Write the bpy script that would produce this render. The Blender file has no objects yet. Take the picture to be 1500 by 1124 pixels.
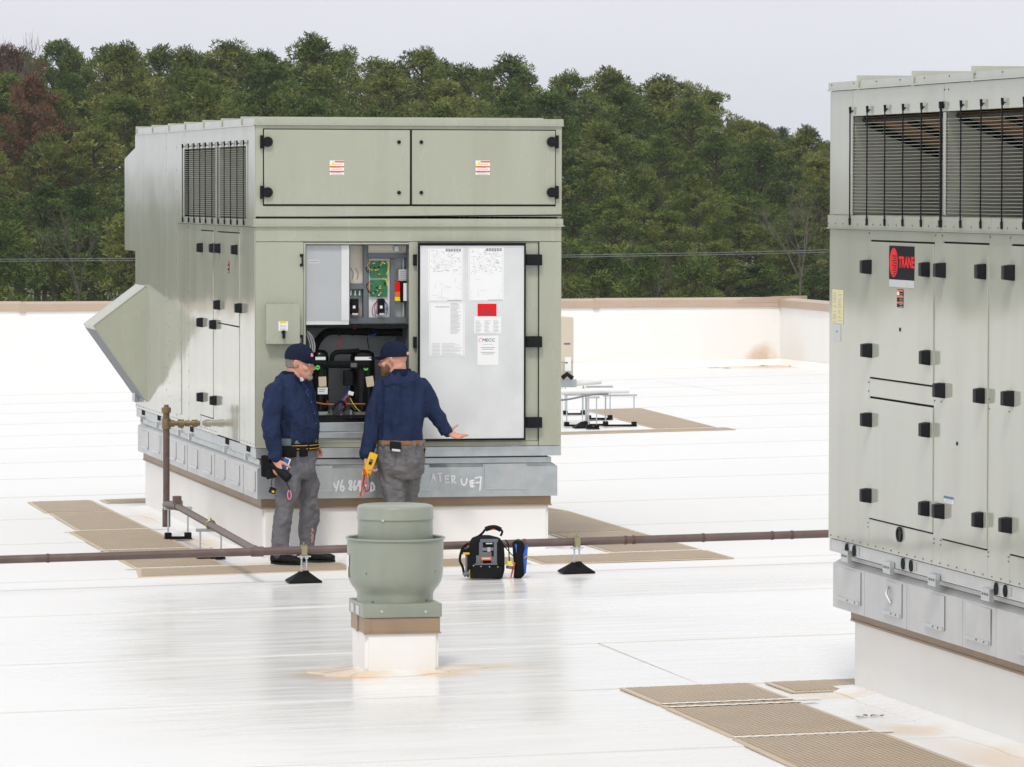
import bpy, bmesh, math, random
from math import sin, cos, pi, radians as rad, sqrt
from mathutils import Vector, Matrix, noise
random.seed(7)
SC = bpy.context.scene
COL = SC.collection
# ------------------------------------------------------------------ camera
FPX = 6900.0
YAW, PITCH, ROLL = -0.213508, 0.041155, 0.0018985
CAMP = Vector((-5.9597, -37.1395, 2.9837))
def cam_axes():
    f = Vector((-sin(YAW)*cos(PITCH), cos(YAW)*cos(PITCH), -sin(PITCH)))
    r = Vector((cos(YAW), sin(YAW), 0)); u = r.cross(f)
    c, s = cos(ROLL), sin(ROLL)
    return c*r+s*u, -s*r+c*u, f
CR, CU, CF = cam_axes()
cd = bpy.data.cameras.new('camera'); cam = bpy.data.objects.new('camera', cd); COL.objects.link(cam)
m = Matrix((CR, CU, -CF)).transposed().to_4x4(); m.translation = CAMP
cam.matrix_world = m
cd.sensor_width = 36; cd.lens = FPX*36/1500; cd.clip_start = .5; cd.clip_end = 3000
SC.camera = cam
# ------------------------------------------------------------------ world, sun, exposure
SUN_EL, SUN_AZ = rad(52), rad(200)          # azimuth measured from +Y clockwise
w = bpy.data.worlds.new('World'); SC.world = w; w.use_nodes = True
nt = w.node_tree; nt.nodes.clear()
out = nt.nodes.new('ShaderNodeOutputWorld'); bg = nt.nodes.new('ShaderNodeBackground')
sky = nt.nodes.new('ShaderNodeTexSky'); sky.sky_type = 'NISHITA'; sky.sun_disc = False
sky.sun_elevation = SUN_EL; sky.sun_rotation = SUN_AZ; sky.air_density = 1.0; sky.dust_density = 4.0; sky.ozone_density = 1
# overcast: the clear sky seen through a white cloud sheet, a little thinner and bluer in places
tc = nt.nodes.new('ShaderNodeTexCoord'); sp = nt.nodes.new('ShaderNodeSeparateXYZ')
nt.links.new(tc.outputs['Generated'], sp.inputs[0])
rmp = nt.nodes.new('ShaderNodeValToRGB'); rmp.color_ramp.elements[0].position = -0.0
rmp.color_ramp.elements[0].color = (7.35, 7.5, 8.25, 1); rmp.color_ramp.elements[1].position = .12
rmp.color_ramp.elements[1].color = (8.9, 9.0, 9.3, 1)
e = rmp.color_ramp.elements.new(.03); e.color = (8.0, 8.15, 8.7, 1)
nt.links.new(sp.outputs[2], rmp.inputs[0])
mp = nt.nodes.new('ShaderNodeMapping'); mp.inputs['Scale'].default_value = (4, 4, 16)
nt.links.new(tc.outputs['Generated'], mp.inputs[0])
nz = nt.nodes.new('ShaderNodeTexNoise'); nz.inputs['Scale'].default_value = 1.6; nz.inputs['Detail'].default_value = 3
nt.links.new(mp.outputs[0], nz.inputs['Vector'])
nr = nt.nodes.new('ShaderNodeMapRange'); nr.inputs['From Min'].default_value = .3; nr.inputs['From Max'].default_value = .7
nr.inputs['To Min'].default_value = .955; nr.inputs['To Max'].default_value = 1.045
nt.links.new(nz.outputs['Fac'], nr.inputs[0])
mul = nt.nodes.new('ShaderNodeVectorMath'); mul.operation = 'SCALE'
nt.links.new(rmp.outputs[0], mul.inputs[0]); nt.links.new(nr.outputs[0], mul.inputs['Scale'])
mx = nt.nodes.new('ShaderNodeMixRGB'); mx.inputs[0].default_value = .93
nt.links.new(sky.outputs[0], mx.inputs[1]); nt.links.new(mul.outputs[0], mx.inputs[2])
nt.links.new(mx.outputs[0], bg.inputs[0]); bg.inputs[1].default_value = .1
nt.links.new(bg.outputs[0], out.inputs[0])
sl = bpy.data.lights.new('sun', 'SUN'); sl.energy = 1.5; sl.angle = rad(10); sl.color = (1, .95, .87)
so = bpy.data.objects.new('sun', sl); COL.objects.link(so)
sd = Vector((sin(SUN_AZ)*cos(SUN_EL), cos(SUN_AZ)*cos(SUN_EL), sin(SUN_EL)))
so.rotation_euler = sd.to_track_quat('Z', 'Y').to_euler()
so.location = (0, 0, 30)
SC.view_settings.view_transform = 'Standard'; SC.view_settings.look = 'None'
SC.view_settings.exposure = 0.07; SC.view_settings.gamma = 1
SC.cycles.max_bounces = 7; SC.cycles.diffuse_bounces = 3; SC.cycles.glossy_bounces = 4
SC.cycles.sample_clamp_indirect = 4
# ------------------------------------------------------------------ measuring helpers (photo pixel -> point on a real plane)
def ray(px, py):
    return CF + CR*((px-750)/FPX) - CU*((py-562)/FPX)
def onp(px, py, ax, v):
    d = ray(px, py); t = (v-CAMP[ax])/d[ax]; return CAMP+d*t
def F(px, py, y=0.0):
    a = onp(px, py, 1, y); return a.x, a.z
def S(px, py, x=0.0):
    a = onp(px, py, 0, x); return a.y, a.z
def SY(px, x=0.0): return S(px, 400, x)[0]
def FX(px, y=0.0): return F(px, 400, y)[0]
def FZ(py, y=0.0, px=600): return F(px, py, y)[1]
def gz(x, y): return .018*x-.0048*y
def G(px, py):
    d = ray(px, py); t = (.018*CAMP.x-.0048*CAMP.y-CAMP.z)/(d.z-.018*d.x+.0048*d.y)
    return CAMP+d*t
# ------------------------------------------------------------------ materials
def M(name, col, rough=.5, metal=0, spec=.5, **k):
    m = bpy.data.materials.new(name); m.use_nodes = True
    nt = m.node_tree; p = nt.nodes['Principled BSDF']; L = nt.links.new
    p.inputs['Roughness'].default_value = rough; p.inputs['Metallic'].default_value = metal
    p.inputs['Specular IOR Level'].default_value = spec
    p.inputs['Base Color'].default_value = (*col, 1)
    tc = nt.nodes.new('ShaderNodeTexCoord')
    src = tc.outputs['Object']
    geo = nt.nodes.new('ShaderNodeNewGeometry')
    if k.get('world'): src = geo.outputs['Position']
    mp = nt.nodes.new('ShaderNodeMapping'); mp.inputs['Scale'].default_value = k.get('scale', (1, 1, 1)); L(src, mp.inputs[0])
    if k.get('var'):
        n = nt.nodes.new('ShaderNodeTexNoise'); n.inputs['Scale'].default_value = k.get('ns', 3); n.inputs['Detail'].default_value = 5
        n.inputs['Roughness'].default_value = .6
        L(mp.outputs[0], n.inputs['Vector'])
        r = nt.nodes.new('ShaderNodeMapRange'); v = k['var']
        r.inputs['From Min'].default_value = .3; r.inputs['From Max'].default_value = .7
        r.inputs['To Min'].default_value = 1-v; r.inputs['To Max'].default_value = 1+v; L(n.outputs['Fac'], r.inputs[0])
        mu = nt.nodes.new('ShaderNodeVectorMath'); mu.operation = 'SCALE'; mu.inputs[0].default_value = col
        L(r.outputs[0], mu.inputs['Scale']); L(mu.outputs[0], p.inputs['Base Color'])
        last = mu.outputs[0]
        if k.get('dirt'):
            dc, amt, dsc = k['dirt']
            mp2 = nt.nodes.new('ShaderNodeMapping'); mp2.inputs['Scale'].default_value = dsc; L(geo.outputs['Position'], mp2.inputs[0])
            n2 = nt.nodes.new('ShaderNodeTexNoise'); n2.inputs['Scale'].default_value = 1; n2.inputs['Detail'].default_value = 6; L(mp2.outputs[0], n2.inputs['Vector'])
            r2 = nt.nodes.new('ShaderNodeMapRange'); r2.inputs['From Min'].default_value = .48; r2.inputs['From Max'].default_value = .75
            r2.inputs['To Max'].default_value = amt; L(n2.outputs['Fac'], r2.inputs[0])
            mi = nt.nodes.new('ShaderNodeMixRGB'); mi.inputs[2].default_value = (*dc, 1)
            L(r2.outputs[0], mi.inputs[0]); L(last, mi.inputs[1]); L(mi.outputs[0], p.inputs['Base Color'])
        if k.get('rvar'):
            r3 = nt.nodes.new('ShaderNodeMapRange'); r3.inputs['From Min'].default_value = .3; r3.inputs['From Max'].default_value = .7
            r3.inputs['To Min'].default_value = rough-k['rvar']; r3.inputs['To Max'].default_value = rough+k['rvar']
            L(n.outputs['Fac'], r3.inputs[0]); L(r3.outputs[0], p.inputs['Roughness'])
    if k.get('bump'):
        bs, bd = k['bump'][:2]
        n = nt.nodes.new('ShaderNodeTexNoise'); n.inputs['Scale'].default_value = bs; n.inputs['Detail'].default_value = k.get('bdet', 2)
        mb = nt.nodes.new('ShaderNodeMapping'); mb.inputs['Scale'].default_value = k['bump'][2] if len(k['bump']) > 2 else (1, 1, 1)
        L(geo.outputs['Position'] if k.get('bworld') else src, mb.inputs[0]); L(mb.outputs[0], n.inputs['Vector'])
        b = nt.nodes.new('ShaderNodeBump'); b.inputs['Strength'].default_value = 1; b.inputs['Distance'].default_value = bd
        L(n.outputs['Fac'], b.inputs['Height']); L(b.outputs[0], p.inputs['Normal'])
    return m
PAINT = (.40, .417, .338)
mat = {}
mat['paint'] = M('tan_green_paint', PAINT, .26, spec=.5, var=.035, ns=1.2, scale=(2, 2, .5), dirt=((.30, .29, .22), .35, (3.5, 3.5, .35)), rvar=.06, bump=(1.1, .012, (1, 1, .8)), bworld=True)
mat['paint_side'] = M('side_sheen_green_paint', (.45, .463, .40), .085, spec=.85, var=.03, ns=1.2, scale=(2, 2, .5), dirt=((.30, .29, .24), .3, (3.0, 3.0, .25)), rvar=.02, bump=(1.0, .010, (1, 1, .7)), bworld=True)  # same cabinet paint, base made paler to carry the side faces' grazing sheen
mat['paint_fan'] = M('fan_green_paint', (.285, .312, .262), .32, spec=.4, var=.05, ns=3, rvar=.05, dirt=((.2, .2, .15), .3, (6, 6, 1.5)))
mat['gap'] = M('dark_gap', (.018, .019, .016), .8, spec=.1)
mat['gasket'] = M('black_gasket', (.009, .009, .011), .6, spec=.15)
mat['plastic'] = M('black_plastic', (.009, .010, .012), .45, spec=.16, var=.2, ns=20)
mat['galv'] = M('galvanised_steel', (.50, .54, .56), .36, metal=.75, var=.10, ns=9, rvar=.10, dirt=((.62, .62, .60), .5, (4, 4, .8)), bump=(2.5, .01), bworld=True)
mat['galv_old'] = M('weathered_galvanised_steel', (.58, .59, .60), .42, metal=.30, var=.10, ns=5, rvar=.10, dirt=((.66, .65, .62), .6, (4, 4, 1.0)), bump=(2.5, .01), bworld=True)
mat['zinc'] = M('zinc_plate', (.60, .62, .62), .3, metal=.8)
mat['inner_door'] = M('bare_galvanised_inner_door', (.70, .72, .73), .34, metal=.15, var=.05, ns=2, dirt=((.42, .44, .45), .4, (2, 2, 1.5)), rvar=.08)
mat['brown'] = M('tan_brown_flashing', (.33, .235, .155), .45, var=.06, ns=5, dirt=((.22, .16, .11), .4, (3, 3, 3)))
mat['cap_brown'] = M('pinkish_tan_coping', (.47, .365, .28), .45, var=.05, ns=2, dirt=((.38, .28, .2), .35, (1, 1, 3)))
mat['curb_white'] = M('white_membrane_wall', (.86, .855, .84), .42, var=.02, ns=2, dirt=((.76, .70, .60), .20, (1.2, 1.2, .8)), bump=(3, .01), bworld=True)
mat['pad_weld'] = M('pad_weld_white', (.80, .76, .68), .5, var=.05, ns=8)
mat['rust_pipe'] = M('brown_gas_pipe', (.115, .075, .066), .42, var=.15, ns=4, scale=(1, 3, 3), dirt=((.17, .13, .11), .5, (9, 9, 9)))
mat['brass'] = M('old_brass_fitting', (.22, .16, .08), .4, metal=.6, var=.2, ns=15)
mat['rubber'] = M('black_rubber', (.008, .008, .009), .6, spec=.14, var=.2, ns=10)
mat['white_pipe'] = M('white_pipe_jacket', (.80, .80, .79), .4)
mat['beige'] = M('beige_cabinet_paint', (.60, .535, .43), .45, var=.03)
mat['navy'] = M('navy_shirt_cloth', (.012, .023, .064), .8, spec=.2, var=.22, ns=6, bump=(11, .03, (1, 1, .7)), bdet=3)
mat['capnavy'] = M('navy_cap_cloth', (.009, .014, .034), .8, spec=.12, var=.15, ns=30, bump=(120, .002))
mat['grey'] = M('grey_work_trouser_cloth', (.15, .15, .165), .85, spec=.25, var=.12, ns=9, bump=(12, .022), bdet=3)
mat['grey2'] = M('worn_grey_trouser_cloth', (.15, .148, .158), .85, spec=.25, var=.16, ns=7, bump=(12, .022, (1, 1, 1.6)), bdet=3, dirt=((.17, .15, .13), .5, (6, 6, 6)))
mat['skin'] = M('skin', (.60, .30, .21), .5, var=.10, ns=14, bump=(90, .0015))
mat['skin'].node_tree.nodes['Principled BSDF'].inputs['Subsurface Weight'].default_value = .12
mat['skin'].node_tree.nodes['Principled BSDF'].inputs['Subsurface Scale'].default_value = .01
mat['hair'] = M('short_grey_hair', (.22, .18, .15), .8, var=.25, ns=80)
mat['goatee'] = M('grey_goatee', (.30, .26, .22), .8, var=.25, ns=90, bump=(150, .004))
mat['beard'] = M('ginger_brown_beard', (.17, .085, .04), .85, var=.35, ns=90, bump=(150, .005))
mat['leather'] = M('tan_leather_belt', (.26, .125, .05), .5, var=.15, ns=20)
mat['blackcloth'] = M('black_webbing', (.009, .009, .010), .8, spec=.12, var=.2, ns=40, bump=(120, .002))
mat['boot'] = M('black_boot_leather', (.008, .008, .009), .45, spec=.2, var=.2, ns=30, bump=(40, .003))
mat['yellow'] = M('yellow_plastic', (.75, .42, .01), .45)
mat['brightyellow'] = M('bright_yellow_plastic', (.85, .70, .0), .4)
mat['orange'] = M('orange_plastic', (.75, .13, .01), .45)
mat['red'] = M('red_print', (.78, .008, .008), .5, spec=.15)
mat['blue'] = M('blue_nylon', (.02, .11, .5), .7, bump=(100, .002))
mat['bluecover'] = M('blue_cover', (.02, .13, .38), .4)
mat['pink'] = M('pink_plastic', (.8, .25, .38), .5)
mat['paper'] = M('white_paper', (.82, .83, .84), .6)
mat['silver'] = M('silver_label', (.58, .6, .62), .35, metal=.3)
mat['tanlabel'] = M('tan_label', (.62, .53, .38), .6, var=.1, ns=40)
mat['notepaper'] = M('yellowed_label', (.72, .66, .38), .6)
mat['ink'] = M('grey_ink', (.30, .31, .34), .7)
mat['darkink'] = M('dark_ink', (.05, .06, .10), .7)
mat['chalk'] = M('white_marker', (.80, .82, .84), .8)
mat['blackpaint'] = M('black_enamel', (.005, .005, .006), .25, spec=.22, var=.2, ns=8, bump=(6, .004))
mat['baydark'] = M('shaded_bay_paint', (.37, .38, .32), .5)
mat['foam'] = M('black_pipe_foam', (.007, .007, .008), .75, spec=.12, bump=(30, .008))
mat['steelgrey'] = M('dark_grey_channel', (.13, .15, .165), .5, metal=.2)
mat['greypanel'] = M('light_grey_liner', (.46, .48, .50), .45, metal=.3, var=.05, ns=2)
mat['compback'] = M('bay_back_liner', (.30, .32, .33), .45, metal=.4, var=.08, ns=2)
mat['cream'] = M('cream_cover', (.66, .62, .52), .5)
mat['copper'] = M('copper_tube', (.38, .15, .07), .4, metal=.9)
mat['green'] = M('green_circuit_board', (.02, .16, .06), .4, var=.3, ns=60)
mat['limegreen'] = M('lime_green_disc', (.10, .80, .08), .5)
mat['coil'] = M('condenser_coil_fins', (.50, .27, .12), .5, metal=.4, var=.15, ns=4, dirt=((.10, .07, .04), .5, (4, 4, 4)))
mat['wire_grey'] = M('grey_coated_wire', (.25, .26, .22), .5)
mat['cablegrey'] = M('grey_cable', (.18, .19, .2), .5)
mat['powerline'] = M('aluminium_power_line', (.22, .24, .24), .5)
mat['trunk'] = M('pine_bark', (.085, .062, .048), .9, var=.3, ns=4, world=True)
mat['bare'] = M('bare_grey_branch', (.115, .10, .085), .9, var=.2, ns=4, world=True)
mat['grass'] = M('field_grass', (.07, .085, .035), .95, var=.3, ns=.05, world=True)
mat['gravel'] = M('wall_masonry', (.45, .42, .38), .8, var=.1, ns=2)
mat['debris'] = M('dark_leaf_debris', (.10, .075, .05), .9)
def foliage(name, c1, c2, c3):
    m = bpy.data.materials.new(name); m.use_nodes = True; nt = m.node_tree; L = nt.links.new
    p = nt.nodes['Principled BSDF']; p.inputs['Roughness'].default_value = .65; p.inputs['Specular IOR Level'].default_value = .25
    geo = nt.nodes.new('ShaderNodeNewGeometry'); oi = nt.nodes.new('ShaderNodeObjectInfo')
    n = nt.nodes.new('ShaderNodeTexNoise'); n.inputs['Scale'].default_value = .55; n.inputs['Detail'].default_value = 4; L(geo.outputs['Position'], n.inputs['Vector'])
    a = nt.nodes.new('ShaderNodeMath'); a.operation = 'MULTIPLY_ADD'; a.inputs[1].default_value = .45; L(oi.outputs['Random'], a.inputs[0])
    s = nt.nodes.new('ShaderNodeMath'); s.operation = 'MULTIPLY'; s.inputs[1].default_value = .75; L(n.outputs['Fac'], s.inputs[0]); L(s.outputs[0], a.inputs[2])
    r = nt.nodes.new('ShaderNodeValToRGB'); e = r.color_ramp.elements; e[0].position = .2; e[0].color = (*c1, 1); e[1].position = .85; e[1].color = (*c3, 1)
    q = e.new(.5); q.color = (*c2, 1); L(a.outputs[0], r.inputs[0])
    rp = nt.nodes.new('ShaderNodeMapRange'); rp.inputs['To Min'].default_value = .7; rp.inputs['To Max'].default_value = 1.4; L(geo.outputs['Random Per Island'], rp.inputs[0])
    v = nt.nodes.new('ShaderNodeVectorMath'); v.operation = 'SCALE'; L(r.outputs[0], v.inputs[0]); L(rp.outputs[0], v.inputs['Scale'])
    L(v.outputs[0], p.inputs['Base Color'])
    tr = nt.nodes.new('ShaderNodeBsdfTranslucent'); L(v.outputs[0], tr.inputs[0])
    ms = nt.nodes.new('ShaderNodeMixShader'); ms.inputs[0].default_value = .22
    L(p.outputs[0], ms.inputs[1]); L(tr.outputs[0], ms.inputs[2]); L(ms.outputs[0], nt.nodes['Material Output'].inputs[0])
    return m
mat['needles'] = foliage('pine_needles', (.030, .066, .020), (.078, .128, .030), (.185, .205, .050))
mat['needles_light'] = foliage('light_pine_needles', (.064, .115, .030), (.13, .180, .042), (.24, .25, .065))
mat['needles_dark'] = foliage('dark_pine_needles', (.018, .042, .014), (.04, .072, .02), (.08, .10, .03))
mat['needles_far'] = foliage('far_pine_needles', (.035, .055, .025), (.05, .07, .03), (.07, .09, .035))
mat['brown_leaf'] = foliage('rusty_foliage', (.09, .06, .03), (.16, .085, .05), (.21, .12, .075))

def roof_material():
    m = bpy.data.materials.new('white_roof_membrane'); m.use_nodes = True; nt = m.node_tree; L = nt.links.new; N = nt.nodes.new
    p = nt.nodes['Principled BSDF']; geo = N('ShaderNodeNewGeometry'); P = geo.outputs['Position']
    def noise_(scale, detail=4, sc=(1, 1, 1), dist=0):
        mp = N('ShaderNodeMapping'); mp.inputs['Scale'].default_value = sc; L(P, mp.inputs[0])
        n = N('ShaderNodeTexNoise'); n.inputs['Scale'].default_value = scale; n.inputs['Detail'].default_value = detail; n.inputs['Distortion'].default_value = dist
        L(mp.outputs[0], n.inputs['Vector']); return n.outputs['Fac']
    def mr(s, a, b, c, d):
        r = N('ShaderNodeMapRange'); r.inputs[1].default_value = a; r.inputs[2].default_value = b; r.inputs[3].default_value = c; r.inputs[4].default_value = d
        L(s, r.inputs[0]); return r.outputs[0]
    def mix(f, a, b):
        x = N('ShaderNodeMixRGB')
        if hasattr(f, 'links'): L(f, x.inputs[0])
        else: x.inputs[0].default_value = f
        if hasattr(a, 'links'): L(a, x.inputs[1])
        else: x.inputs[1].default_value = (*a, 1)
        if hasattr(b, 'links'): L(b, x.inputs[2])
        else: x.inputs[2].default_value = (*b, 1)
        return x.outputs[0]
    def math_(op, a, b):
        x = N('ShaderNodeMath'); x.operation = op
        for i, q in ((0, a), (1, b)):
            if hasattr(q, 'links'): L(q, x.inputs[i])
            else: x.inputs[i].default_value = q
        return x.outputs[0]
    base = mix(mr(noise_(.35, 5), .35, .7, 0, 1), (.79, .79, .79), (.815, .81, .80))
    # wet, dirty ponding area in front of the unit: a broad uneven patch, grey reflection streaks painted into its colour
    def spot(x, y, rx, ry, wob=.5, inner=.55):
        mp = N('ShaderNodeMapping'); mp.vector_type = 'POINT'
        mp.inputs['Location'].default_value = (-x/rx, -y/ry, 0); mp.inputs['Scale'].default_value = (1/rx, 1/ry, 0); L(P, mp.inputs[0])
        ln = N('ShaderNodeVectorMath'); ln.operation = 'LENGTH'; L(mp.outputs[0], ln.inputs[0])
        w_ = math_('ADD', ln.outputs['Value'], mr(noise_(.9/min(rx, ry), 5), 0, 1, -wob, wob))
        return mr(w_, inner, 1.0, 1, 0)
    wet = spot(.1, -8.0, 3.4, 8.0, .55, .45)
    wet2 = math_('MAXIMUM', wet, spot(1.2, -3.4, 3.5, 1.6, .4))
    refl_streak = noise_(1.0, 6, (.9, 7.5, 1), .6)
    base = mix(math_('MULTIPLY', wet2, mr(refl_streak, .40, .68, .0, .34)), base, (.66, .66, .67))
    warm = noise_(.5, 4, (1, 1.5, 1))
    base = mix(math_('MULTIPLY', wet2, mr(warm, .4, .65, 0, .35)), base, (.74, .72, .66))
    flecks = mr(noise_(9, 3, (.35, 1.6, 1)), .69, .72, 0, 1)
    base = mix(math_('MULTIPLY', flecks, .25), base, (.45, .44, .42))
    # peach-coloured ponding stains round the curbs and the drain corner
    for (x, y, rx, ry, a) in [(-.95, -8.95, .30, .55, .55), (-.78, -9.16, .22, .14, .75), (-.30, -9.16, .24, .2, .75), (-.02, -8.85, .45, .28, .5),
                              (.05, -.22, .35, .25, .55), (1.5, -.10, .9, .2, .35), (2.6, 1.0, .3, .9, .45), (-.12, 2.2, .18, .8, .5), (-.12, 5.6, .16, .9, .35),
                              (1.50, -11.25, .35, .22, .6), (1.45, -13.0, .22, .35, .6), (1.50, -14.6, .25, 1.2, .5), (14.6, 37.6, .9, 1.0, .8), (13.2, 37.9, 2.0, .4, .3),
                              (0.6, 36.8, .5, .6, .5)]:
        st = spot(x, y, rx, ry, .55, .35)
        ring = math_('MULTIPLY', st, a)
        base = mix(ring, base, (.72, .53, .34))
    L(base, p.inputs['Base Color'])
    rgh = math_('SUBTRACT', mr(noise_(2.2, 4, (.6, 3, 1)), .3, .7, .38, .52), math_('MULTIPLY', wet2, .25))
    L(rgh, p.inputs['Roughness'])
    p.inputs['IOR'].default_value = 1.33
    p.inputs['Specular IOR Level'].default_value = .36
    b = N('ShaderNodeBump'); b.inputs['Distance'].default_value = .004; b.inputs['Strength'].default_value = .55
    L(noise_(3.5, 4, (.6, 2.6, 1)), b.inputs['Height']); L(b.outputs[0], p.inputs['Normal'])
    return m
mat['roof'] = roof_material()
def pad_material():
    m = M('tan_walkway_rib', (.47, .37, .26), .6, var=.07, ns=2.5, world=True, dirt=((.47, .38, .27), .5, (1.3, 1.3, 1)))
    nt = m.node_tree; L = nt.links.new; p = nt.nodes['Principled BSDF']
    geo = nt.nodes.new('ShaderNodeNewGeometry'); sx = nt.nodes.new('ShaderNodeSeparateXYZ'); L(geo.outputs['Position'], sx.inputs[0])
    a = nt.nodes.new('ShaderNodeMath'); a.operation = 'MULTIPLY'; a.inputs[1].default_value = 2*pi/.030; L(sx.outputs[0], a.inputs[0])
    s = nt.nodes.new('ShaderNodeMath'); s.operation = 'SINE'; L(a.outputs[0], s.inputs[0])
    r = nt.nodes.new('ShaderNodeMapRange'); r.inputs[1].default_value = -.7; r.inputs[2].default_value = .2; r.inputs[3].default_value = .80; r.inputs[4].default_value = 1.03; L(s.outputs[0], r.inputs[0])
    v = nt.nodes.new('ShaderNodeVectorMath'); v.operation = 'SCALE'
    old = p.inputs['Base Color'].links[0].from_socket; L(old, v.inputs[0]); L(r.outputs[0], v.inputs['Scale']); L(v.outputs[0], p.inputs['Base Color'])
    b = nt.nodes.new('ShaderNodeBump'); b.inputs['Distance'].default_value = .004; L(s.outputs[0], b.inputs['Height']); L(b.outputs[0], p.inputs['Normal'])
    return m
mat['pad'] = pad_material()
mat['pad_edge'] = M('tan_walkway_edge', (.55, .45, .33), .55, var=.05, ns=3)
# ------------------------------------------------------------------ object helpers
WL = {}
def tag(o, label=None, cat=None, group=None, kind=None):
    if label: o['label'] = label
    if cat: o['category'] = cat
    if group: o['group'] = group
    if kind: o['kind'] = kind
    return o
def empty(name, loc, label, cat, group=None, rz=0):
    o = bpy.data.objects.new(name, None); COL.objects.link(o); o.location = loc; o.rotation_euler = (0, 0, rz)
    o.empty_display_size = .2
    WL[o] = Vector(loc) if not rz else Vector((0, 0, 0))
    return tag(o, label, cat, group)
def smoothable(me, ang=40):
    for p in me.polygons: p.use_smooth = True
    me.set_sharp_from_angle(angle=rad(ang))
def obj(name, bm, mt, parent=None, smooth=True, kind=None, label=None, cat=None, group=None, ang=40):
    vs = bm.verts
    if len(vs):
        lo = [min(v.co[i] for v in vs) for i in range(3)]; hi = [max(v.co[i] for v in vs) for i in range(3)]
        c = Vector([(lo[i]+hi[i])/2 for i in range(3)])
        if parent is None: c.z = lo[2]
    else: c = Vector((0, 0, 0))
    bmesh.ops.translate(bm, verts=bm.verts[:], vec=-c)
    me = bpy.data.meshes.new(name); bm.to_mesh(me); bm.free()
    mts = mt if isinstance(mt, (list, tuple)) else [mt]
    for x in mts: me.materials.append(mat[x] if isinstance(x, str) else x)
    if smooth: smoothable(me, ang)
    o = bpy.data.objects.new(name, me); COL.objects.link(o)
    WL[o] = c
    if parent: o.parent = parent; o.location = c-WL[parent]
    else: o.location = c
    return tag(o, label, cat, group, kind)
def dup(o, parent, wpos=None, off=None, name=None):
    """copy a part (with its own children); wpos: world place of its centre, off: shift"""
    c = o.copy(); COL.objects.link(c); c.parent = parent
    wl = Vector(wpos) if wpos is not None else WL[o]+Vector(off)
    WL[c] = wl; c.location = wl-(WL[parent] if parent else Vector((0, 0, 0)))
    for ch in [k for k in list(o.children)]:
        d = ch.copy(); COL.objects.link(d); d.parent = c
    return c
def box(bm, x0, x1, y0, y1, z0, z1, mi=0):
    if x0 > x1: x0, x1 = x1, x0
    if y0 > y1: y0, y1 = y1, y0
    if z0 > z1: z0, z1 = z1, z0
    v = [bm.verts.new(p) for p in ((x0, y0, z0), (x1, y0, z0), (x1, y1, z0), (x0, y1, z0), (x0, y0, z1), (x1, y0, z1), (x1, y1, z1), (x0, y1, z1))]
    for f in ((3, 2, 1, 0), (4, 5, 6, 7), (0, 1, 5, 4), (1, 2, 6, 5), (2, 3, 7, 6), (3, 0, 4, 7)):
        bm.faces.new([v[i] for i in f]).material_index = mi
    return v
def bevel(bm, w=.003, seg=1):
    bmesh.ops.bevel(bm, geom=bm.edges[:], offset=w, segments=seg, affect='EDGES', profile=.6)
def bx(name, x0, x1, y0, y1, z0, z1, mt, parent=None, bv=0, **k):
    bm = bmesh.new(); box(bm, x0, x1, y0, y1, z0, z1)
    if bv: bevel(bm, bv)
    return obj(name, bm, mt, parent, **k)
def frame_for(d):
    d = d.normalized(); a = Vector((0, 0, 1)) if abs(d.z) < .9 else Vector((1, 0, 0))
    x = a.cross(d).normalized(); return x, d.cross(x).normalized()
def tube(bm, pts, r, n=8, cap=True, mi=0):
    pts = [Vector(p) for p in pts]; rs = r if isinstance(r, (list, tuple)) else [r]*len(pts)
    rings = []; x = None
    for i, p in enumerate(pts):
        d = (pts[min(i+1, len(pts)-1)]-pts[max(i-1, 0)]).normalized()
        if x is None: x, y = frame_for(d)
        else:
            x = (x-d*x.dot(d))
            x = x.normalized() if x.length > 1e-5 else frame_for(d)[0]
            y = d.cross(x)
        rings.append([bm.verts.new(p+(x*cos(2*pi*k/n)+y*sin(2*pi*k/n))*rs[i]) for k in range(n)])
    for a, b in zip(rings, rings[1:]):
        for k in range(n): bm.faces.new((a[k], a[(k+1) % n], b[(k+1) % n], b[k])).material_index = mi
    if cap:
        bm.faces.new(rings[0][::-1]).material_index = mi; bm.faces.new(rings[-1]).material_index = mi
def curve_pts(ctrl, n=6):
    P = [Vector(c) for c in ctrl]; P = [P[0]*2-P[1]]+P+[P[-1]*2-P[-2]]; o = []
    for i in range(1, len(P)-2):
        for k in range(n):
            t = k/n; a, b, c, d = P[i-1:i+3]
            o.append(.5*((2*b)+(-a+c)*t+(2*a-5*b+4*c-d)*t*t+(-a+3*b-3*c+d)*t**3))
    o.append(P[-2]); return o
def lathe(bm, cx, cy, prof, n=48, mi=0):
    rings = []
    for r, z in prof:
        if r < 1e-4: rings.append([bm.verts.new((cx, cy, z))])
        else: rings.append([bm.verts.new((cx+r*cos(2*pi*k/n), cy+r*sin(2*pi*k/n), z)) for k in range(n)])
    for a, b in zip(rings, rings[1:]):
        for k in range(n):
            q = (k+1) % n
            if len(a) == 1 and len(b) == 1: continue
            if len(a) == 1: f = (a[0], b[q], b[k])
            elif len(b) == 1: f = (a[k], a[q], b[0])
            else: f = (a[k], a[q], b[q], b[k])
            bm.faces.new(f).material_index = mi
def cyl_y(bm, x, z, r, y0, y1, n=16):
    tube(bm, [(x, y0, z), (x, y1, z)], r, n)
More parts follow.
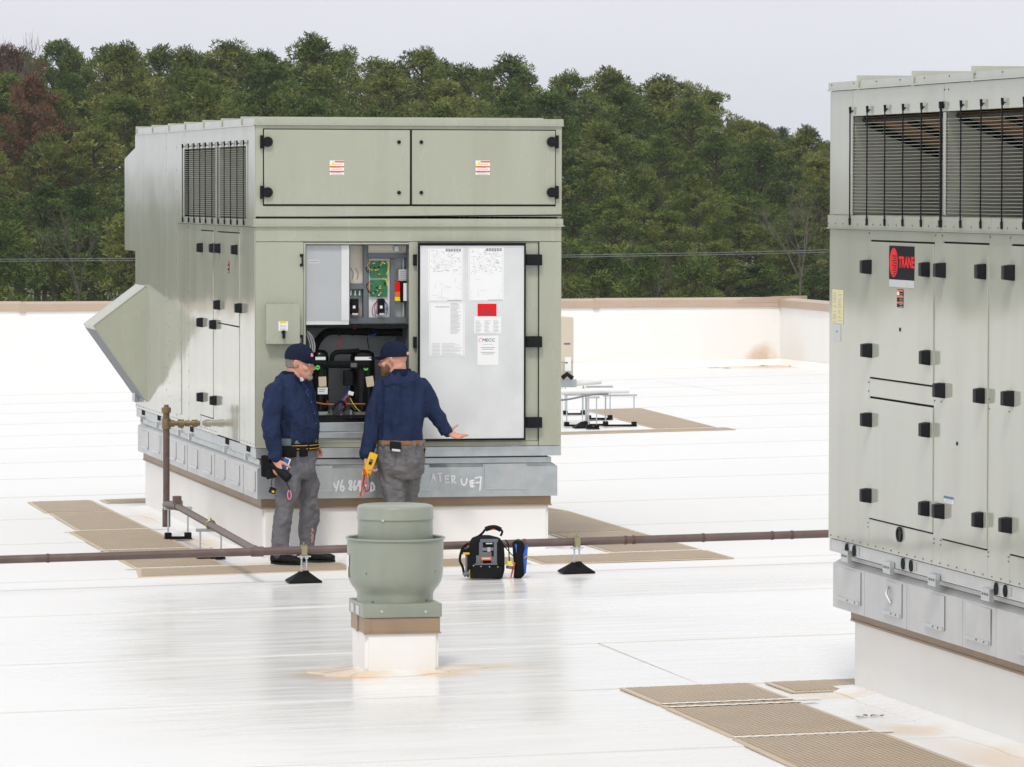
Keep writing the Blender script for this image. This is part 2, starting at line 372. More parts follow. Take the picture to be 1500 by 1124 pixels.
def text(s, size, mt, parent, loc, rot, name='lettering', shear=0, sx=1, ext=.0006, bold=0):
    c = bpy.data.curves.new('txt', 'FONT'); c.body = s; c.size = size; c.extrude = ext; c.align_x = 'CENTER'; c.align_y = 'CENTER'; c.shear = shear
    c.resolution_u = 2; c.offset = bold
    t = bpy.data.objects.new('txt', c); COL.objects.link(t)
    me = bpy.data.meshes.new_from_object(t.evaluated_get(bpy.context.evaluated_depsgraph_get()))
    bpy.data.objects.remove(t)
    me.transform(Matrix.Diagonal((sx, 1, 1, 1)))
    me.transform(Matrix.Rotation(rot[2], 4, 'Z') @ Matrix.Rotation(rot[0], 4, 'X'))
    me.materials.append(mat[mt]); me.name = name
    o = bpy.data.objects.new(name, me); COL.objects.link(o); o.parent = parent; o.location = Vector(loc)-WL[parent]; WL[o] = Vector(loc)
    return o
RF = (pi/2, 0, 0); RS = (pi/2, 0, -pi/2)
# ================================================================== THE LARGE STRUCTURE
# far land behind the building, ground sheet to the horizon, gently rising under the wood
bm = bmesh.new()
def terr(x, y):
    h = -9.0
    if y > 150: h += min(1, (y-150)/250)**1.2*2.5
    return h
xs = [-1500, -600, -300, -180]+list(range(-160, 241, 20))+[300, 600, 1500]
ys = [-800, -300, -100, 0, 60, 100, 140]+list(range(160, 521, 20))+[700, 1200, 2400]
grid = [[bm.verts.new((x, y, terr(x, y)+random.uniform(-.3, .3))) for x in xs] for y in ys]
for a, b in zip(grid, grid[1:]):
    for i in range(len(xs)-1): bm.faces.new((a[i], a[i+1], b[i+1], b[i]))
obj('ground', bm, 'grass', kind='structure')
# roof deck: thick slab with separate membrane sheets lapped over one another
X0, X1, Y0, Y1 = -42.0, 15.0, -60.0, 38.6
roof = empty('roof_deck', (0, 0, 0), None, None); roof['kind'] = 'structure'
bm = bmesh.new()
vv = [(X0, Y0), (X1, Y0), (X1, Y1), (X0, Y1)]
top = [bm.verts.new((x, y, gz(x, y)-.02)) for x, y in vv]; bot = [bm.verts.new((x, y, -9.2)) for x, y in vv]
bm.faces.new(top)
for i in range(4): bm.faces.new((bot[i], bot[(i+1) % 4], top[(i+1) % 4], top[i]))
obj('deck_slab', bm, 'gravel', roof, smooth=False)
seams = [-60, -50, -40, -30, -22.6, -19.5, -16.45, -13.4, -10.38, -7.62, -4.2, -1.2, 2.81, 5.93, 9.2, 12.22, 15.3, 18.4, 21.4, 24.5, 27.6, 30.7, 33.8, 38.62]
for a, b in zip(seams, seams[1:]):
    bm = bmesh.new(); n = 24
    for mi, (ya, yb, za, zb) in enumerate([(a, b, .006, 0), (a-.006, a, 0.004, .006), (a-.008, a-.006, -.004, .004)]):
        mi = min(mi, 1)
        prev = None
        for i in range(n+1):
            x = X0+(X1-X0)*i/n; wob = random.uniform(-.008, .008) if abs(x) < 9 and mi == 0 and False else 0
            v = (bm.verts.new((x, ya+wob, gz(x, ya)+za)), bm.verts.new((x, yb, gz(x, yb)+zb)))
            if prev: bm.faces.new((prev[0], v[0], v[1], prev[1])).material_index = mi
            prev = v
    obj('membrane_sheet', bm, ['roof', M('lap_caulk', (.64, .63, .61), .6) if 'lap_caulk' not in bpy.data.materials else bpy.data.materials['lap_caulk']], roof, smooth=False)
# short laps running the other way
for pts in ([(1.02, -7.55), (.99, -10.35)], [(-6.4, 2.8), (-6.4, -1.2)], [(9.6, 12.2), (9.6, 15.3)], [(7.2, -1.2), (7.2, 2.8)], [(3.2, 21.4), (3.2, 24.5)], [(11.5, 27.6), (11.5, 33)]):
    (xa, ya), (xb, yb) = pts; bm = bmesh.new()
    v = [bm.verts.new((x, y, gz(x, y)+.0062)) for x, y in ((xa-.006, ya), (xa+.006, ya), (xb+.006, yb), (xb-.006, yb))]
    bm.faces.new(v); obj('end_lap', bm, 'pad_weld', roof, smooth=False)
# parapet: back wall along Y=38.3, right return wall X=14.95, left return
def parapet(name, label, a, b, ztop):
    a, b = Vector((*a, 0)), Vector((*b, 0)); d = (b-a).normalized(); nrm = Vector((-d.y, d.x, 0))
    base = (a+b)/2; base.z = gz(base.x, base.y)
    t = empty(name, base, label, 'wall')
    L_ = (b-a).length; n = max(2, int(L_/3.05))
    bm = bmesh.new()
    v = []
    for p, zt in ((a, ztop[0]), (b, ztop[1])):
        for o_, z in ((0, gz(p.x, p.y)-.3), (.0, zt-.0), (.3, zt), (.3, gz(p.x, p.y)-.3)):
            v.append(bm.verts.new((p+nrm*o_).to_tuple()[:2]+(z,)))
    for i in range(4): bm.faces.new((v[i], v[(i+1) % 4], v[4+(i+1) % 4], v[4+i]))
    bm.faces.new(v[:4]); bm.faces.new(v[4:][::-1])
    obj('wall_face', bm, 'curb_white', t, smooth=False)
    # cant strip at the foot
    bm = bmesh.new()
    q = []
    for p in (a, b):
        g = gz(p.x, p.y)
        q.append([bm.verts.new((*(p-nrm*.10).to_tuple()[:2], g+.001)), bm.verts.new((*(p-nrm*.004).to_tuple()[:2], g+.11))])
    bm.faces.new((q[0][0], q[1][0], q[1][1], q[0][1])); obj('base_flashing', bm, 'curb_white', t, smooth=False)
    for i in range(n):
        s0, s1 = i*L_/n+.004, (i+1)*L_/n-.004; bm = bmesh.new(); v = []
        for s in (s0, s1):
            p = a+d*s; zt = ztop[0]+(ztop[1]-ztop[0])*s/L_
            for o_, z in ((-.03, -.105), (-.035, -.10), (-.03, .015), (.16, .05), (.33, .03), (.33, -.12)):
                v.append(bm.verts.new(((p+nrm*o_).x, (p+nrm*o_).y, zt+z+(.006 if i % 2 else 0))))
        for k in range(6): bm.faces.new((v[k], v[(k+1) % 6], v[6+(k+1) % 6], v[6+k]))
        bm.faces.new(v[:6]); bm.faces.new(v[6:][::-1])
        obj('coping', bm, 'cap_brown', t, smooth=False)
        if i:
            p = a+d*s0; bm = bmesh.new(); zt = ztop[0]+(ztop[1]-ztop[0])*s0/L_
            pc = p-nrm*.036
            v = [bm.verts.new((pc.x+d.x*e, pc.y+d.y*e, zt+z)) for e, z in ((-.05, -.128), (.05, -.128), (.05, .026), (-.05, .026))]
            bm.faces.new(v); obj('joint_cover', bm, 'cap_brown', t, smooth=False)
    return t
parapet('parapet_wall', 'long white parapet with tan coping closing the back of the roof', (X0+.3, 38.3), (14.95, 38.3), (1.02, 1.15))
parapet('parapet_wall', 'white parapet running forward from the stained far right corner', (14.95, 38.3), (14.95, Y0), (1.15, 1.15))
parapet('parapet_wall', 'white parapet on the left edge of the roof beyond the picture', (X0+.3, Y0), (X0+.3, 38.3), (1.0, 1.02))
# rust-coloured run-off stain at the foot of the far corner: a thin dried film on the wall
sm_ = bpy.data.materials.new('rust_run_off'); sm_.use_nodes = True; nt_ = sm_.node_tree; pb_ = nt_.nodes['Principled BSDF']
pb_.inputs['Base Color'].default_value = (.74, .47, .24, 1); pb_.inputs['Roughness'].default_value = .6
tc_ = nt_.nodes.new('ShaderNodeTexCoord'); mp_ = nt_.nodes.new('ShaderNodeMapping'); mp_.inputs['Scale'].default_value = (2.5, 0, 3.2); mp_.inputs['Location'].default_value = (-.85, 0, -.15)
nt_.links.new(tc_.outputs['Object'], mp_.inputs[0])
le_ = nt_.nodes.new('ShaderNodeVectorMath'); le_.operation = 'LENGTH'; nt_.links.new(mp_.outputs[0], le_.inputs[0])
no_ = nt_.nodes.new('ShaderNodeTexNoise'); no_.inputs['Scale'].default_value = 3.5; no_.inputs['Detail'].default_value = 5; nt_.links.new(tc_.outputs['Object'], no_.inputs['Vector'])
ad_ = nt_.nodes.new('ShaderNodeMath'); ad_.operation = 'ADD'; nt_.links.new(le_.outputs['Value'], ad_.inputs[0]); nt_.links.new(no_.outputs['Fac'], ad_.inputs[1])
mr_ = nt_.nodes.new('ShaderNodeMapRange'); mr_.inputs[1].default_value = .75; mr_.inputs[2].default_value = 1.35; mr_.inputs[3].default_value = .42; mr_.inputs[4].default_value = 0
nt_.links.new(ad_.outputs[0], mr_.inputs[0]); nt_.links.new(mr_.outputs[0], pb_.inputs['Alpha'])
bm = bmesh.new(); v = [bm.verts.new(p) for p in ((13.7, 38.285, .16), (14.93, 38.285, .16), (14.93, 38.285, .85), (13.7, 38.285, .85))]; bm.faces.new(v)
o_ = obj('wall_stain', bm, sm_, None, smooth=False, label='orange run-off stain low on the far right parapet corner', cat='stain')
# coping lap plate standing up at the far corner
t = None
bm = bmesh.new()
v = [bm.verts.new(p) for p in ((14.2, 38.262, 1.12), (15.4, 38.262, 1.12), (15.4, 38.255, 1.235), (14.9, 38.25, 1.225), (14.3, 38.255, 1.19))]
bm.faces.new(v); obj('loose_coping_flap', bm, 'cap_brown', None, smooth=False, label='bent lap of tan coping sheet curled up at the far right parapet corner', cat='flashing')

# ------------------------------------------------------------------ walkway pads
def pad(pts, label, group, rag=True):
    """pts: corner list (x,y) counter clockwise; thin real slab with a worn pale edge"""
    cx = sum(p[0] for p in pts)/len(pts); cy = sum(p[1] for p in pts)/len(pts)
    t = empty('walkway_pad', (cx, cy, gz(cx, cy)+.008), label, 'walkway pad', group)
    def slab(shr, z, name, mt, rag=False):
        ring = []
        n = len(pts)
        for i in range(n):
            a, b = Vector(pts[i]), Vector(pts[(i+1) % n]); k = max(1, int((b-a).length/.04)) if rag else max(1, int((b-a).length/.5))
            for j in range(k):
                q = a+(b-a)*j/k; d = Vector((cx, cy))-q
                q = q+Vector((max(-shr, min(shr, d.x)), max(-shr, min(shr, d.y))))
                if rag and abs((b-a).x) > abs((b-a).y)*2: q.y += (.014 if j % 2 else -.014)*random.uniform(.3, 1)
                ring.append(q)
        bm = bmesh.new(); top = [bm.verts.new((q.x, q.y, gz(q.x, q.y)+z)) for q in ring]; bot = [bm.verts.new((q.x, q.y, gz(q.x, q.y)+.004)) for q in ring]
        try: bm.faces.new(top)
        except Exception: pass
        for i in range(len(ring)): bm.faces.new((bot[i], bot[(i+1) % len(ring)], top[(i+1) % len(ring)], top[i]))
        bmesh.ops.recalc_face_normals(bm, faces=bm.faces[:])
        obj(name, bm, mt, t, smooth=False)
    slab(0, .012, 'pad_border', 'pad_edge')
    slab(.035, .016, 'ribbed_field', 'pad', True)
    return t
gA = 'tan ribbed walkway pads round the near rooftop unit'
for y0, y1, lab in [(6.6, 8.3, 'furthest tan pad of the strip left of the middle unit'), (4.1, 6.52, 'third tan pad from the front in the strip left of the middle unit'),
                    (1.7, 4.02, 'tan pad crossed by the vertical pipe stand left of the unit'), (-.30, 1.62, 'tan pad under the brown pipe at the left front corner of the unit')]:
    pad([(-1.02 if y0 < 4 else -.93, y0), (-.28, y0), (-.28, y1), (-1.02 if y0 < 4 else -.90, y1)], lab, gA)
pad([(-.2, 7.75), (2.9, 7.75), (2.9, 8.3), (-.2, 8.3)], 'tan pad running behind the middle unit, seen at its far left', gA)
pad([(-1.10, -1.16), (.62, -1.16), (.62, -.42), (-1.02, -.42)], 'tan pad in front of the unit under the left technician\'s boots', gA)
pad([(.70, -1.16), (2.0, -1.16), (2.0, -.42), (.70, -.42)], 'tan pad in front of the unit behind the exhaust fan and tool bag', gA)
pad([(2.08, -1.20), (3.62, -1.24), (3.62, -.42), (2.08, -.42)], 'tan pad at the right front corner of the middle unit ending in a point', gA)
pad([(2.84, -.32), (3.60, -.32), (3.60, 1.9), (2.84, 1.9)], 'tan pad right of the middle unit nearest the brown pipe', gA)
pad([(2.84, 1.98), (3.60, 1.98), (3.64, 4.6), (2.84, 4.6)], 'middle tan pad of the strip right of the middle unit', gA)
pad([(2.84, 4.68), (3.64, 4.68), (3.2, 7.8), (2.84, 7.8)], 'tapering far tan pad of the strip right of the middle unit', gA)
gB = 'tan ribbed walkway pads beside the right hand unit'
pad([(.48, -11.36), (1.27, -11.36), (1.27, -10.42), (.48, -10.42)], 'near left tan pad at the bottom, furthest of the three beside the right unit', gB)
pad([(.48, -11.52), (1.27, -11.52), (1.27, -11.40), (.48, -11.40)], 'thin sliver of tan pad between two white welds beside the right unit', gB)
pad([(.45, -13.05), (1.26, -13.05), (1.26, -11.58), (.47, -11.58)], 'second tan pad beside the right unit at the bottom of the picture', gB)
pad([(.36, -16.6), (1.27, -16.6), (1.27, -13.13), (.44, -13.13)], 'nearest tan pad beside the right unit cut by the bottom edge of the picture', gB)
pad([(1.36, -11.0), (4.3, -11.0), (4.3, -10.42), (1.36, -10.42)], 'tan pad running behind the right unit\'s white curb', gB)
gC = 'tan pads by the condensing unit at the back'
pad([(5.6, 18.1), (8.8, 18.1), (8.8, 18.55), (5.6, 18.55)], 'narrow front tan pad by the far condensing unit stands', gC)
pad([(7.95, 18.75), (8.72, 18.75), (9.1, 24.1), (8.3, 24.1)], 'long tan pad stretching away right of the far condensing unit', gC)
# zig-zag white heat welds between the pads
def weld(x0, x1, y, lab, grp):
    bm = bmesh.new(); n = int((x1-x0)/.03); up = []; dn = []
    for i in range(n+1):
        x = x0+(x1-x0)*i/n
        up.append(bm.verts.new((x, y+.022+.012*(i % 2), gz(x, y)+.017))); dn.append(bm.verts.new((x, y-.022-.012*((i+1) % 2), gz(x, y)+.017)))
    for i in range(n): bm.faces.new((dn[i], dn[i+1], up[i+1], up[i]))
    obj('membrane_weld', bm, 'pad_weld', None, smooth=False, label=lab, cat='weld', group=grp)
for x0, x1, y, lab in [(.5, 1.42, -11.38, 'upper zigzag white weld over the pads beside the right unit'), (.5, 1.36, -11.55, 'middle zigzag white weld over the pads beside the right unit'),
                       (.46, 1.34, -13.09, 'lowest zigzag white weld over the pads beside the right unit'), (-1.06, -.1, 4.06, 'pale weld across the pad strip left of the middle unit, rear'),
                       (-1.06, -.1, 1.66, 'pale weld across the pad strip left of the middle unit, middle'), (-1.1, -.0, -.36, 'pale weld across the pad strip left of the middle unit, front'),
                       (2.4, 3.6, -.37, 'pale weld between the two pads right of the middle unit')]:
    weld(x0, x1, y, lab, 'white heat welds across the pads')

# ------------------------------------------------------------------ roof curb and adapter builders
def curb(label, x0, x1, y0, y1, ztop, flash, side='x'):
    cx, cy = (x0+x1)/2, (y0+y1)/2
    t = empty('roof_curb', (cx, cy, gz(cx, cy)), label, 'curb')
    bm = bmesh.new(); zb = ztop-flash
    v = [bm.verts.new((x, y, z)) for z in (0, 1) for x, y in ((x0, y0), (x1, y0), (x1, y1), (x0, y1))]
    for i, q in enumerate(v): q.co.z = zb if i > 3 else gz(q.co.x, q.co.y)
    for i in range(4): bm.faces.new((v[i], v[(i+1) % 4], v[4+(i+1) % 4], v[4+i]))
    bm.faces.new(v[4:])
    e = [e for e in bm.edges if abs(e.verts[0].co.z-e.verts[1].co.z) > .1]
    bmesh.ops.bevel(bm, geom=e, offset=.025, segments=3, affect='EDGES')
    obj('curb_wall', bm, 'curb_white', t)
    # membrane skirt welded to the deck: irregular apron
    bm = bmesh.new(); s = .16; inn = []; ou = []; pts = [(x0, y0), (x1, y0), (x1, y1), (x0, y1)]
    for i in range(4):
        a, b = Vector(pts[i]), Vector(pts[(i+1) % 4]); n = max(4, int((b-a).length/.25))
        for j in range(n):
            q = a+(b-a)*j/n; o_ = Vector((s if q.x >= x1-.001 else -s if q.x <= x0+.001 else 0, s if q.y >= y1-.001 else -s if q.y <= y0+.001 else 0))*random.uniform(.8, 1.1)
            inn.append(bm.verts.new((q.x, q.y, gz(q.x, q.y)+.03))); r = q+o_; ou.append(bm.verts.new((r.x, r.y, gz(r.x, r.y)+.0075)))
    dn = [bm.verts.new((q.co.x, q.co.y, q.co.z-.012)) for q in ou]
    for i in range(len(inn)):
        bm.faces.new((ou[i], ou[(i+1) % len(ou)], inn[(i+1) % len(ou)], inn[i])); bm.faces.new((dn[i], dn[(i+1) % len(ou)], ou[(i+1) % len(ou)], ou[i]))
    obj('deck_apron', bm, mat['roof'], t)
    p = .014; h = flash
    for nm, a in (('f', (x0-p, x1+p, y0-p, y0+.004)), ('b', (x0-p, x1+p, y1-.004, y1+p)), ('l', (x0-p, x0+.004, y0+.004, y1-.004)), ('r', (x1-.004, x1+p, y0+.004, y1-.004))):
        bm = bmesh.new(); box(bm, a[0], a[1], a[2], a[3], zb, ztop); bevel(bm, .002)
        # drip lip
        if nm == 'f': box(bm, a[0]-.006, a[1]+.006, a[2]-.008, a[2]+.002, zb-.002, zb+.010)
        if nm == 'l': box(bm, a[0]-.008, a[0]+.002, a[2], a[3], zb-.002, zb+.010)
        obj('metal_flashing', bm, 'brown', t, smooth=False)
    return t
def screws_on(t, name, pts, nx, r=.007, mt='steelgrey', out=.003):
    """small hex heads; pts world points, nx outward normal"""
    bm = bmesh.new(); nx = Vector(nx)
    for p in pts: tube(bm, [Vector(p)-nx*.001, Vector(p)+nx*out], r, 6)
    return obj(name, bm, mt, t, smooth=False, kind='stuff')

# =============== MIDDLE UNIT (near-left corner at x=0,y=0) ===============
W = 2.5; D = 7.12; ZC = 3.551
z_rail0 = .834; z_rail1 = FZ(657, 0, 376)
z_ad0 = .507; z_tr0 = FZ(331, 0); z_tr1 = FZ(317.5, 0)
z_ad1 = .775
curb('white membrane curb under the middle unit with brown metal flashing', .066, W-.085, .07, D-.12, z_ad0-.004, .075)
# galvanised adapter box
ad = empty('curb_adapter', (W/2, D/2, z_ad0), 'galvanised adapter box with chalk writing between curb and middle unit', 'adapter')
def adapter_shell(t, x0, x1, y0, y1, z0, z1, mside='galv_old', mfront='galv', ch=.035):
    bm = bmesh.new()
    lo = [(x0, y0), (x1, y0), (x1, y1), (x0, y1)]; hi = [(x0+ch, y0+ch), (x1-ch, y0+ch), (x1-ch, y1-ch), (x0+ch, y1-ch)]
    a = [bm.verts.new((*p, z0)) for p in lo]; b = [bm.verts.new((*p, z1-ch*.8)) for p in lo]; c = [bm.verts.new((*p, z1)) for p in hi]
    for i in range(4):
        j = (i+1) % 4; f = bm.faces.new((a[i], a[j], b[j], b[i])); f.material_index = 0 if i == 3 else 1
        f = bm.faces.new((b[i], b[j], c[j], c[i])); f.material_index = 0 if i == 3 else 1
    bm.faces.new(c).material_index = 1; bm.faces.new(a[::-1])
    obj('adapter_shell', bm, [mside, mfront], t, smooth=False)
adapter_shell(ad, .012, W-.03, .0, D-.02, z_ad0, z_ad1)
bx('dark_gasket', .06, W-.10, .06, D-.06, z_ad1, z_rail0, 'steelgrey', ad)
bx('upper_rail', .035, W-.075, .03, D-.05, z_ad1+.002, z_ad1+.045, 'galv', ad)
def hatch_side(t, x, ya, yb, z0, z1, first=None):
    bm = bmesh.new(); box(bm, x-.006, x-.0005, ya, yb, z0, z1); bevel(bm, .002)
    h = obj('hatch_plate', bm, 'galv_old', t, smooth=False)
    bm = bmesh.new(); box(bm, x-.014, x-.0062, ya+.01, yb-.0, z0-.002, z0+.018); obj('hatch_lip', bm, 'zinc', h, smooth=False)
    bm = bmesh.new(); box(bm, x-.003, x-.0006, ya-.007, ya-.001, z0, z1); obj('hatch_shadow_gap', bm, 'steelgrey', h, smooth=False)
    return h
for a, b in [(206, 215.5), (222.5, 232.5), (247.5, 256), (258, 268.6), (277, 287.5), (296, 307.5), (316, 327.5), (337.5, 349), (360, 371.8)]:
    ya, yb = SY(b), SY(a); hatch_side(ad, .012, ya, yb, z_ad0+.055, z_ad1-.05)
for y in [SY(234), SY(272), SY(312), SY(354)]:
    bx('sheet_joint', .006, .011, y-.02, y+.02, z_ad0+.002, z_ad1-.03, 'galv_old', ad)
for a, b in [(441.5, 487), (583, 629), (709.5, 770.5)]:
    x0, x1 = FX(a), FX(b); z0, z1 = FZ(717.5), FZ(681)
    bm = bmesh.new(); box(bm, x0, x1, -.005, -.0005, z0, z1); bevel(bm, .0015); h = obj('hatch_plate', bm, 'galv', ad, smooth=False)
    bm = bmesh.new(); box(bm, x0-.0, x1+.003, -.009, -.0055, z0-.004, z0+.006); box(bm, x0-.008, x0-.002, -.003, -.0005, z0, z1); obj('hatch_lip', bm, 'zinc', h, smooth=False)
# chalk writing (stroke letters)
def strokes(t, name, letters, r=.0065, ext=-.0075):
    for ch in letters:
        bm = bmesh.new(); off_ = 0
        for st in ch:
            pts = []
            for (px, py) in st:
                x, z = F(px, py); pts.append((x, ext, z))
            for a, b in zip(pts, pts[1:]):
                off_ -= .00025; a, b = Vector(a), Vector(b); a.y += off_; b.y += off_; d = (b-a).normalized(); n = Vector((-d.z, 0, d.x))*r
                v = [bm.verts.new(q) for q in (a-n-d*r*.5, b-n+d*r*.5, b+n+d*r*.5, a+n-d*r*.5)]
                f = bm.faces.new(v)
        obj(name, bm, 'chalk', t, smooth=False)
def cz(x, y): return (360+x*.2313, 480+y*.2313)
def c8(x, y): return (500+x*.3204, 640+y*.3204)
strokes(ad, 'chalk_character', [
    [[cz(556, 985), cz(566, 1012), cz(577, 1010), cz(588, 970)], [cz(588, 970), cz(570, 1035)]],
    [[cz(612, 965), cz(600, 1000), cz(600, 1025), cz(612, 1035), cz(622, 1020), cz(615, 1003), cz(602, 1012)]],
    [[cz(672, 975), cz(658, 968), cz(652, 982), cz(672, 1010), cz(664, 1032), cz(652, 1020), cz(668, 990), cz(672, 975)]],
    [[cz(692, 968), cz(683, 1000), cz(686, 1030), cz(700, 1022), cz(700, 1004), cz(686, 1010)]],
    [[cz(716, 972), cz(708, 1000), cz(722, 1002)], [cz(724, 968), cz(722, 1036)]],
    [[cz(740, 1000), cz(772, 1000)]],
    [[cz(790, 985), cz(792, 1036), cz(812, 1026), cz(814, 1004), cz(800, 982), cz(786, 986)]]])
strokes(ad, 'chalk_character', [
    [[c8(413, 203), c8(420, 168), c8(428, 200)], [c8(415, 190), c8(426, 188)]],
    [[c8(438, 168), c8(458, 166)], [c8(449, 167), c8(452, 205)]],
    [[c8(490, 178), c8(474, 180), c8(476, 210), c8(493, 208)], [c8(475, 194), c8(488, 193)]],
    [[c8(505, 212), c8(503, 178), c8(516, 180), c8(517, 192), c8(505, 196), c8(522, 212)]],
    [[c8(547, 192), c8(550, 215), c8(560, 222), c8(570, 212), c8(573, 190)]],
    [[c8(606, 198), c8(588, 202), c8(590, 228), c8(606, 226)], [c8(587, 213), c8(606, 211)], [c8(597, 198), c8(598, 230)]],
    [[c8(610, 188), c8(638, 184), c8(632, 244)], [c8(614, 210), c8(636, 208)]]], r=.0065)

U = empty('rooftop_unit', (W/2, D/2, z_rail0), 'large tan-green rooftop air unit in the middle with its service door open', 'air conditioner')
# base rail
for a in ((0, W, 0, .04), (0, W, D-.04, D), (0, .04, .041, D-.041), (W-.04, W, .041, D-.041)):
    bx('base_rail', a[0]+.001, a[1]-.001, a[2]-.004, a[3], z_rail0, z_rail1-.003, 'galv', U)
ZR = z_rail1
# casing (backing box; doors and panels are proud of it)
bm = bmesh.new()
# floor, back, right wall, roof slab
box(bm, .0, W, D-.03, D, ZR, ZC-.05); box(bm, W-.03, W, .04, D-.03, ZR, ZC-.05); box(bm, .04, W-.03, .04, D-.03, ZR, ZR+.05)
box(bm, .04, W-.03, .04, D-.03, z_tr1-.09, z_tr1-.05)
obj('casing', bm, 'paint', U, smooth=False)
bm = bmesh.new(); box(bm, .005, W-.005, .005, D-.005, ZC-.05, ZC-.012); obj('roof_panel', bm, 'paint', U, smooth=False)
# top cap trim front
bm = bmesh.new(); z0 = FZ(183.5); box(bm, -.012, W+.012, -.016, .03, z0, ZC); bevel(bm, .003); box(bm, -.014, W+.014, -.020, -.012, z0-.004, z0+.006)
obj('cap_trim', bm, 'paint', U, smooth=False)
# upper front: backing and two doors
zu0, zu1 = FZ(300), FZ(190.5)
bm = bmesh.new(); box(bm, 0, W, .0, .035, z_tr1, z0-.001); obj('front_panel', bm, 'paint', U, smooth=False, label='upper front frame round the two hinged doors')
zt = z_tr1
for k, (a, b) in enumerate([(386.2, 600.3), (602.6, 812.6)]):
    x0, x1 = FX(a), FX(b)
    bx('door_gap', x0-.006, x1+.006, -.002, .001, zu0-.012, zu1+.006, 'gap', U)
    d = bx('service_door', x0+.002, x1-.002, -.016, -.003, zu0+.002, zu1-.002, 'paint', U, bv=.004)
    d['label'] = ['left upper service door with warning label', 'right upper service door with warning label'][k]
    hx = [383.2, 815][k]; px_disc = [391.2, 807.2][k]
    for py in (208, 282):
        hxx, hz = F(px_disc, py); bm = bmesh.new(); cyl_y(bm, hxx, hz, .041, -.048, -.016, 20); bevel(bm, .004); 
        hd = obj('latch_disc', bm, 'plastic', d)
        hx_, _ = F(hx, py); bm = bmesh.new(); box(bm, hx_-.014, hx_+.014, -.030, -.0165 if False else -.004, hz-.052, hz+.052); box(bm, min(hx_, hxx), max(hx_, hxx), -.026, -.017, hz-.018, hz+.018)
        obj('latch_plate', bm, 'plastic', hd, smooth=False)
        kx, kz = F([583.8, 616.5][k], py+.4); bm = bmesh.new(); cyl_y(bm, kx, kz, .015, -.026, -.0165, 12); obj('latch_knob', bm, 'plastic', d)
    sxp = [493, 706.5][k]; sx0, sz1 = F(sxp-10.5, 235.3); sx1, sz0 = F(sxp+10.5, 256.5)
    s = bx('warning_label', sx0, sx1, -.0175, -.0162, sz0, sz1, 'paper', d)
    h = (sz1-sz0)
    for j, (f0, f1, fx) in enumerate([(.86, .97, .35), (.52, .62, 0), (.18, .29, 0)]):
        bx('orange_band', sx0+(sx1-sx0)*fx, sx1, -.0182, -.0177, sz0+h*f0, sz0+h*f1, 'orange', s)
    for j in range(7):
        zz = sz0+h*(.04+.115*j)
        if j not in (2, 5): bx('print_line', sx0+.012, sx1-.012-.02*(j % 3), -.0180, -.0177, zz, zz+.004, 'ink', s)
    bm = bmesh.new(); q = [bm.verts.new((sx0+a_, -.0184, sz0+b_)) for a_, b_ in ((.008, h*.70), (.045, h*.70), (.026, h*.95))]; bm.faces.new(q); obj('warning_triangle', bm, 'brightyellow', s, smooth=False)
bx('middle_strip_gap', FX(600.3)+.001, FX(602.6)-.001, -.0035, -.0022, zu0, zu1, 'gap', U)
# dark line and trim flange
bm = bmesh.new()
xa, xb = 0, W; v = [bm.verts.new(p) for p in ((xa, -.004, FZ(320)), (xb, -.004, FZ(316)), (xb, -.004, FZ(314.2)), (xa, -.004, FZ(318.4)))]
bm.faces.new(v); obj('lid_joint', bm, 'gap', U, smooth=False)
bm = bmesh.new(); box(bm, -.010, W+.010, -.014, -.0045, z_tr0+.004, FZ(320.6)); box(bm, -.016, W+.016, -.024, .0, z_tr0-.006, z_tr0+.004); obj('belt_trim', bm, 'paint', U, smooth=False)
# lower front frame with opening px 447..599.5 , py 358..617
ox0, ox1 = FX(447.5), FX(599.3); oz1, oz0 = FZ(358), FZ(617.6)
zb = z_tr0-.006
parts = [(0, W, FZ(354.2)+.001, zb), (0, FX(444.8), ZR, FZ(354.2)-.003), (FX(789.6), W, ZR, FZ(354.2)-.003), (ox1, FX(611.5), FZ(655)+.001, FZ(354.2)-.003),
         (FX(611.5)+.001, FX(789.6)-.003, FZ(647.5), FZ(354.2)-.003), (FX(444.8)+.001, FX(789.6)-.003, ZR, FZ(647.5)-.003)]
for i, (a, b, c, d_) in enumerate(parts):
    if i == 5: d_ = FZ(648)
    if i == 3: c = FZ(648)+.001
    bx('front_panel', a+.001, b-.001, -.0 if i != 4 else .006, .03, c, d_, 'paint', U, bv=.0015)
bx('opening_jamb', FX(444.8)+.001, ox0, -.004, .25, FZ(648)+.002, FZ(355.5), 'paint', U)
bx('opening_head', ox0+.001, ox1-.001, -.004, .03, oz1, FZ(355.5), 'paint', U)
bx('hinge_line', FX(788.4), FX(789.8), -.0035, -.001, FZ(647), FZ(354.2), 'gap', U)
bx('hinge_line', FX(612), FX(789.8), -.0035, -.001, FZ(355.2), FZ(354), 'gap', U)
# interior of the opening
DI = .55
for nm, a, mt_ in (('bay_back', (ox0-.02, ox1+.1, DI, DI+.01, oz0-.1, oz1+.05), 'compback'), ('bay_side', (ox1, ox1+.01, .03, DI, oz0-.1, oz1), 'steelgrey'), ('bay_side', (ox0-.03, ox0-.02, .03, DI, oz0-.1, oz1), 'greypanel'),
                   ('bay_ceiling', (ox0, ox1, .03, DI, oz1+.02, oz1+.03), 'steelgrey'), ('bay_floor', (ox0, ox1, .012, DI, oz0-.02, oz0+.002), 'blackpaint')):
    bx(nm, *a, mt_, U)
bx('floor_lip', ox0+.002, ox1-.002, .004, .02, FZ(617.4), FZ(611.5), 'blackpaint', U)
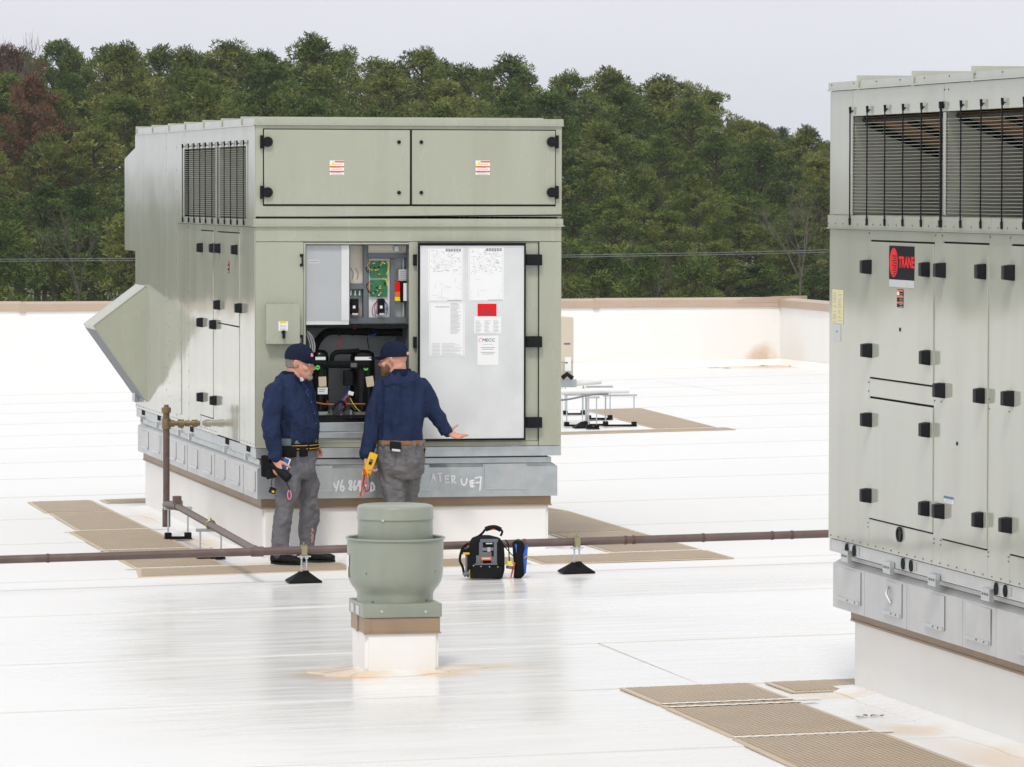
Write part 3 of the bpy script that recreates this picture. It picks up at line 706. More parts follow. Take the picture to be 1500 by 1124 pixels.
# galvanised sill under the bay
bm = bmesh.new(); box(bm, ox0+.001, ox1-.001, -.006, .028, FZ(631.5), FZ(618)); bevel(bm, .003); obj('bay_sill', bm, 'galv', U, smooth=False)
bm = bmesh.new(); box(bm, ox0+.001, ox1-.001, -.020, .028, FZ(641), FZ(632)); bevel(bm, .004); obj('bay_sill', bm, 'galv', U, smooth=False)
bx('lower_sill_panel', ox0+.001, ox1-.001, -.003, .028, FZ(647.8), FZ(641.4), 'paint', U)
def FB(px, py, y): return F(px, py, y)
def fbx(name, a, b, c, d_, y0, y1, mt_, parent=U, bv=0, **k):
    """box whose FRONT face (depth y0) covers photo px a..b, py c..d"""
    x0, z1 = F(a, c, y0); x1, z0 = F(b, d_, y0); return bx(name, x0, x1, y0, y1, z0, z1, mt_, parent, bv=bv, **k)
# control compartment, upper part
fbx('control_back', 446, 606, 356, 476, .20, .21, 'greypanel')
fbx('control_cover', 448, 511.5, 359, 476, .035, .05, 'greypanel', bv=.003, label='grey flat cover of the control compartment')
fbx('cover_flange', 500, 511.5, 359.5, 470, .028, .034, 'inner_door'); fbx('cover_flange', 448.5, 511, 471, 475.7, .028, .034, 'inner_door')
lb = fbx('name_strip', 452, 468, 380.5, 386, .033, .0345, 'silver'); fbx('print_line', 453.5, 466.5, 382.7, 383.8, .0322, .0329, 'ink', lb)
for a in ((532.5, 539, 358, 476), (572, 578, 379, 476)): fbx('control_post', *a, .13, .19, 'steelgrey')
for a in ((539.2, 599, 371.5, 378), (512, 532.3, 415.6, 423.5), (512, 599, 465.5, 474)): fbx('control_rail', *a, .12, .185, 'steelgrey')
fbx('cream_panel', 539.5, 599, 359.5, 371.2, .14, .16, 'cream'); fbx('junction_box', 578, 584, 361, 368, .10, .138, 'galv')
bm = bmesh.new(); x_, z_ = F(570, 366, .138)
fbx('white_liner', 512.5, 532, 360, 415.3, .17, .18, 'cream'); fbx('white_liner', 540, 571.6, 379, 465, .17, .18, 'paper')
for px in (514, 521):
    x_, z1_ = F(px, 393, .165); _, z2_ = F(px, 409, .165); bm = bmesh.new(); tube(bm, curve_pts([(x_, .165, z1_), (x_+.02, .16, (z1_+z2_)/2), (x_+.01, .165, z2_)], 4), .003, 5); obj('tie_loop', bm, 'ink', U)
brd = []
for a in ((542.3, 567.3, 382.5, 407.3), (542.3, 567.3, 410.3, 434.8)):
    b_ = fbx('circuit_board', *a, .150, .158, 'green'); brd.append(b_)
    for j in range(12):
        cx_ = random.uniform(a[0]+1, a[1]-3); cy_ = random.uniform(a[2]+1, a[3]-3); s_ = random.uniform(1, 2.6)
        fbx('board_component', cx_, cx_+s_, cy_, cy_+s_*.8, .138, .149, random.choice(['blackpaint', 'paper', 'blackpaint', 'silver', 'yellow', 'green']), b_)
for i, px in enumerate((513, 516.2, 519.4, 522.6, 525.8, 529)):
    fbx('terminal_strip', px, px+2, 426, 433, .15, .165, 'green' if i % 2 else 'paper')
for a in ((514, 525.6, 438, 461), (553.8, 563.8, 438, 461)):
    c_ = fbx('contactor', *a, .09, .16, 'blackpaint', bv=.006); fbx('contactor_cap', a[0]+3, a[0]+6.5, a[2]+10, a[2]+14, .083, .0895, 'paper', c_)
    fbx('contactor_foot', a[0]+2, a[1]-1, a[3]-2, a[3]+.6, .085, .09, 'silver', c_)
tb = fbx('white_relay', 584, 598.5, 395, 411.8, .12, .18, 'silver', bv=.004)
for j in range(5): fbx('relay_line', 585, 597, 397+j*3, 397.9+j*3, .1175, .1195, 'ink', tb)
fbx('red_terminal', 578.4, 586, 413.5, 427, .13, .18, 'red'); fbx('yellow_terminal', 578.4, 586, 435, 441, .13, .18, 'brightyellow'); fbx('red_terminal', 578.4, 586, 427.4, 434.6, .13, .18, 'orange')
tb = fbx('black_relay', 588, 598.3, 413.5, 443, .11, .18, 'blackpaint', bv=.003); fbx('relay_label', 591, 595.5, 415, 441, .1075, .1095, 'paper', tb)
fbx('conduit', 589.8, 592, 378.5, 395, .15, .17, 'galv'); fbx('conduit', 589.8, 592, 443.4, 465, .15, .17, 'galv')
def wire(pxs, y, mt_, r=.0035, name='wire', parent=U):
    pts = [(F(a, b, c if len(q) == 3 else y)[0], (q[2] if len(q) == 3 else y), F(a, b, y)[1]) for q in pxs for a, b, c in [(q[0], q[1], q[2] if len(q) == 3 else y)]]
    bm = bmesh.new(); tube(bm, curve_pts(pts, 5), r, 6); return obj(name, bm, mt_, parent)
for w_ in [([(543, 384), (538, 388), (541, 394), (546, 396)], 'yellow'), ([(543, 388), (536, 393), (540, 400)], 'blackpaint'), ([(566, 384), (570, 388), (568, 398), (566, 402)], 'brightyellow'),
           ([(556, 379), (560, 383), (557, 390)], 'yellow'), ([(544, 412), (537, 418), (541, 428), (546, 430)], 'blackpaint'), ([(543, 415), (538, 421), (543, 425)], 'orange'), ([(560, 408), (566, 411), (567, 418)], 'brightyellow'),
           ([(514, 440), (509, 450), (512, 462), (520, 466)], 'red'), ([(517, 438), (521, 445), (527, 455), (524, 464)], 'orange'), ([(553, 440), (546, 450), (546, 461), (552, 464)], 'bluecover'),
           ([(556, 438), (549, 448), (550, 463)], 'red'), ([(562, 439), (568, 449), (566, 462)], 'darkink'), ([(559, 437), (564, 442), (567, 455)], 'blue')]:
    wire(w_[0], .125, w_[1])
# compressor bay
fbx('bay_divider', 447.6, 599, 476.2, 480.5, .03, .5, 'blackpaint')
def pix(pts, y): return [(F(a, b, y)[0], y+(c if c else 0), F(a, b, y)[1]) for a, b, c in [(q+(0,))[:3] for q in pts]]
bm = bmesh.new(); tube(bm, curve_pts(pix([(601, 488), (580, 487), (550, 487), (520, 485.5), (495, 485), (482, 486), (472, 492), (464, 503), (459, 520), (458, 540)], .30), 5), .031, 12); obj('insulated_suction_pipe', bm, 'foam', U)
for px in (497, 516, 545):
    bm = bmesh.new(); tube(bm, pix([(px-.9, 485.8), (px+.9, 485.8)], .30), .034, 12); obj('foam_tape', bm, 'gasket', U)
def compressor(px, pyt, pyb, rpx, y, lab):
    x, zt_ = F(px, pyt, y); _, zb_ = F(px, pyb, y); r = rpx*(abs(CAMP.y)+y)/FPX
    h = zt_-zb_; bm = bmesh.new(); lathe(bm, x, y, [(0, zb_), (r*.92, zb_), (r*.98, zb_+.03), (r*.98, zb_+h*.33), (r*1.03, zb_+h*.335), (r*1.03, zb_+h*.36), (r*.97, zb_+h*.37), (r*.97, zt_-h*.13), (r*.88, zt_-h*.05), (r*.55, zt_-.004), (0, zt_)], 28)
    c = obj('compressor', bm, 'blackpaint', U, label=lab)
    bm = bmesh.new(); lathe(bm, x, y, [(0, zb_-.03), (r*1.35, zb_-.03), (r*1.35, zb_-.004), (0, zb_-.002)], 6); obj('compressor_foot', bm, 'galv', c, smooth=False)
    for s_ in (-1, 1):
        bm = bmesh.new(); tube(bm, [(x+s_*r*1.1, y-r*.9, zb_-.06), (x+s_*r*1.1, y-r*.9, zb_+.012)], .012, 8); obj('mount_bolt', bm, 'zinc', c)
    return c, x, r
c1, cx1, cr1 = compressor(468.5, 512.5, 602, 13.5, .22, 'left black compressor with green disc')
c2, cx2, cr2 = compressor(531, 512.5, 602, 19, .24, 'right black compressor with green disc')
def stick(c, px0, px1, py0, py1, y, mt_, name='label_plate', rot=0):
    x0, z1 = F(px0, py0, y); x1, z0 = F(px1, py1, y); bm = bmesh.new(); box(bm, x0, x1, y, y+.003, z0, z1)
    if rot: bmesh.ops.rotate(bm, cent=((x0+x1)/2, y, (z0+z1)/2), matrix=Matrix.Rotation(rot, 3, 'Y'), verts=bm.verts[:])
    return obj(name, bm, mt_, c, smooth=False)
stick(c1, 462, 477, 523, 527.5, .140, 'paper'); stick(c2, 520, 544, 523, 527.8, .132, 'paper')
stick(c1, 466.8, 478, 552, 566.5, .136, 'tanlabel', rot=-.04); q_ = stick(c1, 465.5, 480, 568, 577.6, .138, 'paper'); fbx('print_line', 467, 477, 570, 571, .1365, .1375, 'ink', q_); fbx('print_line', 467, 475, 573, 574, .1365, .1375, 'ink', q_)
stick(c2, 536.5, 547.5, 551.5, 566.5, .128, 'tanlabel', rot=-.14)
for c, px, yy in ((c1, 465.2, .142), (c2, 535.8, .134)):
    x_, z_ = F(px, 538.6 if c is c1 else 539.6, yy-.006); bm = bmesh.new(); cyl_y(bm, x_, z_, .0185, yy-.010, yy-.004, 18); dd = obj('green_disc', bm, 'limegreen', c)
    bm = bmesh.new(); box(bm, x_-.010, x_+.010, yy-.0115, yy-.0105, z_-.004, z_+.004); obj('disc_print', bm, 'darkink', dd, smooth=False)
bm = bmesh.new(); tube(bm, curve_pts(pix([(487, 536), (486, 526), (489, 519), (496, 516), (510, 515.5), (526, 514)], .18), 5), .020, 12); obj('equaliser_pipe', bm, 'foam', U)
bm = bmesh.new(); tube(bm, curve_pts(pix([(472, 534.5), (490, 534), (512, 534.5), (540, 534.5)], .14), 4), .030, 12); obj('insulated_cross_pipe', bm, 'foam', U)
stick(U, 512, 524.5, 530, 540, .105, 'gasket', 'terminal_cover'); stick(U, 514, 522.5, 532, 538, .1, 'steelgrey', 'terminal_label')
fbx('terminal_box', 504.5, 517, 543, 565, .13, .2, 'gasket', bv=.005)
bm = bmesh.new(); tube(bm, curve_pts(pix([(463, 590), (480, 592.5), (510, 592), (535, 592.2)], .10), 4), .0075, 8); tube(bm, pix([(479.5, 592), (479.5, 587)], .10), .009, 8); obj('copper_equaliser_line', bm, 'copper', U)
for k_, w_ in enumerate([([(487, 601), (492, 592), (500, 588), (506, 595), (502, 603)], 'gasket', .012), ([(498, 596), (500, 588), (505, 582), (511, 577)], 'blue', .004), ([(497, 600), (499, 592), (504, 586), (510, 580)], 'bluecover', .004),
                         ([(500, 598), (508, 594), (505, 584), (512, 579)], 'red', .004), ([(513, 583), (517, 591), (523, 599), (528, 603)], 'brightyellow', .003), ([(511, 584), (515, 594), (521, 601)], 'green', .003),
                         ([(500, 493), (499, 500), (495, 507), (491, 511)], 'red', .004), ([(538, 494), (539, 503), (541, 512)], 'gasket', .004), ([(452, 486), (458, 495), (461, 508), (459, 520)], 'paper', .006),
                         ([(450, 485), (455, 495), (458, 508), (457, 519)], 'paper', .006), ([(449, 489), (453, 499), (455, 510), (455, 518)], 'paper', .005), ([(551, 489), (545, 492), (540, 491)], 'blue', .005),
                         ([(509, 560), (508, 570), (506, 578)], 'blue', .004), ([(520, 470), (524, 475), (522, 480), (518, 482)], 'red', .004), ([(517, 480), (525, 477), (527, 468), (521, 464)], 'red', .003), ([(533, 474), (533, 482)], 'gasket', .004)]):
    wire(w_[0], .09 if k_ < 6 else .2, w_[1], w_[2])
stick(U, 510, 518, 573.5, 579, .085, 'paper', 'wire_tag', rot=.3)
fbx('floor_tray_rim', 447.8, 599, 608.5, 611.2, .02, .03, 'gasket'); 
for px in (481, 500, 514): 
    bm = bmesh.new(); x_, z_ = F(px, 612, .06); tube(bm, [(x_, .06, z_), (x_, .06, z_+.03)], .012, 8); obj('floor_bolt', bm, 'zinc', U)
# open door showing its inner face
dx0, dx1, dz1, dz0 = FX(611.8, -.06), FX(770.2, -.06), FZ(355.8, -.06), FZ(646.6, -.06)
bm = bmesh.new(); box(bm, dx0, dx1, -.055, -.018, dz0, dz1); bevel(bm, .004)
dr = obj('open_door', bm, 'paint', U, label='open service door with its bare inner face and papers showing')
for a in ((dx0, dx1, dz1-.022, dz1), (dx0, dx1, dz0, dz0+.016), (dx0, dx0+.018, dz0+.017, dz1-.023), (dx1-.014, dx1, dz0+.017, dz1-.023)):
    bx('door_gasket', a[0]+.001, a[1]-.001, -.068, -.056, a[2]+.0005, a[3]-.0005, 'gasket', dr)
bx('inner_panel', dx0+.020, dx1-.016, -.063, -.0565, dz0+.018, dz1-.024, 'inner_door', dr)
bx('panel_rim', dx0+.0205, dx0+.026, -.067, -.0635, dz0+.02, dz1-.026, 'inner_door', dr); bx('panel_rim', dx1-.022, dx1-.0165, -.067, -.0635, dz0+.02, dz1-.026, 'inner_door', dr)
bx('panel_rim', dx0+.027, dx1-.023, -.067, -.0635, dz1-.034, dz1-.026, 'inner_door', dr)
# papers on the door
yp = -.0645
def paper(a, b, c, d_, mt_='paper', skew=0):
    x0, z1 = F(a, c, yp); x1, z0 = F(b, d_, yp); return bx('paper_sheet', x0, x1, yp, -.0635, z0, z1, mt_, dr), x0, x1, z0, z1
def lines(parent, rects, mt_='ink', name='printed_diagram'):
    bm = bmesh.new()
    for x0, x1, z0, z1 in rects: box(bm, x0, x1, yp-.0009, yp-.0001, z0, z1)
    return obj(name, bm, mt_, parent, smooth=False)
def diagram(sheet, x0, x1, z0, z1, seed, style):
    R_ = random.Random(seed); rects = []; w_, h_ = x1-x0, z1-z0; t_ = .0009
    if style == 'wiring':
        for _ in range(60):
            cx_ = x0+w_*R_.uniform(.06, .9); cz_ = z0+h_*R_.choice([R_.uniform(.55, .96), R_.uniform(.04, .96)]); l = w_*R_.uniform(.03, .22)
            if R_.random() < .6: rects.append((cx_, min(x1-.01, cx_+l), cz_, cz_+t_))
            else: rects.append((cx_, cx_+t_, cz_, min(z1-.01, cz_+l)))
        for _ in range(60):
            cx_ = x0+w_*R_.uniform(.06, .9); cz_ = z0+h_*R_.uniform(.5, .95); rects.append((cx_, cx_+.010, cz_, cz_+.003))
        for k in range(6): rects.append((x0+w_*(.5+.075*k), x0+w_*(.56+.075*k), z1-.03, z1-.008))
        rects.append((x0+w_*.55, x1-.01, z0+.006, z0+.010))
    elif style == 'legend':
        for k in range(26):
            zz = z1-h_*(.03+.022*k); rects.append((x0+w_*.60, x0+w_*R_.uniform(.78, .9), zz, zz+.0025))
        for k in range(16): rects.append((x0+w_*R_.uniform(.2, .5), x0+w_*R_.uniform(.5, .56), z1-h_*R_.uniform(.03, .14), z1-h_*R_.uniform(.03, .14)+.001)) if False else None
        for k in range(9):
            zz = z0+h_*(.03+.025*k); rects.append((x0+w_*.08, x0+w_*.3, zz, zz+.002)); rects.append((x0+w_*.36, x0+w_*R_.uniform(.55, .95), zz, zz+.002))
        for k in range(10): rects.append((x0+w_*(.18+.04*k), x0+w_*(.2+.04*k), z1-h_*.1, z1-h_*.1+.01))
    for r in (rects):
        pass
    rects = [r for r in rects if r]
    lines(sheet, rects)
    t2 = [(x0+.008, x1-.008, z1-.0065, z1-.0055), (x0+.008, x1-.008, z0+.004, z0+.005), (x0+.008, x0+.009, z0+.005, z1-.0065), (x1-.009, x1-.008, z0+.005, z1-.0065)]
    lines(sheet, t2, name='printed_border')
for a, st, sd_ in (((627.3, 678.3, 363.2, 441.5), 'wiring', 1), ((686.2, 738, 362.6, 441), 'wiring', 2), ((628.6, 680.6, 442.8, 522), 'legend', 3)):
    sh, x0, x1, z0, z1 = paper(*a); diagram(sh, x0, x1, z0, z1, sd_, st)
sh, x0, x1, z0, z1 = paper(699.6, 727.3, 445.2, 463.4, 'red'); lines(sh, [(x0+.02, x1-.02, z0+.015+k*.014, z0+.018+k*.014) for k in range(5)], 'darkink', 'printed_lines')
sh['label'] = 'small bright red notice'
sh, x0, x1, z0, z1 = paper(694.7, 734, 463.7, 488.3); w_ = x1-x0
lines(sh, [(x0+w_*.05+w_*.33*c, x0+w_*(.05+.33*c+random.uniform(.12, .24)), z0+.010+k*.011, z0+.0125+k*.011) for k in range(9) for c in range(3)], 'ink', 'printed_table')
sh, x0, x1, z0, z1 = paper(699.5, 730, 492, 534.8); w_ = x1-x0
xm, zm = (x0+x1)/2, F(714.5, 498.5, yp)[1]
text('MECC', .036, 'darkink', sh, (xm+.003, yp-.0012, zm), RF, 'logo_lettering', shear=.15, sx=1.1)
bm = bmesh.new(); tube(bm, [(xm-.05+.02*cos(a_*.3+1.2)-.006, yp-.001, zm+.017*sin(a_*.3+1.2)) for a_ in range(12)], .0015, 4); obj('logo_swoosh', bm, 'red', sh)
lines(sh, [(x0+w_*.25, x1-w_*.25, zm-.035, zm-.033), (x0+w_*.15, x1-w_*.15, zm-.062, zm-.058), (x0+w_*.24, x1-w_*.24, zm-.075, zm-.071), (x0+w_*.15, x1-w_*.15, zm-.100, zm-.096), (x0+w_*.24, x1-w_*.24, zm-.113, zm-.109)], 'ink', 'printed_lines')
# hinges
for c_, d_ in ((372.8, 389), (492.8, 509), (611.3, 627)):
    x0, z1 = F(771.2, c_, -.05); x1, z0 = F(794, d_, -.05)
    bm = bmesh.new(); box(bm, x0, x1, -.065, -.002, z0, z1); bevel(bm, .008, 2); hg = obj('hinge', bm, 'plastic', dr)
    bm = bmesh.new(); box(bm, x0+.012, x0+.05, -.070, -.064, z0+.02, z1-.02); obj('hinge_cover', bm, 'plastic', hg, smooth=False)
    if c_ < 600:
        x0, _ = F(605.6, c_, -.03); x1, _ = F(611.2, c_, -.03); bm = bmesh.new(); box(bm, x0, x1, -.035, -.002, z0, z1); bevel(bm, .004); obj('hinge_half', bm, 'plastic', U)
# disconnect box
x0, z1 = F(391, 446.8, -.09); x1, z0 = F(438.6, 503.3, -.09)
bm = bmesh.new(); box(bm, x0, x1, -.085, -.002, z0, z1); bevel(bm, .004); db = obj('disconnect_box', bm, 'paint', U, label='square electrical disconnect box with black lever')
bm = bmesh.new(); box(bm, x0-.004, x1+.004, -.092, -.0855, z0-.004, z1+.004); bevel(bm, .002); obj('box_cover', bm, 'paint', db, smooth=False)
a, b = F(408, 471, -.093); c, d_ = F(421.8, 484.8, -.093); st_ = bx('box_sticker', a, c, -.0945, -.0925, d_, b, 'paper', db)
bx('yellow_band', a+.008, c-.012, -.0953, -.0947, b-.016, b-.001, 'brightyellow', st_)
for k in range(4): bx('print_line', a+.01, c-.01-.01*(k % 2), -.0951, -.0947, d_+.008+k*.012, d_+.011+k*.012, 'ink', st_)
xx, zz = F(415.3, 490.5, -.1); bm = bmesh.new(); box(bm, xx-.009, xx+.010, -.125, -.093, zz-.030, zz+.028); bevel(bm, .004); lv = obj('lever_handle', bm, 'plastic', db)
bm = bmesh.new(); cyl_y(bm, xx, zz+.02, .016, -.112, -.0925); obj('lever_boss', bm, 'plastic', db)
for px in (394, 404, 417, 430):
    xq, zq = F(px, 444.8); bx('mount_tab', xq-.012, xq+.012, -.012, -.0005, zq-.012, zq+.010, 'paint', db)
for pyc in (381.5, 500):
    xx, zz = F(442.1, pyc, -.02); bm = bmesh.new(); tube(bm, curve_pts([(xx, -.003, zz+.042), (xx, -.035, zz+.034), (xx, -.038, zz-.034), (xx, -.003, zz-.042)], 4), .0065, 8)
    h_ = obj('pull_handle', bm, 'plastic', U); bm = bmesh.new(); box(bm, xx-.013, xx+.013, -.007, -.0045, zz+.028, zz+.05); box(bm, xx-.013, xx+.013, -.007, -.0045, zz-.05, zz-.028); obj('handle_foot', bm, 'plastic', h_, smooth=False)
# screws on the front
P_ = []
for px in (380, 490, 600, 710, 815): P_.append((FX(px), -.0165, FZ(180)))
for px in (380, 469, 556, 643, 729, 816): P_ += [(FX(px), -.0145, FZ(328)), (FX(px), -.0005, FZ(346))]
for px in (380, 400, 421, 443, 795, 806, 816): P_.append((FX(px), -.0005, FZ(352)))
for px in (380, 817): P_ += [(FX(px), -.0005, FZ(y_)) for y_ in (400, 455, 545, 610, 640)]
screws_on(U, 'screws', P_, (0, -1, 0), .006, 'paint')
# ---------------- left side of the middle unit (plane x=0)
zcap0 = FZ(183.5)-.006
yl0, yl1 = SY(361.6), SY(271.3); zl1, zl0 = 3.388, S(316, 318.5)[1]
zl1 = S(361, 214.5)[1]
def sp_(name, ya, yb, z0, z1, mt_='paint_side', x0=-.008, x1=.0, xb=0.0, **k):
    bm = bmesh.new(); box(bm, xb+x0, xb+x1, ya+.003, yb-.003, z0+.002, z1-.002); bevel(bm, .0015); return obj(name, bm, mt_, U, smooth=False, **k)
zt_s = z_tr0
yS = {k: SY(k) for k in (200, 245.4, 261, 278.5, 294.9, 314, 319.8, 352.5)}; yS[375] = .001; yS[200] = D
bm = bmesh.new()
box(bm, .001, .035, .036, D-.031, ZR, zt_s); box(bm, .001, .035, yl1, D-.031, zt_s+.001, ZC-.051); box(bm, .001, .035, .036, yl0, zt_s+.001, ZC-.051)
box(bm, .001, .035, yl0+.001, yl1-.001, zl1, ZC-.051); box(bm, .001, .035, yl0+.001, yl1-.001, zt_s+.001, zl0)
obj('side_backing', bm, 'gap', U, smooth=False)
sp_('side_panel', yS[245.4], D, ZR, zcap0); sp_('side_panel', yS[261], yS[245.4], ZR, zcap0)
sp_('side_panel', yl1, yS[261], zt_s+.012, zcap0); sp_('side_panel', .001, yl0, zt_s+.012, zcap0); sp_('side_panel', yl0, yl1, zl1, zcap0); sp_('side_panel', yl0, yl1, zt_s+.012, zl0)
sp_('side_panel', yS[278.5], yS[261], ZR, zt_s-.01)
sp_('side_panel', yS[294.9], yS[278.5], ZR, zt_s-.01)
zd1 = S(304, 337.5)[1]; zd0 = S(304, 610)[1]
sp_('side_panel', yS[314], yS[294.9], zd1, zt_s-.01); d1 = sp_('side_door', yS[314], yS[294.9], zd0, zd1-.006, x0=-.012, label='narrow side door nearest the gas pipe'); sp_('side_panel', yS[314], yS[294.9], ZR, zd0-.004)
sp_('side_panel', yS[319.8], yS[314], ZR, zt_s-.01)
ze1 = S(336, 340)[1]; ze0 = S(336, 475.5)[1]
sp_('side_panel', yS[352.5], yS[319.8], ze1, zt_s-.01); d2 = sp_('side_door', yS[352.5], yS[319.8], ze0, ze1-.006, x0=-.012, label='upper side door with orange and black sticker'); d3 = sp_('side_door', yS[352.5], yS[319.8], ZR+.01, ze0-.006, x0=-.012, label='lower side door near the front corner')
sp_('side_panel', .001, yS[352.5], ZR, zt_s-.01)
# small access cover with screws
ya, yb = SY(267.3), SY(249.3); z1_, z0_ = S(258, 440)[1], S(258, 604)[1]
ac = bx('access_cover', -.013, -.0085, ya, yb, z0_, z1_, 'paint_side', U)
scr = []
for k in range(9):
    scr.append((-.013, ya+.03, z0_+(z1_-z0_)*k/8)); scr.append((-.013, yb-.03, z0_+(z1_-z0_)*k/8))
for yy_ in (yS[245.4]+.03, yS[261]+.03, yS[278.5]+.03, yS[319.8]-.04, yS[352.5]+.03):
    for k in range(13): scr.append((-.009, yy_, ZR+.06+k*(zcap0-ZR-.2)/12 if yy_ > yS[261] else ZR+.06+k*(zt_s-ZR-.1)/12))
for k in range(46): scr.append((-.009, .06+k*.155, ZR+.03))
for k in range(10): scr.append((-.009, .1+k*.42, zt_s+.045))
screws_on(U, 'screws', scr, (-1, 0, 0), .0045, 'steelgrey')
# belt trim on the side (front part only)
bm = bmesh.new(); box(bm, -.018, -.0085, .0, yS[261], zt_s+.0, zt_s+.052); box(bm, -.026, -.0, -.0, yS[261], zt_s-.008, zt_s-.0005); obj('belt_trim', bm, 'paint_side', U, smooth=False)
# top cap with standing seams, side
prev = -.014
for i, px in enumerate((357, 328, 301, 274, 250, 226, 203)):
    y_ = min(SY(px), D); bm = bmesh.new(); box(bm, -.014, .03, prev+.002, y_-.002, zcap0+.002, ZC-.002); box(bm, -.022, -.0142, prev+.002, y_-.002, zcap0-.004, zcap0+.006)
    obj('cap_trim', bm, 'paint_side', U, smooth=False)
    bm = bmesh.new(); box(bm, -.020, W-.02, y_-.012, y_+.012, ZC-.012, ZC+.018); box(bm, -.024, -.0145, y_-.010, y_+.010, zcap0-.008, ZC+.018); bevel(bm, .002); obj('standing_seam', bm, 'paint_side', U, smooth=False)
    prev = y_
# louvre recess
x_in = .42
bm = bmesh.new()
box(bm, x_in, x_in+.01, yl0-.02, yl1+.02, zl0-.02, zl1+.02)
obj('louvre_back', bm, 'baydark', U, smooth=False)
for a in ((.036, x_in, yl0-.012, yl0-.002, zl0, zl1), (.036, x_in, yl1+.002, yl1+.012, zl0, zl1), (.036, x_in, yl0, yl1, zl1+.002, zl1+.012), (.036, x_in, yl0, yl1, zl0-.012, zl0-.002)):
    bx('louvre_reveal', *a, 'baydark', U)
ydv0, ydv1 = SY(321.6), SY(314.8)
bx('louvre_divider', .004, x_in, ydv0, ydv1, zl0, zl1, 'paint', U)
def grille(t, name, x, ya, yb, z0, z1, n, mt_='wire_grey', r=.0045):
    bm = bmesh.new()
    for i in range(n):
        z = z0+(z1-z0)*(i+.5)/n; tube(bm, [(x, ya, z), (x, (ya+yb)/2, z-.002), (x, yb, z)], r, 5)
    return obj(name, bm, mt_, t, kind='stuff')
grille(U, 'guard_wires', -.012, yl0, yl1, zl0+.01, zl1-.01, 32, 'wire_grey', .0026)
def cord(t, x, y, z0, z1, thick=.0075):
    bm = bmesh.new(); pts = [(x+.004, y, z0), (x-.012, y, z0+.012)]
    n = 12
    for i in range(n+1): pts.append((x-.014, y+.0015*sin(i*1.3), z0+.02+(z1-z0-.04)*i/n))
    pts += [(x-.012, y, z1-.012), (x+.004, y, z1)]
    tube(bm, pts, thick, 6)
    for z in (z0, z1): tube(bm, [(x-.012, y, z-.018), (x-.014, y, z+.020)], thick*1.9, 6)
    return obj('lashing_cord', bm, 'plastic', t)
for px in (271.5, 280.2, 288.3, 297, 305.2, 314.8, 323.7, 333, 342.2, 351.7, 361.2): cord(U, -.012, SY(px), zl0-.035, zl1+.03, .0042)
# handles on the side
def handle_proto(x, y, z, flip=1):
    bm = bmesh.new(); s = .045
    v = box(bm, x-.048, x, y-.050, y+.050, z-.042, z+.042)
    for q in v:
        if q.co.x < x-.04: q.co.y = y+(q.co.y-y)*.55+flip*.012; q.co.z = z+(q.co.z-z)*.85
    bevel(bm, .006, 2)
    return bm
hp = obj('handle', handle_proto(-.012, SY(349), S(349, 366)[1]), 'plastic', d2)
for px, py, dd in ((292.7, 363, d1), (311.2, 363.7, d1), (318.4, 364, d2), (317.7, 446.8, d2), (349.0, 451.6, d2), (292.7, 472.5, d1), (311.5, 475.7, d1), (293, 582, d1), (312.3, 587, d1)):
    y_, z_ = S(px+2, py, -.02); dup(hp, dd, (WL[hp].x, y_, z_))
y_, z_ = S(335, 391.5, -.0125)
st_ = bx('warning_sticker', -.0138, -.0122, y_-.04, y_+.04, z_-.048, z_+.048, 'gasket', d2)
for k in (-.036, 0, .036): bx('orange_band', -.0146, -.014, y_-.038, y_+.038, z_+k-.006, z_+k+.006, 'orange', st_)
# rail details on the side: fork pockets and lifting lugs
for px in (210, 233, 265, 281, 333, 364):
    y_ = SY(px)
    for k in (-.05, .05): bx('fork_pocket', -.006, -.001, y_+k-.03, y_+k+.03, z_rail0+.035, z_rail0+.095, 'gap', U)
    bx('lifting_lug', -.03, -.0065, y_-.02, y_+.03, z_rail0-.035, z_rail0+.02, 'zinc', U)
# air hood on the left side
hy0, hy1 = SY(217.3), D-.02
hz_top = F(217.3, 419, hy0)[1]; hz_bot = F(217.3, 588.6, hy0)[1]; hx_p, hz_p = F(138, 478, hy0)
bm = bmesh.new()
prof = [(-.009, hz_top), (hx_p, hz_p), (hx_p+.018, hz_p-.035), (-.009, hz_bot)]
A_ = [bm.verts.new((x, hy0, z)) for x, z in prof]; B_ = [bm.verts.new((x, hy1, z)) for x, z in prof]
for i in (0, 1): bm.faces.new((A_[i], A_[i+1], B_[i+1], B_[i]))
bm.faces.new(A_); bm.faces.new(B_[::-1])
bmesh.ops.recalc_face_normals(bm, faces=bm.faces[:])
obj('air_hood', bm, 'paint', U, smooth=False, label='triangular intake hood sticking out of the left side')
# hood underside filter and rims
bm = bmesh.new(); o_ = .02
v = [bm.verts.new(p) for p in ((hx_p+.018, hy0+.01, hz_p-.035), (-.02, hy0+.01, hz_bot+.01), (-.02, hy1-.01, hz_bot+.01), (hx_p+.018, hy1-.01, hz_p-.035))]
bm.faces.new(v); obj('hood_filter', bm, 'steelgrey', U, smooth=False)
bm = bmesh.new(); tube(bm, [(-.012, hy0+.004, hz_top+.008), (hx_p-.004, hy0+.004, hz_p+.004)], .008, 4); tube(bm, [(hx_p-.004, hy0+.004, hz_p+.004), (-.014, hy0+.004, hz_bot)], .007, 4); obj('hood_rim', bm, 'paint', U)
bx('hood_flange', -.016, -.0085, hy0-.02, hy0+.03, hz_bot-.0, hz_top+.01, 'paint_side', U)
bx('hood_bracket', -.05, -.009, hy1-.25, hy1-.05, hz_bot-.03, hz_bot+.08, 'galv', U)
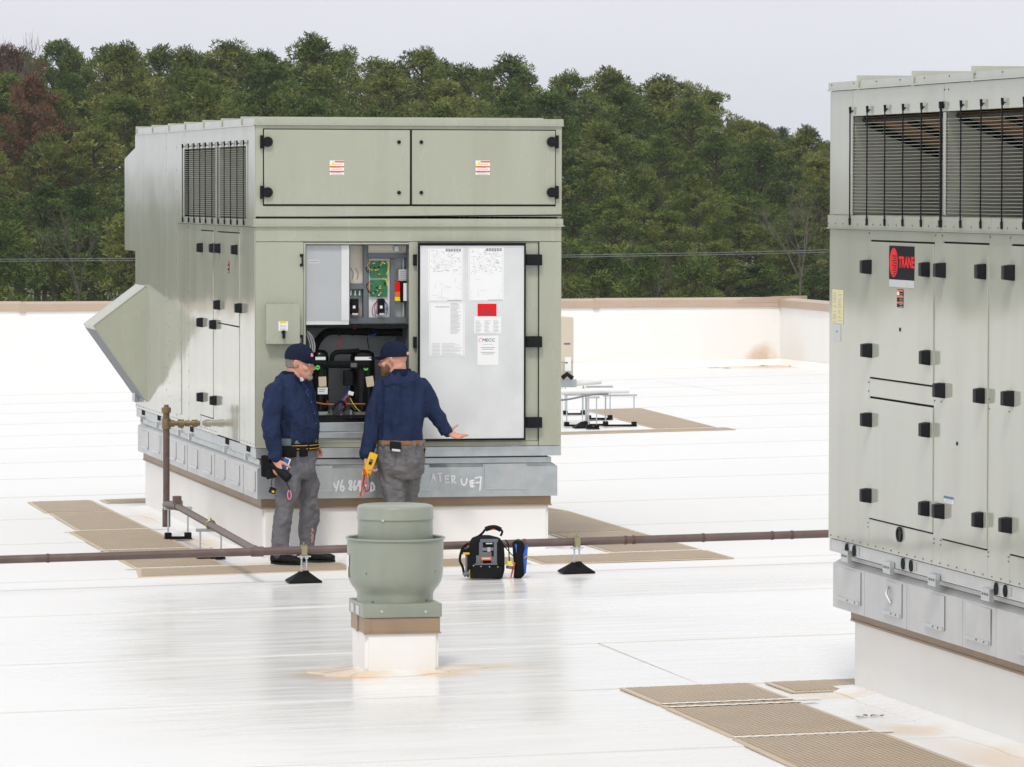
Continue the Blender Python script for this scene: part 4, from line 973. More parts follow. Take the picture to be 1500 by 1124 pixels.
# hood on the back face
y2 = D+.85; zt2a = S(198, 215)[1]; zt2b = S(182, 233)[1]; zb2 = S(190, 367)[1]
bm = bmesh.new(); prof = [(D+.001, zt2a), (y2, zt2b), (y2, zb2), (D+.001, zb2)]
A_ = [bm.verts.new((.004, y, z)) for y, z in prof]; B_ = [bm.verts.new((1.9, y, z)) for y, z in prof]
for i in range(4): bm.faces.new((A_[i], A_[(i+1) % 4], B_[(i+1) % 4], B_[i]))
bm.faces.new(A_); bm.faces.new(B_); bmesh.ops.recalc_face_normals(bm, faces=bm.faces[:]); obj('exhaust_hood', bm, 'paint_side', U, smooth=False, label='light exhaust hood on the back of the unit')

# =============== RIGHT UNIT ===============
XB, YB = 1.641, -10.81; LB = 6.4; WB = 2.5
ZBc = .056+3.551; dzb = ZBc-ZC
zr0 = z_rail0+dzb; zr1 = S(1220, 789, XB)[1]
za0, za1 = z_ad0+dzb, S(1224, 820, XB)[1]
YN = YB-LB
curb('tall white curb under the right unit with tan flashing above it', XB+.12, XB+WB-.1, YN+.1, YB-.10, za0-.004, .07)
adB = empty('curb_adapter', (XB+WB/2, YB-LB/2, za0), 'scratched galvanised adapter box with hatch plates under the right unit', 'adapter')
adapter_shell(adB, XB+.02, XB+WB-.03, YN, YB-.01, za0, za1)
bx('dark_gasket', XB+.12, XB+WB-.1, YN+.05, YB-.06, za1, zr0, 'gap', adB)
bx('upper_rail', XB+.06, XB+WB-.1, YN+.03, YB-.05, za1+.002, za1+.025, 'galv_old', adB)
B = empty('rooftop_unit', (XB+WB/2, YB-LB/2, zr0), 'tan-green rooftop unit at the right edge with red logo on its door', 'air conditioner')
xa_ = XB+.02
for a, b in [(1230, 1263.5), (1298.5, 1324), (1359, 1386.8), (1419, 1455), (1497, 1535), (1580, 1625), (1680, 1730)]:
    ya, yb = SY(b, xa_), SY(a, xa_); h = hatch_side(adB, xa_, ya, yb, za0+.055, za1-.04)
    screws_on(h, 'screws', [(xa_-.014, ya+.08, za0+.065), (xa_-.014, (ya+yb)/2, za0+.065)], (-1, 0, 0), .006, 'steelgrey')
for px in (1268, 1330, 1412, 1461):
    y = SY(px, xa_); bx('sheet_joint', xa_-.003, xa_-.0003, y-.012, y+.012, za0+.002, za1-.03, 'galv_old', adB)
# bent wire clip and scratches
y_ = SY(1308, xa_); bm = bmesh.new(); tube(bm, [(xa_-.012, y_+.03, za0+.21), (xa_-.03, y_, za0+.17), (xa_-.012, y_-.03, za0+.12)], .008, 6); tube(bm, [(xa_-.012, y_+.02, za0+.13), (xa_-.02, y_-.03, za0+.125)], .008, 6); obj('wire_clip', bm, 'zinc', adB)
UB = B
def q_(name, ya, yb, z0, z1, x0=-.008, x1=0, mt_='paint_side', parent=None, **k):
    bm = bmesh.new(); box(bm, XB+x0, XB+x1, ya+.0025, yb-.0025, z0+.002, z1-.002); bevel(bm, .0015); return obj(name, bm, mt_, parent or B, smooth=False, **k)
for a in ((0, WB, YN, YN+.04), (0, WB, YB-.04, YB), (0, .04, YN+.041, YB-.041), (WB-.04, WB, YN+.041, YB-.041)):
    bx('base_rail', XB+a[0]+(.0 if a[1] > 1 else .0), XB+a[1], a[2], a[3], zr0, zr1-.003, 'galv_old', B)
bm = bmesh.new(); box(bm, XB+.04, XB+WB, YB-.03, YB, zr1, ZBc-.05); box(bm, XB+WB-.03, XB+WB, YN, YB-.031, zr1, ZBc-.05); box(bm, XB+.04, XB+WB-.03, YN, YN+.03, zr1, ZBc-.05)
box(bm, XB+.0, XB+.0395, YB-.03, YB, zr1, ZBc-.05)
obj('casing', bm, 'paint', B, smooth=False)
bx('roof_panel', XB+.005, XB+WB, YN, YB-.005, ZBc-.05, ZBc-.012, 'paint_side', B)
zc0 = S(1217, 134, XB)[1]
yt = [YB+.012]+[SY(p, XB) for p in (1261, 1341.6, 1429, 1520, 1615)]+[YN]
for a, b in zip(yt, yt[1:]):
    bm = bmesh.new(); box(bm, XB-.016, XB+.03, b+.002, a-.002, zc0+.004, ZBc-.002); box(bm, XB-.024, XB-.0165, b+.002, a-.002, zc0, zc0+.008); obj('cap_trim', bm, 'paint_side', B, smooth=False)
for y_ in yt[1:-1]:
    bm = bmesh.new(); box(bm, XB-.022, XB+WB, y_-.012, y_+.012, ZBc-.012, ZBc+.028); box(bm, XB-.028, XB-.0165, y_-.010, y_+.010, zc0-.004, ZBc+.028); bevel(bm, .002); obj('standing_seam', bm, 'paint_side', B, smooth=False)
# louvre bays
zbt = S(1249.7, 171, XB)[1]; zbb = S(1249.7, 313.5, XB)[1]; ztrm0 = S(1217, 335, XB)[1]; ztrm1 = S(1217, 315, XB)[1]
bays = [(SY(1382, XB), SY(1250, XB)), (SY(1530, XB), SY(1386, XB)), (SY(1690, XB), SY(1534, XB))]
q_('corner_panel', bays[0][1], YB, ztrm1, zc0, label='pale corner panel beside the coil guard')
q_('lintel_panel', bays[0][0]-.02, bays[0][1], zbt, zc0); q_('lintel_panel', bays[1][0]-.02, bays[0][0]-.02, zbt, zc0); q_('lintel_panel', YN, bays[1][0]-.02, zbt, zc0)
q_('bay_post', bays[1][1], bays[0][0], zbb, zbt); q_('bay_post', bays[2][1], bays[1][0], zbb, zbt); q_('bay_post', YN, bays[2][0], zbb, zbt)
bx('lintel_return', XB, XB+.06, YN+.04, YB-.04, zbt+.003, zc0, 'paint', B)
DB = .95
bx('coil_bay_back', XB+DB, XB+DB+.01, YN+.04, YB-.04, zbb-.02, ZBc-.06, 'gap', B)
bx('coil_bay_floor', XB+.01, XB+DB, YN+.04, YB-.04, zbb-.014, zbb-.004, 'paint', B)
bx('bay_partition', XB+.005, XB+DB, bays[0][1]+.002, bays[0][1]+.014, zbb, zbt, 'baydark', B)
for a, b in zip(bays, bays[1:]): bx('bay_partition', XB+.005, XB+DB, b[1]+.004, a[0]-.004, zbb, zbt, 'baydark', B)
# slanted condenser coils with black frame bars rising towards the roof
for (ya, yb) in bays:
    bm = bmesh.new(); v = [bm.verts.new(p) for p in ((XB+.05, ya, zbt-.005), (XB+.05, yb, zbt-.005), (XB+.92, yb, zbt-.37), (XB+.92, ya, zbt-.37))]
    bm.faces.new(v); bm2 = bm; bmesh.ops.solidify(bm, geom=bm.faces[:], thickness=.02); obj('condenser_coil', bm, 'coil', B, smooth=False)
    for k in (.02, .5, .98):
        y_ = ya+(yb-ya)*k; bm = bmesh.new(); tube(bm, [(XB+.06, y_, zbt-.035), (XB+.93, y_, zbt-.405)], .018, 4); obj('coil_bar', bm, 'blackpaint', B)
    bm = bmesh.new(); tube(bm, [(XB+.06, ya, zbt-.02), (XB+.06, yb, zbt-.02)], .014, 4); obj('coil_bar', bm, 'blackpaint', B)
    grille(B, 'guard_wires', XB-.006, ya, yb, zbb+.005, zbt-.03, 28, 'wire_grey', .0019)
for px in (1250, 1275, 1301, 1327.5, 1354.5, 1383.4, 1412.4, 1442, 1473, 1505, 1532): cord(B, XB-.010, SY(px, XB), zbb-.045, zbt+.035, .0075 if px in (1383.4, 1532) else .0042)
# belt trim pieces
yt2 = [YB+.008, SY(1313, XB), SY(1382.5, XB), SY(1456.5, XB), SY(1530, XB), YN]
for a, b in zip(yt2, yt2[1:]):
    bm = bmesh.new(); box(bm, XB-.018, XB-.0085, b+.002, a-.002, ztrm0+.006, ztrm1); box(bm, XB-.028, XB-.0, b+.002, a-.002, ztrm0, ztrm0+.0055); obj('belt_trim', bm, 'paint_side', B, smooth=False)
bm = bmesh.new(); box(bm, XB-.0075, XB+.03, YN, YB-.031, ztrm0+.001, zbb-.0145); obj('belt_backing', bm, 'paint', B, smooth=False)
bx('side_backing', XB+.001, XB+.035, YN+.001, YB-.031, zr1, ztrm0, 'gap', B)
# lower panels and doors
c1277, c1371, c1384, c1451, c1484 = [SY(p, XB) for p in (1277, 1371, 1384, 1451, 1484)]
c3 = SY(1556, XB); c4 = SY(1620, XB)
q_('corner_panel', c1277, YB, zr1, ztrm0)
z1t = S(1277, 352, XB)[1]; z1b = S(1277, 552.5, XB)[1]; z2t = S(1277, 581, XB)[1]; z2b = S(1277, 759, XB)[1]
q_('filler_panel', c1371, c1277, z1t, ztrm0); dB1 = q_('side_door', c1371, c1277, z1b, z1t-.006, x0=-.014, label='upper door with the red logo plate'); q_('filler_panel', c1371, c1277, z2t, z1b-.006)
dB2 = q_('side_door', c1371, c1277, z2b, z2t-.007, x0=-.014, label='lower door above the small black oval port'); q_('filler_panel', c1371, c1277, zr1, z2b-.005)
q_('corner_panel', c1384, c1371, zr1, ztrm0)
z3t = S(1384, 354.5, XB)[1]; z3b = S(1384, 789.5, XB)[1]
q_('filler_panel', c1451, c1384, z3t, ztrm0); dB3 = q_('side_door', c1451, c1384, z3b, z3t-.006, x0=-.014, label='tall narrow door with small blue and white sticker'); q_('filler_panel', c1451, c1384, zr1, z3b-.005)
q_('corner_panel', c1484, c1451, zr1, ztrm0)
z4b = S(1484, 812, XB)[1]
q_('filler_panel', c3, c1484, z3t, ztrm0); dB4 = q_('side_door', c3, c1484, z4b, z3t-.006, x0=-.014, label='tall door cut by the right edge of the picture'); q_('filler_panel', c3, c1484, zr1, z4b-.005)
q_('corner_panel', c4, c3, zr1, ztrm0); q_('corner_panel', YN, c4, zr1, ztrm0)
hpB = obj('handle', handle_proto(XB-.014, SY(1277, XB), S(1275, 391, XB)[1]), 'plastic', dB1)
hpB2 = obj('handle', handle_proto(XB-.014, SY(1362, XB), S(1363, 395, XB)[1], -1), 'plastic', dB1)
def zq(px, py): return S(px, py, XB)[1]
for px, py, dd in ((1277, 513.5, dB1), (1384, 396, dB3), (1485, 399.5, dB4), (1384, 572, dB3), (1485, 584, dB4), (1277, 615, dB2), (1277, 726, dB2), (1384, 749, dB3), (1483, 769.5, dB4)):
    dup(hpB, dd, (WL[hpB].x, SY(px+1.5, XB), zq(px, py)))
for px, py, dd in ((1364, 524, dB1), (1445, 398, dB3), (1444, 580, dB3), (1364, 630, dB2), (1364, 745.5, dB2), (1443, 762, dB3)):
    dup(hpB2, dd, (WL[hpB2].x, SY(px-.5, XB), zq(px, py)))
# logo plate
xp = XB-.0150
ya, yb = SY(1339.3, xp), SY(1302.8, xp); z1_, z0_ = S(1303, 360, xp)[1], S(1303, 409, xp)[1]
lp = bx('logo_plate', xp-.002, xp+.0, ya, yb, z0_, z1_, 'darkink', dB1); lp['label'] = 'black plate with red emblem and lettering'
lpm = M('logo_plate_black', (.006, .007, .011), .5, spec=.05); lp.data.materials[0] = lpm
yc = SY(1309.8, xp); zc = (z0_+z1_)/2; hh = (z1_-z0_)*.44; ww = (yb-ya)*.165
bm = bmesh.new(); n = 24
ring = [bm.verts.new((xp-.0028, yc+ww*cos(2*pi*k/n), zc+hh*sin(2*pi*k/n))) for k in range(n)]; bm.faces.new(ring); emb = obj('red_emblem', bm, 'red', lp, smooth=False)
for k in range(9):
    z = zc-.07+k*.013; L_ = ww*.75*sqrt(max(.05, 1-((z-zc)/hh)**2)); 
    bm = bmesh.new(); box(bm, xp-.0036, xp-.003, yc-L_, yc+L_*(.1 if k % 2 else .5), z, z+.005); obj('emblem_stripe', bm, lpm, emb, smooth=False)
text('TRANE', .082, 'red', lp, (xp-.0028, SY(1328.2, xp), zc+.002), RS, 'logo_lettering', shear=.12, sx=1.12, ext=.0004, bold=.003)
bx('silver_strip', xp-.001, xp, ya, yb, S(1303, 420, xp)[1], z0_-.001, 'silver', dB1)
y_ = SY(1330, xp); bx('strip_mark', xp-.002, xp-.0012, y_-.01, y_+.02, z0_-.035, z0_-.012, 'tanlabel', dB1)
ya, yb = SY(1323.6, xp), SY(1314.3, xp); z1_, z0_ = S(1314, 423.6, xp)[1], S(1314, 450, xp)[1]; h = z1_-z0_
st_ = bx('warning_sticker', xp-.001, xp, ya, yb, z0_, z1_, 'gasket', dB1)
for k in (.92, .58, .25): bx('orange_band', xp-.0018, xp-.0012, ya, yb, z0_+h*(k-.045), z0_+h*(k+.045), 'orange', st_)
bx('sticker_pictogram', xp-.0018, xp-.0012, yb-.045, yb-.004, z0_+h*.66, z0_+h*.86, 'paper', st_)
for k in range(8):
    if k in (2, 5): continue
    bx('print_line', xp-.0018, xp-.0012, ya+.01, yb-.05, z0_+h*(.04+.1*k), z0_+h*(.06+.1*k), 'silver', st_)
# aged labels on the corner
xp2 = XB-.009
ya, yb = SY(1235.5, xp2), min(YB-.004, SY(1219.6, xp2)); z1_, z0_ = S(1220, 424, xp2)[1], S(1220, 473, xp2)[1]; h = z1_-z0_
nl = bx('rating_label', xp2-.001, xp2, ya, yb, z0_, z1_, 'notepaper', B)
bm = bmesh.new()
R_ = random.Random(5)
for k in range(22):
    zz = z0_+h*(.04+.043*k)
    for (a, b) in ((.08, .42), (.55, .92)):
        if R_.random() < .75: box(bm, xp2-.0016, xp2-.0011, yb-(yb-ya)*b*R_.uniform(.8, 1), yb-(yb-ya)*a, zz, zz+.0022)
obj('label_print', bm, 'ink', nl, smooth=False)
ya, yb = SY(1232, xp2), SY(1221.5, xp2); z1_, z0_ = S(1222, 475, xp2)[1], S(1222, 499, xp2)[1]; pl = bx('grey_label', xp2-.001, xp2, ya, yb, z0_, z1_, 'silver', B); bx('label_mark', xp2-.0018, xp2-.0012, (ya+yb)/2-.02, (ya+yb)/2+.02, (z0_+z1_)/2, (z0_+z1_)/2+.012, 'ink', pl)
ya, yb = SY(1399, xp), SY(1384.6, xp); z1_, z0_ = S(1385, 726.5, xp)[1], S(1385, 736.5, xp)[1]; s_ = bx('blue_white_sticker', xp-.001, xp, ya, yb, z0_, z1_, 'paper', dB3); bx('blue_band', xp-.0018, xp-.0012, ya, yb, z1_-.012, z1_, 'bluecover', s_)
for k in range(3): bx('print_line', xp-.0018, xp-.0012, ya+.02, yb-.01, z0_+.005+k*.008, z0_+.007+k*.008, 'ink', s_)
# oval port, key holes
y_, z_ = S(1318.3, 783, XB-.01); bm = bmesh.new()
ring = []
for xo, sc_ in ((0, 1), (-.012, 1), (-.012, .75), (-.006, .7)):
    ring.append([bm.verts.new((XB-.0082+xo, y_+.05*sc_*cos(2*pi*k/20), z_+.042*sc_*sin(2*pi*k/20))) for k in range(20)])
for a, b in zip(ring, ring[1:]):
    for k in range(20): bm.faces.new((a[k], a[(k+1) % 20], b[(k+1) % 20], b[k]))
bm.faces.new(ring[-1]); obj('oval_port', bm, 'plastic', B)
for px, py, dd in ((1318.5, 483, dB1), (1402, 650, dB3)):
    y_, z_ = S(px, py, XB-.015); bm = bmesh.new(); tube(bm, [(XB-.0142, y_, z_), (XB-.018, y_, z_)], .011, 10); obj('key_hole', bm, 'gap', dd)
# rail details
for px in (1249, 1332, 1470):
    y_ = SY(px, XB); bx('pocket_plate', XB-.004, XB-.0005, y_-.17, y_+.17, zr0+.015, zr1-.012, 'galv', B)
    for k in (-.075, .075):
        bm = bmesh.new(); tube(bm, [(XB-.004, y_+k, (zr0+zr1)/2), (XB-.008, y_+k, (zr0+zr1)/2)], .033, 14); obj('fork_pocket', bm, 'gap', B)
for px, dz in ((1246, 0), (1308, 0), (1375, 0), (1454, 0)):
    y_ = SY(px, XB); l_ = bx('hold_down_clip', XB-.03, XB-.006, y_-.07, y_+.07, zr0-.035, zr0+.03, 'zinc', B)
    screws_on(l_, 'screws', [(XB-.031, y_+k, zr0+.0) for k in (-.04, 0, .04)], (-1, 0, 0), .007)
scr = []
for k in range(40):
    y_ = YB-.06-k*.15
    if y_ > YN: scr.append((XB-.009, y_, zr1+.02)); scr.append((XB-.019, y_+.05, ztrm0+.03)); 
    if y_ > YN and k % 3 == 0: scr.append((XB-.017, y_, zc0+.035))
for c_ in (c1277+.02, c1371-.02, c1384+.02, c1451-.02, c1484+.02):
    for z in (ztrm0-.02, z1b-.03, z2t+.03, z2b-.03, zr1+.12): scr.append((XB-.009, c_, z))
for y_ in (SY(1382, XB)-.03, SY(1382, XB)-.10):
    for z in (zc0-.035, zbt+.04): scr.append((XB-.009, y_, z))
screws_on(B, 'screws', scr, (-1, 0, 0), .0045, 'steelgrey')
for y_ in (c1277, c1371, c1384, c1451, c1484, c3):
    pass
# ================================================================== EXHAUST FAN
fx, fy = -.56, -8.87
ec = empty('fan_curb', (fx, fy, gz(fx, fy)), 'small white membrane curb with tan metal band under the exhaust fan', 'curb')
h_ = .232
bm = bmesh.new(); g = gz(fx, fy)
zt0 = F(590, 928, fy-h_)[1]; zt1 = F(590, 905, fy-h_)[1]; zt2 = F(590, 884.5, fy-h_)[1]; zg = g
box(bm, fx-h_+.004, fx+h_-.004, fy-h_+.004, fy+h_-.004, g-.02, zt0+.01)
e = [e for e in bm.edges if abs(e.verts[0].co.z-e.verts[1].co.z) > .1]; bmesh.ops.bevel(bm, geom=e, offset=.02, segments=3, affect='EDGES')
obj('curb_wall', bm, 'curb_white', ec)
bm = bmesh.new(); n = 40; a0 = []; a1 = []
for k in range(n):
    a = 2*pi*k/n; c_, s_ = cos(a), sin(a); q = max(abs(c_), abs(s_)); r0 = h_/q; r1 = r0+.10+.05*sin(3*a+1)+.03*random.random()
    a0.append(bm.verts.new((fx+r0*c_*.98, fy+r0*s_*.98, g+.03))); x_, y_ = fx+r1*c_*(1.5 if abs(c_) > .9 else 1), fy+r1*s_; a1.append(bm.verts.new((x_, y_, gz(x_, y_)+.0085)))
a2 = [bm.verts.new((q.co.x, q.co.y, q.co.z-.012)) for q in a1]
for k in range(n): bm.faces.new((a1[k], a1[(k+1) % n], a0[(k+1) % n], a0[k])); bm.faces.new((a2[k], a2[(k+1) % n], a1[(k+1) % n], a1[k]))
obj('deck_apron', bm, 'roof', ec)
bm = bmesh.new(); box(bm, fx-h_-.002, fx+h_+.002, fy-h_-.002, fy+h_+.002, zt0, zt1); bevel(bm, .003)
box(bm, fx-h_-.008, fx+h_+.008, fy-h_-.008, fy-h_-.0025, zt0-.004, zt0+.006); obj('metal_band', bm, 'brown', ec, smooth=False)
bx('band_joint', fx-h_-.010, fx-h_-.003, fy-.03, fy+.02, zt0-.004, zt1-.001, 'brown', ec)
bx('band_corner', fx-h_-.006, fx-h_+.03, fy-h_-.0065, fy-h_-.0025, zt0+.007, zt1-.001, 'brown', ec)
fan = empty('exhaust_fan', (fx, fy, zt1), 'green spun-metal rooftop exhaust fan standing in the foreground', 'exhaust fan')
p_ = .012
bm = bmesh.new(); box(bm, fx-h_-p_, fx+h_+p_, fy-h_-p_, fy+h_+p_, zt1+.001, zt2); bevel(bm, .007, 2)
base = obj('base_plate', bm, 'paint_fan', fan)
KF = FPX/((Vector((fx, fy, .7))-CAMP).dot(CF))
cxp = 580.4
def fr(px): return px/KF
def fzp(py): return F(580, py, fy)[1]
zr_ = fzp(787.5)      # rim plane
prof = [(fr(55.8), zt2-.002), (fr(55.8), fzp(871)), (fr(56.5), fzp(867)), (fr(59.5), fzp(862)), (fr(63.8), fzp(857)), (fr(67), fzp(851.5)), (fr(69.2), fzp(844)), (fr(70.2), fzp(833)), (fr(70.6), fzp(800)), (fr(70.8), zr_-.01), (fr(73.2), zr_-.006), (fr(73.4), zr_+.002), (fr(72.2), zr_+.006), (fr(69.6), zr_), (fr(69.2), zr_-.03), (fr(60), fzp(850)), (fr(50), fzp(862))]
bm = bmesh.new(); lathe(bm, fx, fy, prof, 72); bl = obj('fan_bowl', bm, 'paint_fan', fan, ang=50)
zc1 = fzp(740.5); zlid = fzp(757.5)
prof = [(fr(55), fzp(830)), (fr(55), fzp(763)), (fr(55.0), zlid+.002)]
bm = bmesh.new(); lathe(bm, fx, fy, prof, 64); obj('motor_housing', bm, 'paint_fan', fan)
prof = [(fr(54.5), zlid-.006), (fr(56.4), zlid-.008), (fr(56.6), zlid-.002), (fr(55.9), zlid+.004), (fr(55.7), zc1-.010), (fr(54), zc1+.0015), (fr(50), zc1+.006), (fr(25), zc1+.012), (0, zc1+.013)]
bm = bmesh.new(); lathe(bm, fx, fy, prof, 64); obj('fan_lid', bm, 'paint_fan', fan, ang=60)
def rad_pt(px, py, rpx):
    r = fr(rpx); a = math.asin(max(-1, min(1, (px-cxp)/rpx)))
    dirx = Vector((sin(a)*CR.x+cos(a)*CR.y*0, 0, 0))
    vx = CR.xy.normalized(); vf = -Vector((-sin(YAW), cos(YAW)))
    d = Vector((vx.x*sin(a)+vf.x*cos(a), vx.y*sin(a)+vf.y*cos(a)))
    return Vector((fx+d.x*r, fy+d.y*r, fzp(py))), Vector((d.x, d.y, 0))
for px, py, rp, mt_, rr_ in ((564, 755.2, 56.3, 'zinc', .008), (540, 833, 69.6, 'steelgrey', .006), (639, 831, 69.3, 'steelgrey', .006), (549, 874.5, 55.9, 'steelgrey', .007), (626.5, 873, 55.9, 'steelgrey', .007), (549, 889.5, 55.9, 'steelgrey', .007), (626.5, 888, 55.9, 'steelgrey', .007)):
    p, d = rad_pt(px, py+(4 if rp < 60 else 3), rp); bm = bmesh.new(); tube(bm, [p-d*.002, p+d*.004], rr_, 8); obj('screw', bm, mt_, fan)
for px in (559, 623.5):
    x_, z_ = F(px, 899, fy-h_-p_); bm = bmesh.new(); cyl_y(bm, x_, z_+.012, .009, fy-h_-p_-.004, fy-h_-p_+.002, 8); obj('screw', bm, 'zinc', base)
for yy_ in (fy+.06, fy-.12): bx('side_clip', fx-h_-p_-.004, fx-h_-p_-.0005, yy_, yy_+.10, zt1+.012, zt2-.02, 'zinc', base)
# curved white labels on the bowl's left flank
for pa, pb, py0, py1 in ((509.8, 513.8, 811, 829), (510, 512.7, 829.5, 846)):
    bm = bmesh.new(); cols_ = []
    for k in range(5):
        pt, d = rad_pt(pa+(pb-pa)*k/4, py0, 71.2); pb_, _ = rad_pt(pa+(pb-pa)*k/4, py1, 70.9)
        cols_.append((bm.verts.new(pt+d*.002), bm.verts.new(pb_+d*.002)))
    for a, b in zip(cols_, cols_[1:]): bm.faces.new((a[1], b[1], b[0], a[0]))
    obj('white_label', bm, 'paper', bl)
# ================================================================== GAS PIPE
yp_ = -2.1
pz = lambda x: .258+ (x-.03)*.0166
r_p = .031
gp = empty('gas_pipe', (1.0, yp_, pz(1.0)), 'long brown gas pipe on stands running across in front of the middle unit', 'pipe')
bm = bmesh.new(); tube(bm, [(-14, yp_, pz(-14)), (-5, yp_, pz(-5)), (9.5, yp_, pz(9.5)), (14.5, yp_, pz(14.5))], r_p, 16); obj('pipe_run', bm, 'rust_pipe', gp)
for px in (70, 371, 383, 636, 759, 768, 916, 928, 1030, 1131, 1160):
    x_ = F(px, 800, yp_)[0]; bm = bmesh.new(); tube(bm, [(x_-.010, yp_, pz(x_)), (x_+.010, yp_, pz(x_))], r_p+.0035, 16)
    obj('weld_band', bm, M('rusty_band', (.10, .045, .03), .6) if 'rusty_band' not in bpy.data.materials else bpy.data.materials['rusty_band'], gp)
x_ = F(377, 806, yp_)[0]
xr, yr = -.31, 2.9
bm = bmesh.new(); tube(bm, [(x_-.045, yp_, pz(x_)), (x_+.045, yp_, pz(x_))], r_p+.008, 14); tube(bm, [(x_, yp_, pz(x_)), (x_-.003, yp_+.16, pz(x_)+.004)], r_p+.006, 14); obj('tee_fitting', bm, 'rust_pipe', gp)
bm = bmesh.new(); zb1, zb2 = pz(x_), F(258, 741, 2.3)[1]-.01
tube(bm, [(x_, yp_+.1, zb1+.003), (xr+.02, 2.35, zb2)], r_p*.95, 14); obj('branch_run', bm, 'rust_pipe', gp)
ze_ = zb2
bm = bmesh.new(); tube(bm, curve_pts([(xr+.02, 2.34, ze_), (xr+.01, 2.45, ze_), (xr, 2.7, ze_-.01), (xr, yr, ze_-.02)], 4), r_p*1.15, 14); tube(bm, [(xr+.02, 2.40, ze_-.03), (xr+.02, 2.40, ze_+.085)], r_p*1.25, 12); obj('branch_elbow', bm, 'rust_pipe', gp)
bm = bmesh.new(); tube(bm, [(xr, yr, F(243, 768, yr)[1]), (xr, yr, F(243, 600, yr)[1])], r_p*.92, 14); tube(bm, [(xr, yr, F(243, 772, yr)[1]), (xr, yr, F(243, 745, yr)[1])], r_p*1.12, 14); obj('riser', bm, 'rust_pipe', gp)
bm = bmesh.new(); zt_ = F(243, 603, yr)[1]; lathe(bm, xr, yr, [(0, zt_-.01), (.040, zt_-.01), (.041, zt_+.03), (.034, zt_+.035), (.022, zt_+.04), (.020, zt_+.058), (0, zt_+.058)], 14); obj('riser_cap', bm, 'brass', gp)
zt_ = F(268, 620.5, yr)[1]
bm = bmesh.new(); tube(bm, [(xr, yr, zt_), (-.02, yr, zt_)], .020, 12); 
for xa2, xb2, rr_ in ((xr+.02, xr+.07, .030), (xr+.10, xr+.15, .036), (xr+.165, xr+.20, .028), (xr+.22, xr+.27, .033)): tube(bm, [(xa2, yr, zt_), (xb2, yr, zt_)], rr_, 10)
tube(bm, [(xr, yr, zt_-.045), (xr, yr, zt_+.045)], .038, 12)
obj('union_fittings', bm, 'brass', gp)
# pipe stands
def single_stand(x, y, label, zp):
    g = gz(x, y)+.007
    t = empty('pipe_stand', (x, y, g), label, 'pipe stand', 'black rubber footed stands carrying the gas pipe')
    bm = bmesh.new(); n = 4
    lo = [(x-.125, y-.10), (x+.125, y-.10), (x+.125, y+.10), (x-.125, y+.10)]
    a = [bm.verts.new((*p, g)) for p in lo]; b = [bm.verts.new((*p, g+.012)) for p in lo]
    c = [bm.verts.new((x+(p[0]-x)*.30, y+(p[1]-y)*.32, g+.072)) for p in lo]; d = [bm.verts.new((x+(p[0]-x)*.30, y+(p[1]-y)*.32, g+.078)) for p in lo]
    for i in range(4):
        j = (i+1) % 4
        for q0, q1 in ((a, b), (b, c), (c, d)): bm.faces.new((q0[i], q0[j], q1[j], q1[i]))
    bm.faces.new(d)
    for s_ in (-1, 1):
        tube(bm, [(x+s_*.12, y-.02, g+.008), (x+s_*.03, y-.02, g+.074)], .007, 4)
    box(bm, x-.010, x+.030, y-.055, y-.02, g+.055, g+.088)
    obj('rubber_foot', bm, 'rubber', t, smooth=False)
    for s_ in (-.016, .022):
        bm = bmesh.new(); tube(bm, [(x+s_, y, g+.07), (x+s_, y, zp-.035)], .0065, 8); obj('threaded_rod', bm, 'galv', t)
    bm = bmesh.new(); box(bm, x-.045, x+.052, y-.02, y+.02, zp-.052, zp-.042); tube(bm, [(x-.016, y, zp-.062), (x-.016, y, zp-.036)], .014, 6); tube(bm, [(x+.022, y, zp-.066), (x+.022, y, zp-.036)], .014, 6); obj('strut_plate', bm, 'zinc', t, smooth=False)
    bm = bmesh.new()
    for sx_ in (-.018, .018):
        tube(bm, [(x+sx_*1.0, y+.037*cos(a_), zp+.037*sin(a_)) for a_ in [k*pi/10-.5*pi for k in range(21)]], .006, 5)
    box(bm, x-.018, x+.018, y-.042, y-.036, zp-.035, zp+.036); tube(bm, [(x, y, zp+.03), (x, y, zp+.06)], .007, 6)
    obj('pipe_clamp', bm, mat['clampbrass'], t, smooth=False)
    return t
mat['clampbrass'] = M('yellow_zinc_clamp', (.36, .33, .20), .4, metal=.7)
x_ = F(444.8, 806, yp_)[0]; single_stand(x_, yp_, 'black footed pipe stand in front of the left technician\'s boots', pz(x_))
x_ = F(844.5, 797, yp_)[0]; single_stand(x_, yp_, 'black footed pipe stand right of the tool bag', pz(x_))
x_ = F(-130, 797, yp_)[0]; single_stand(x_, yp_, 'black footed pipe stand beyond the left edge of the picture', pz(x_))
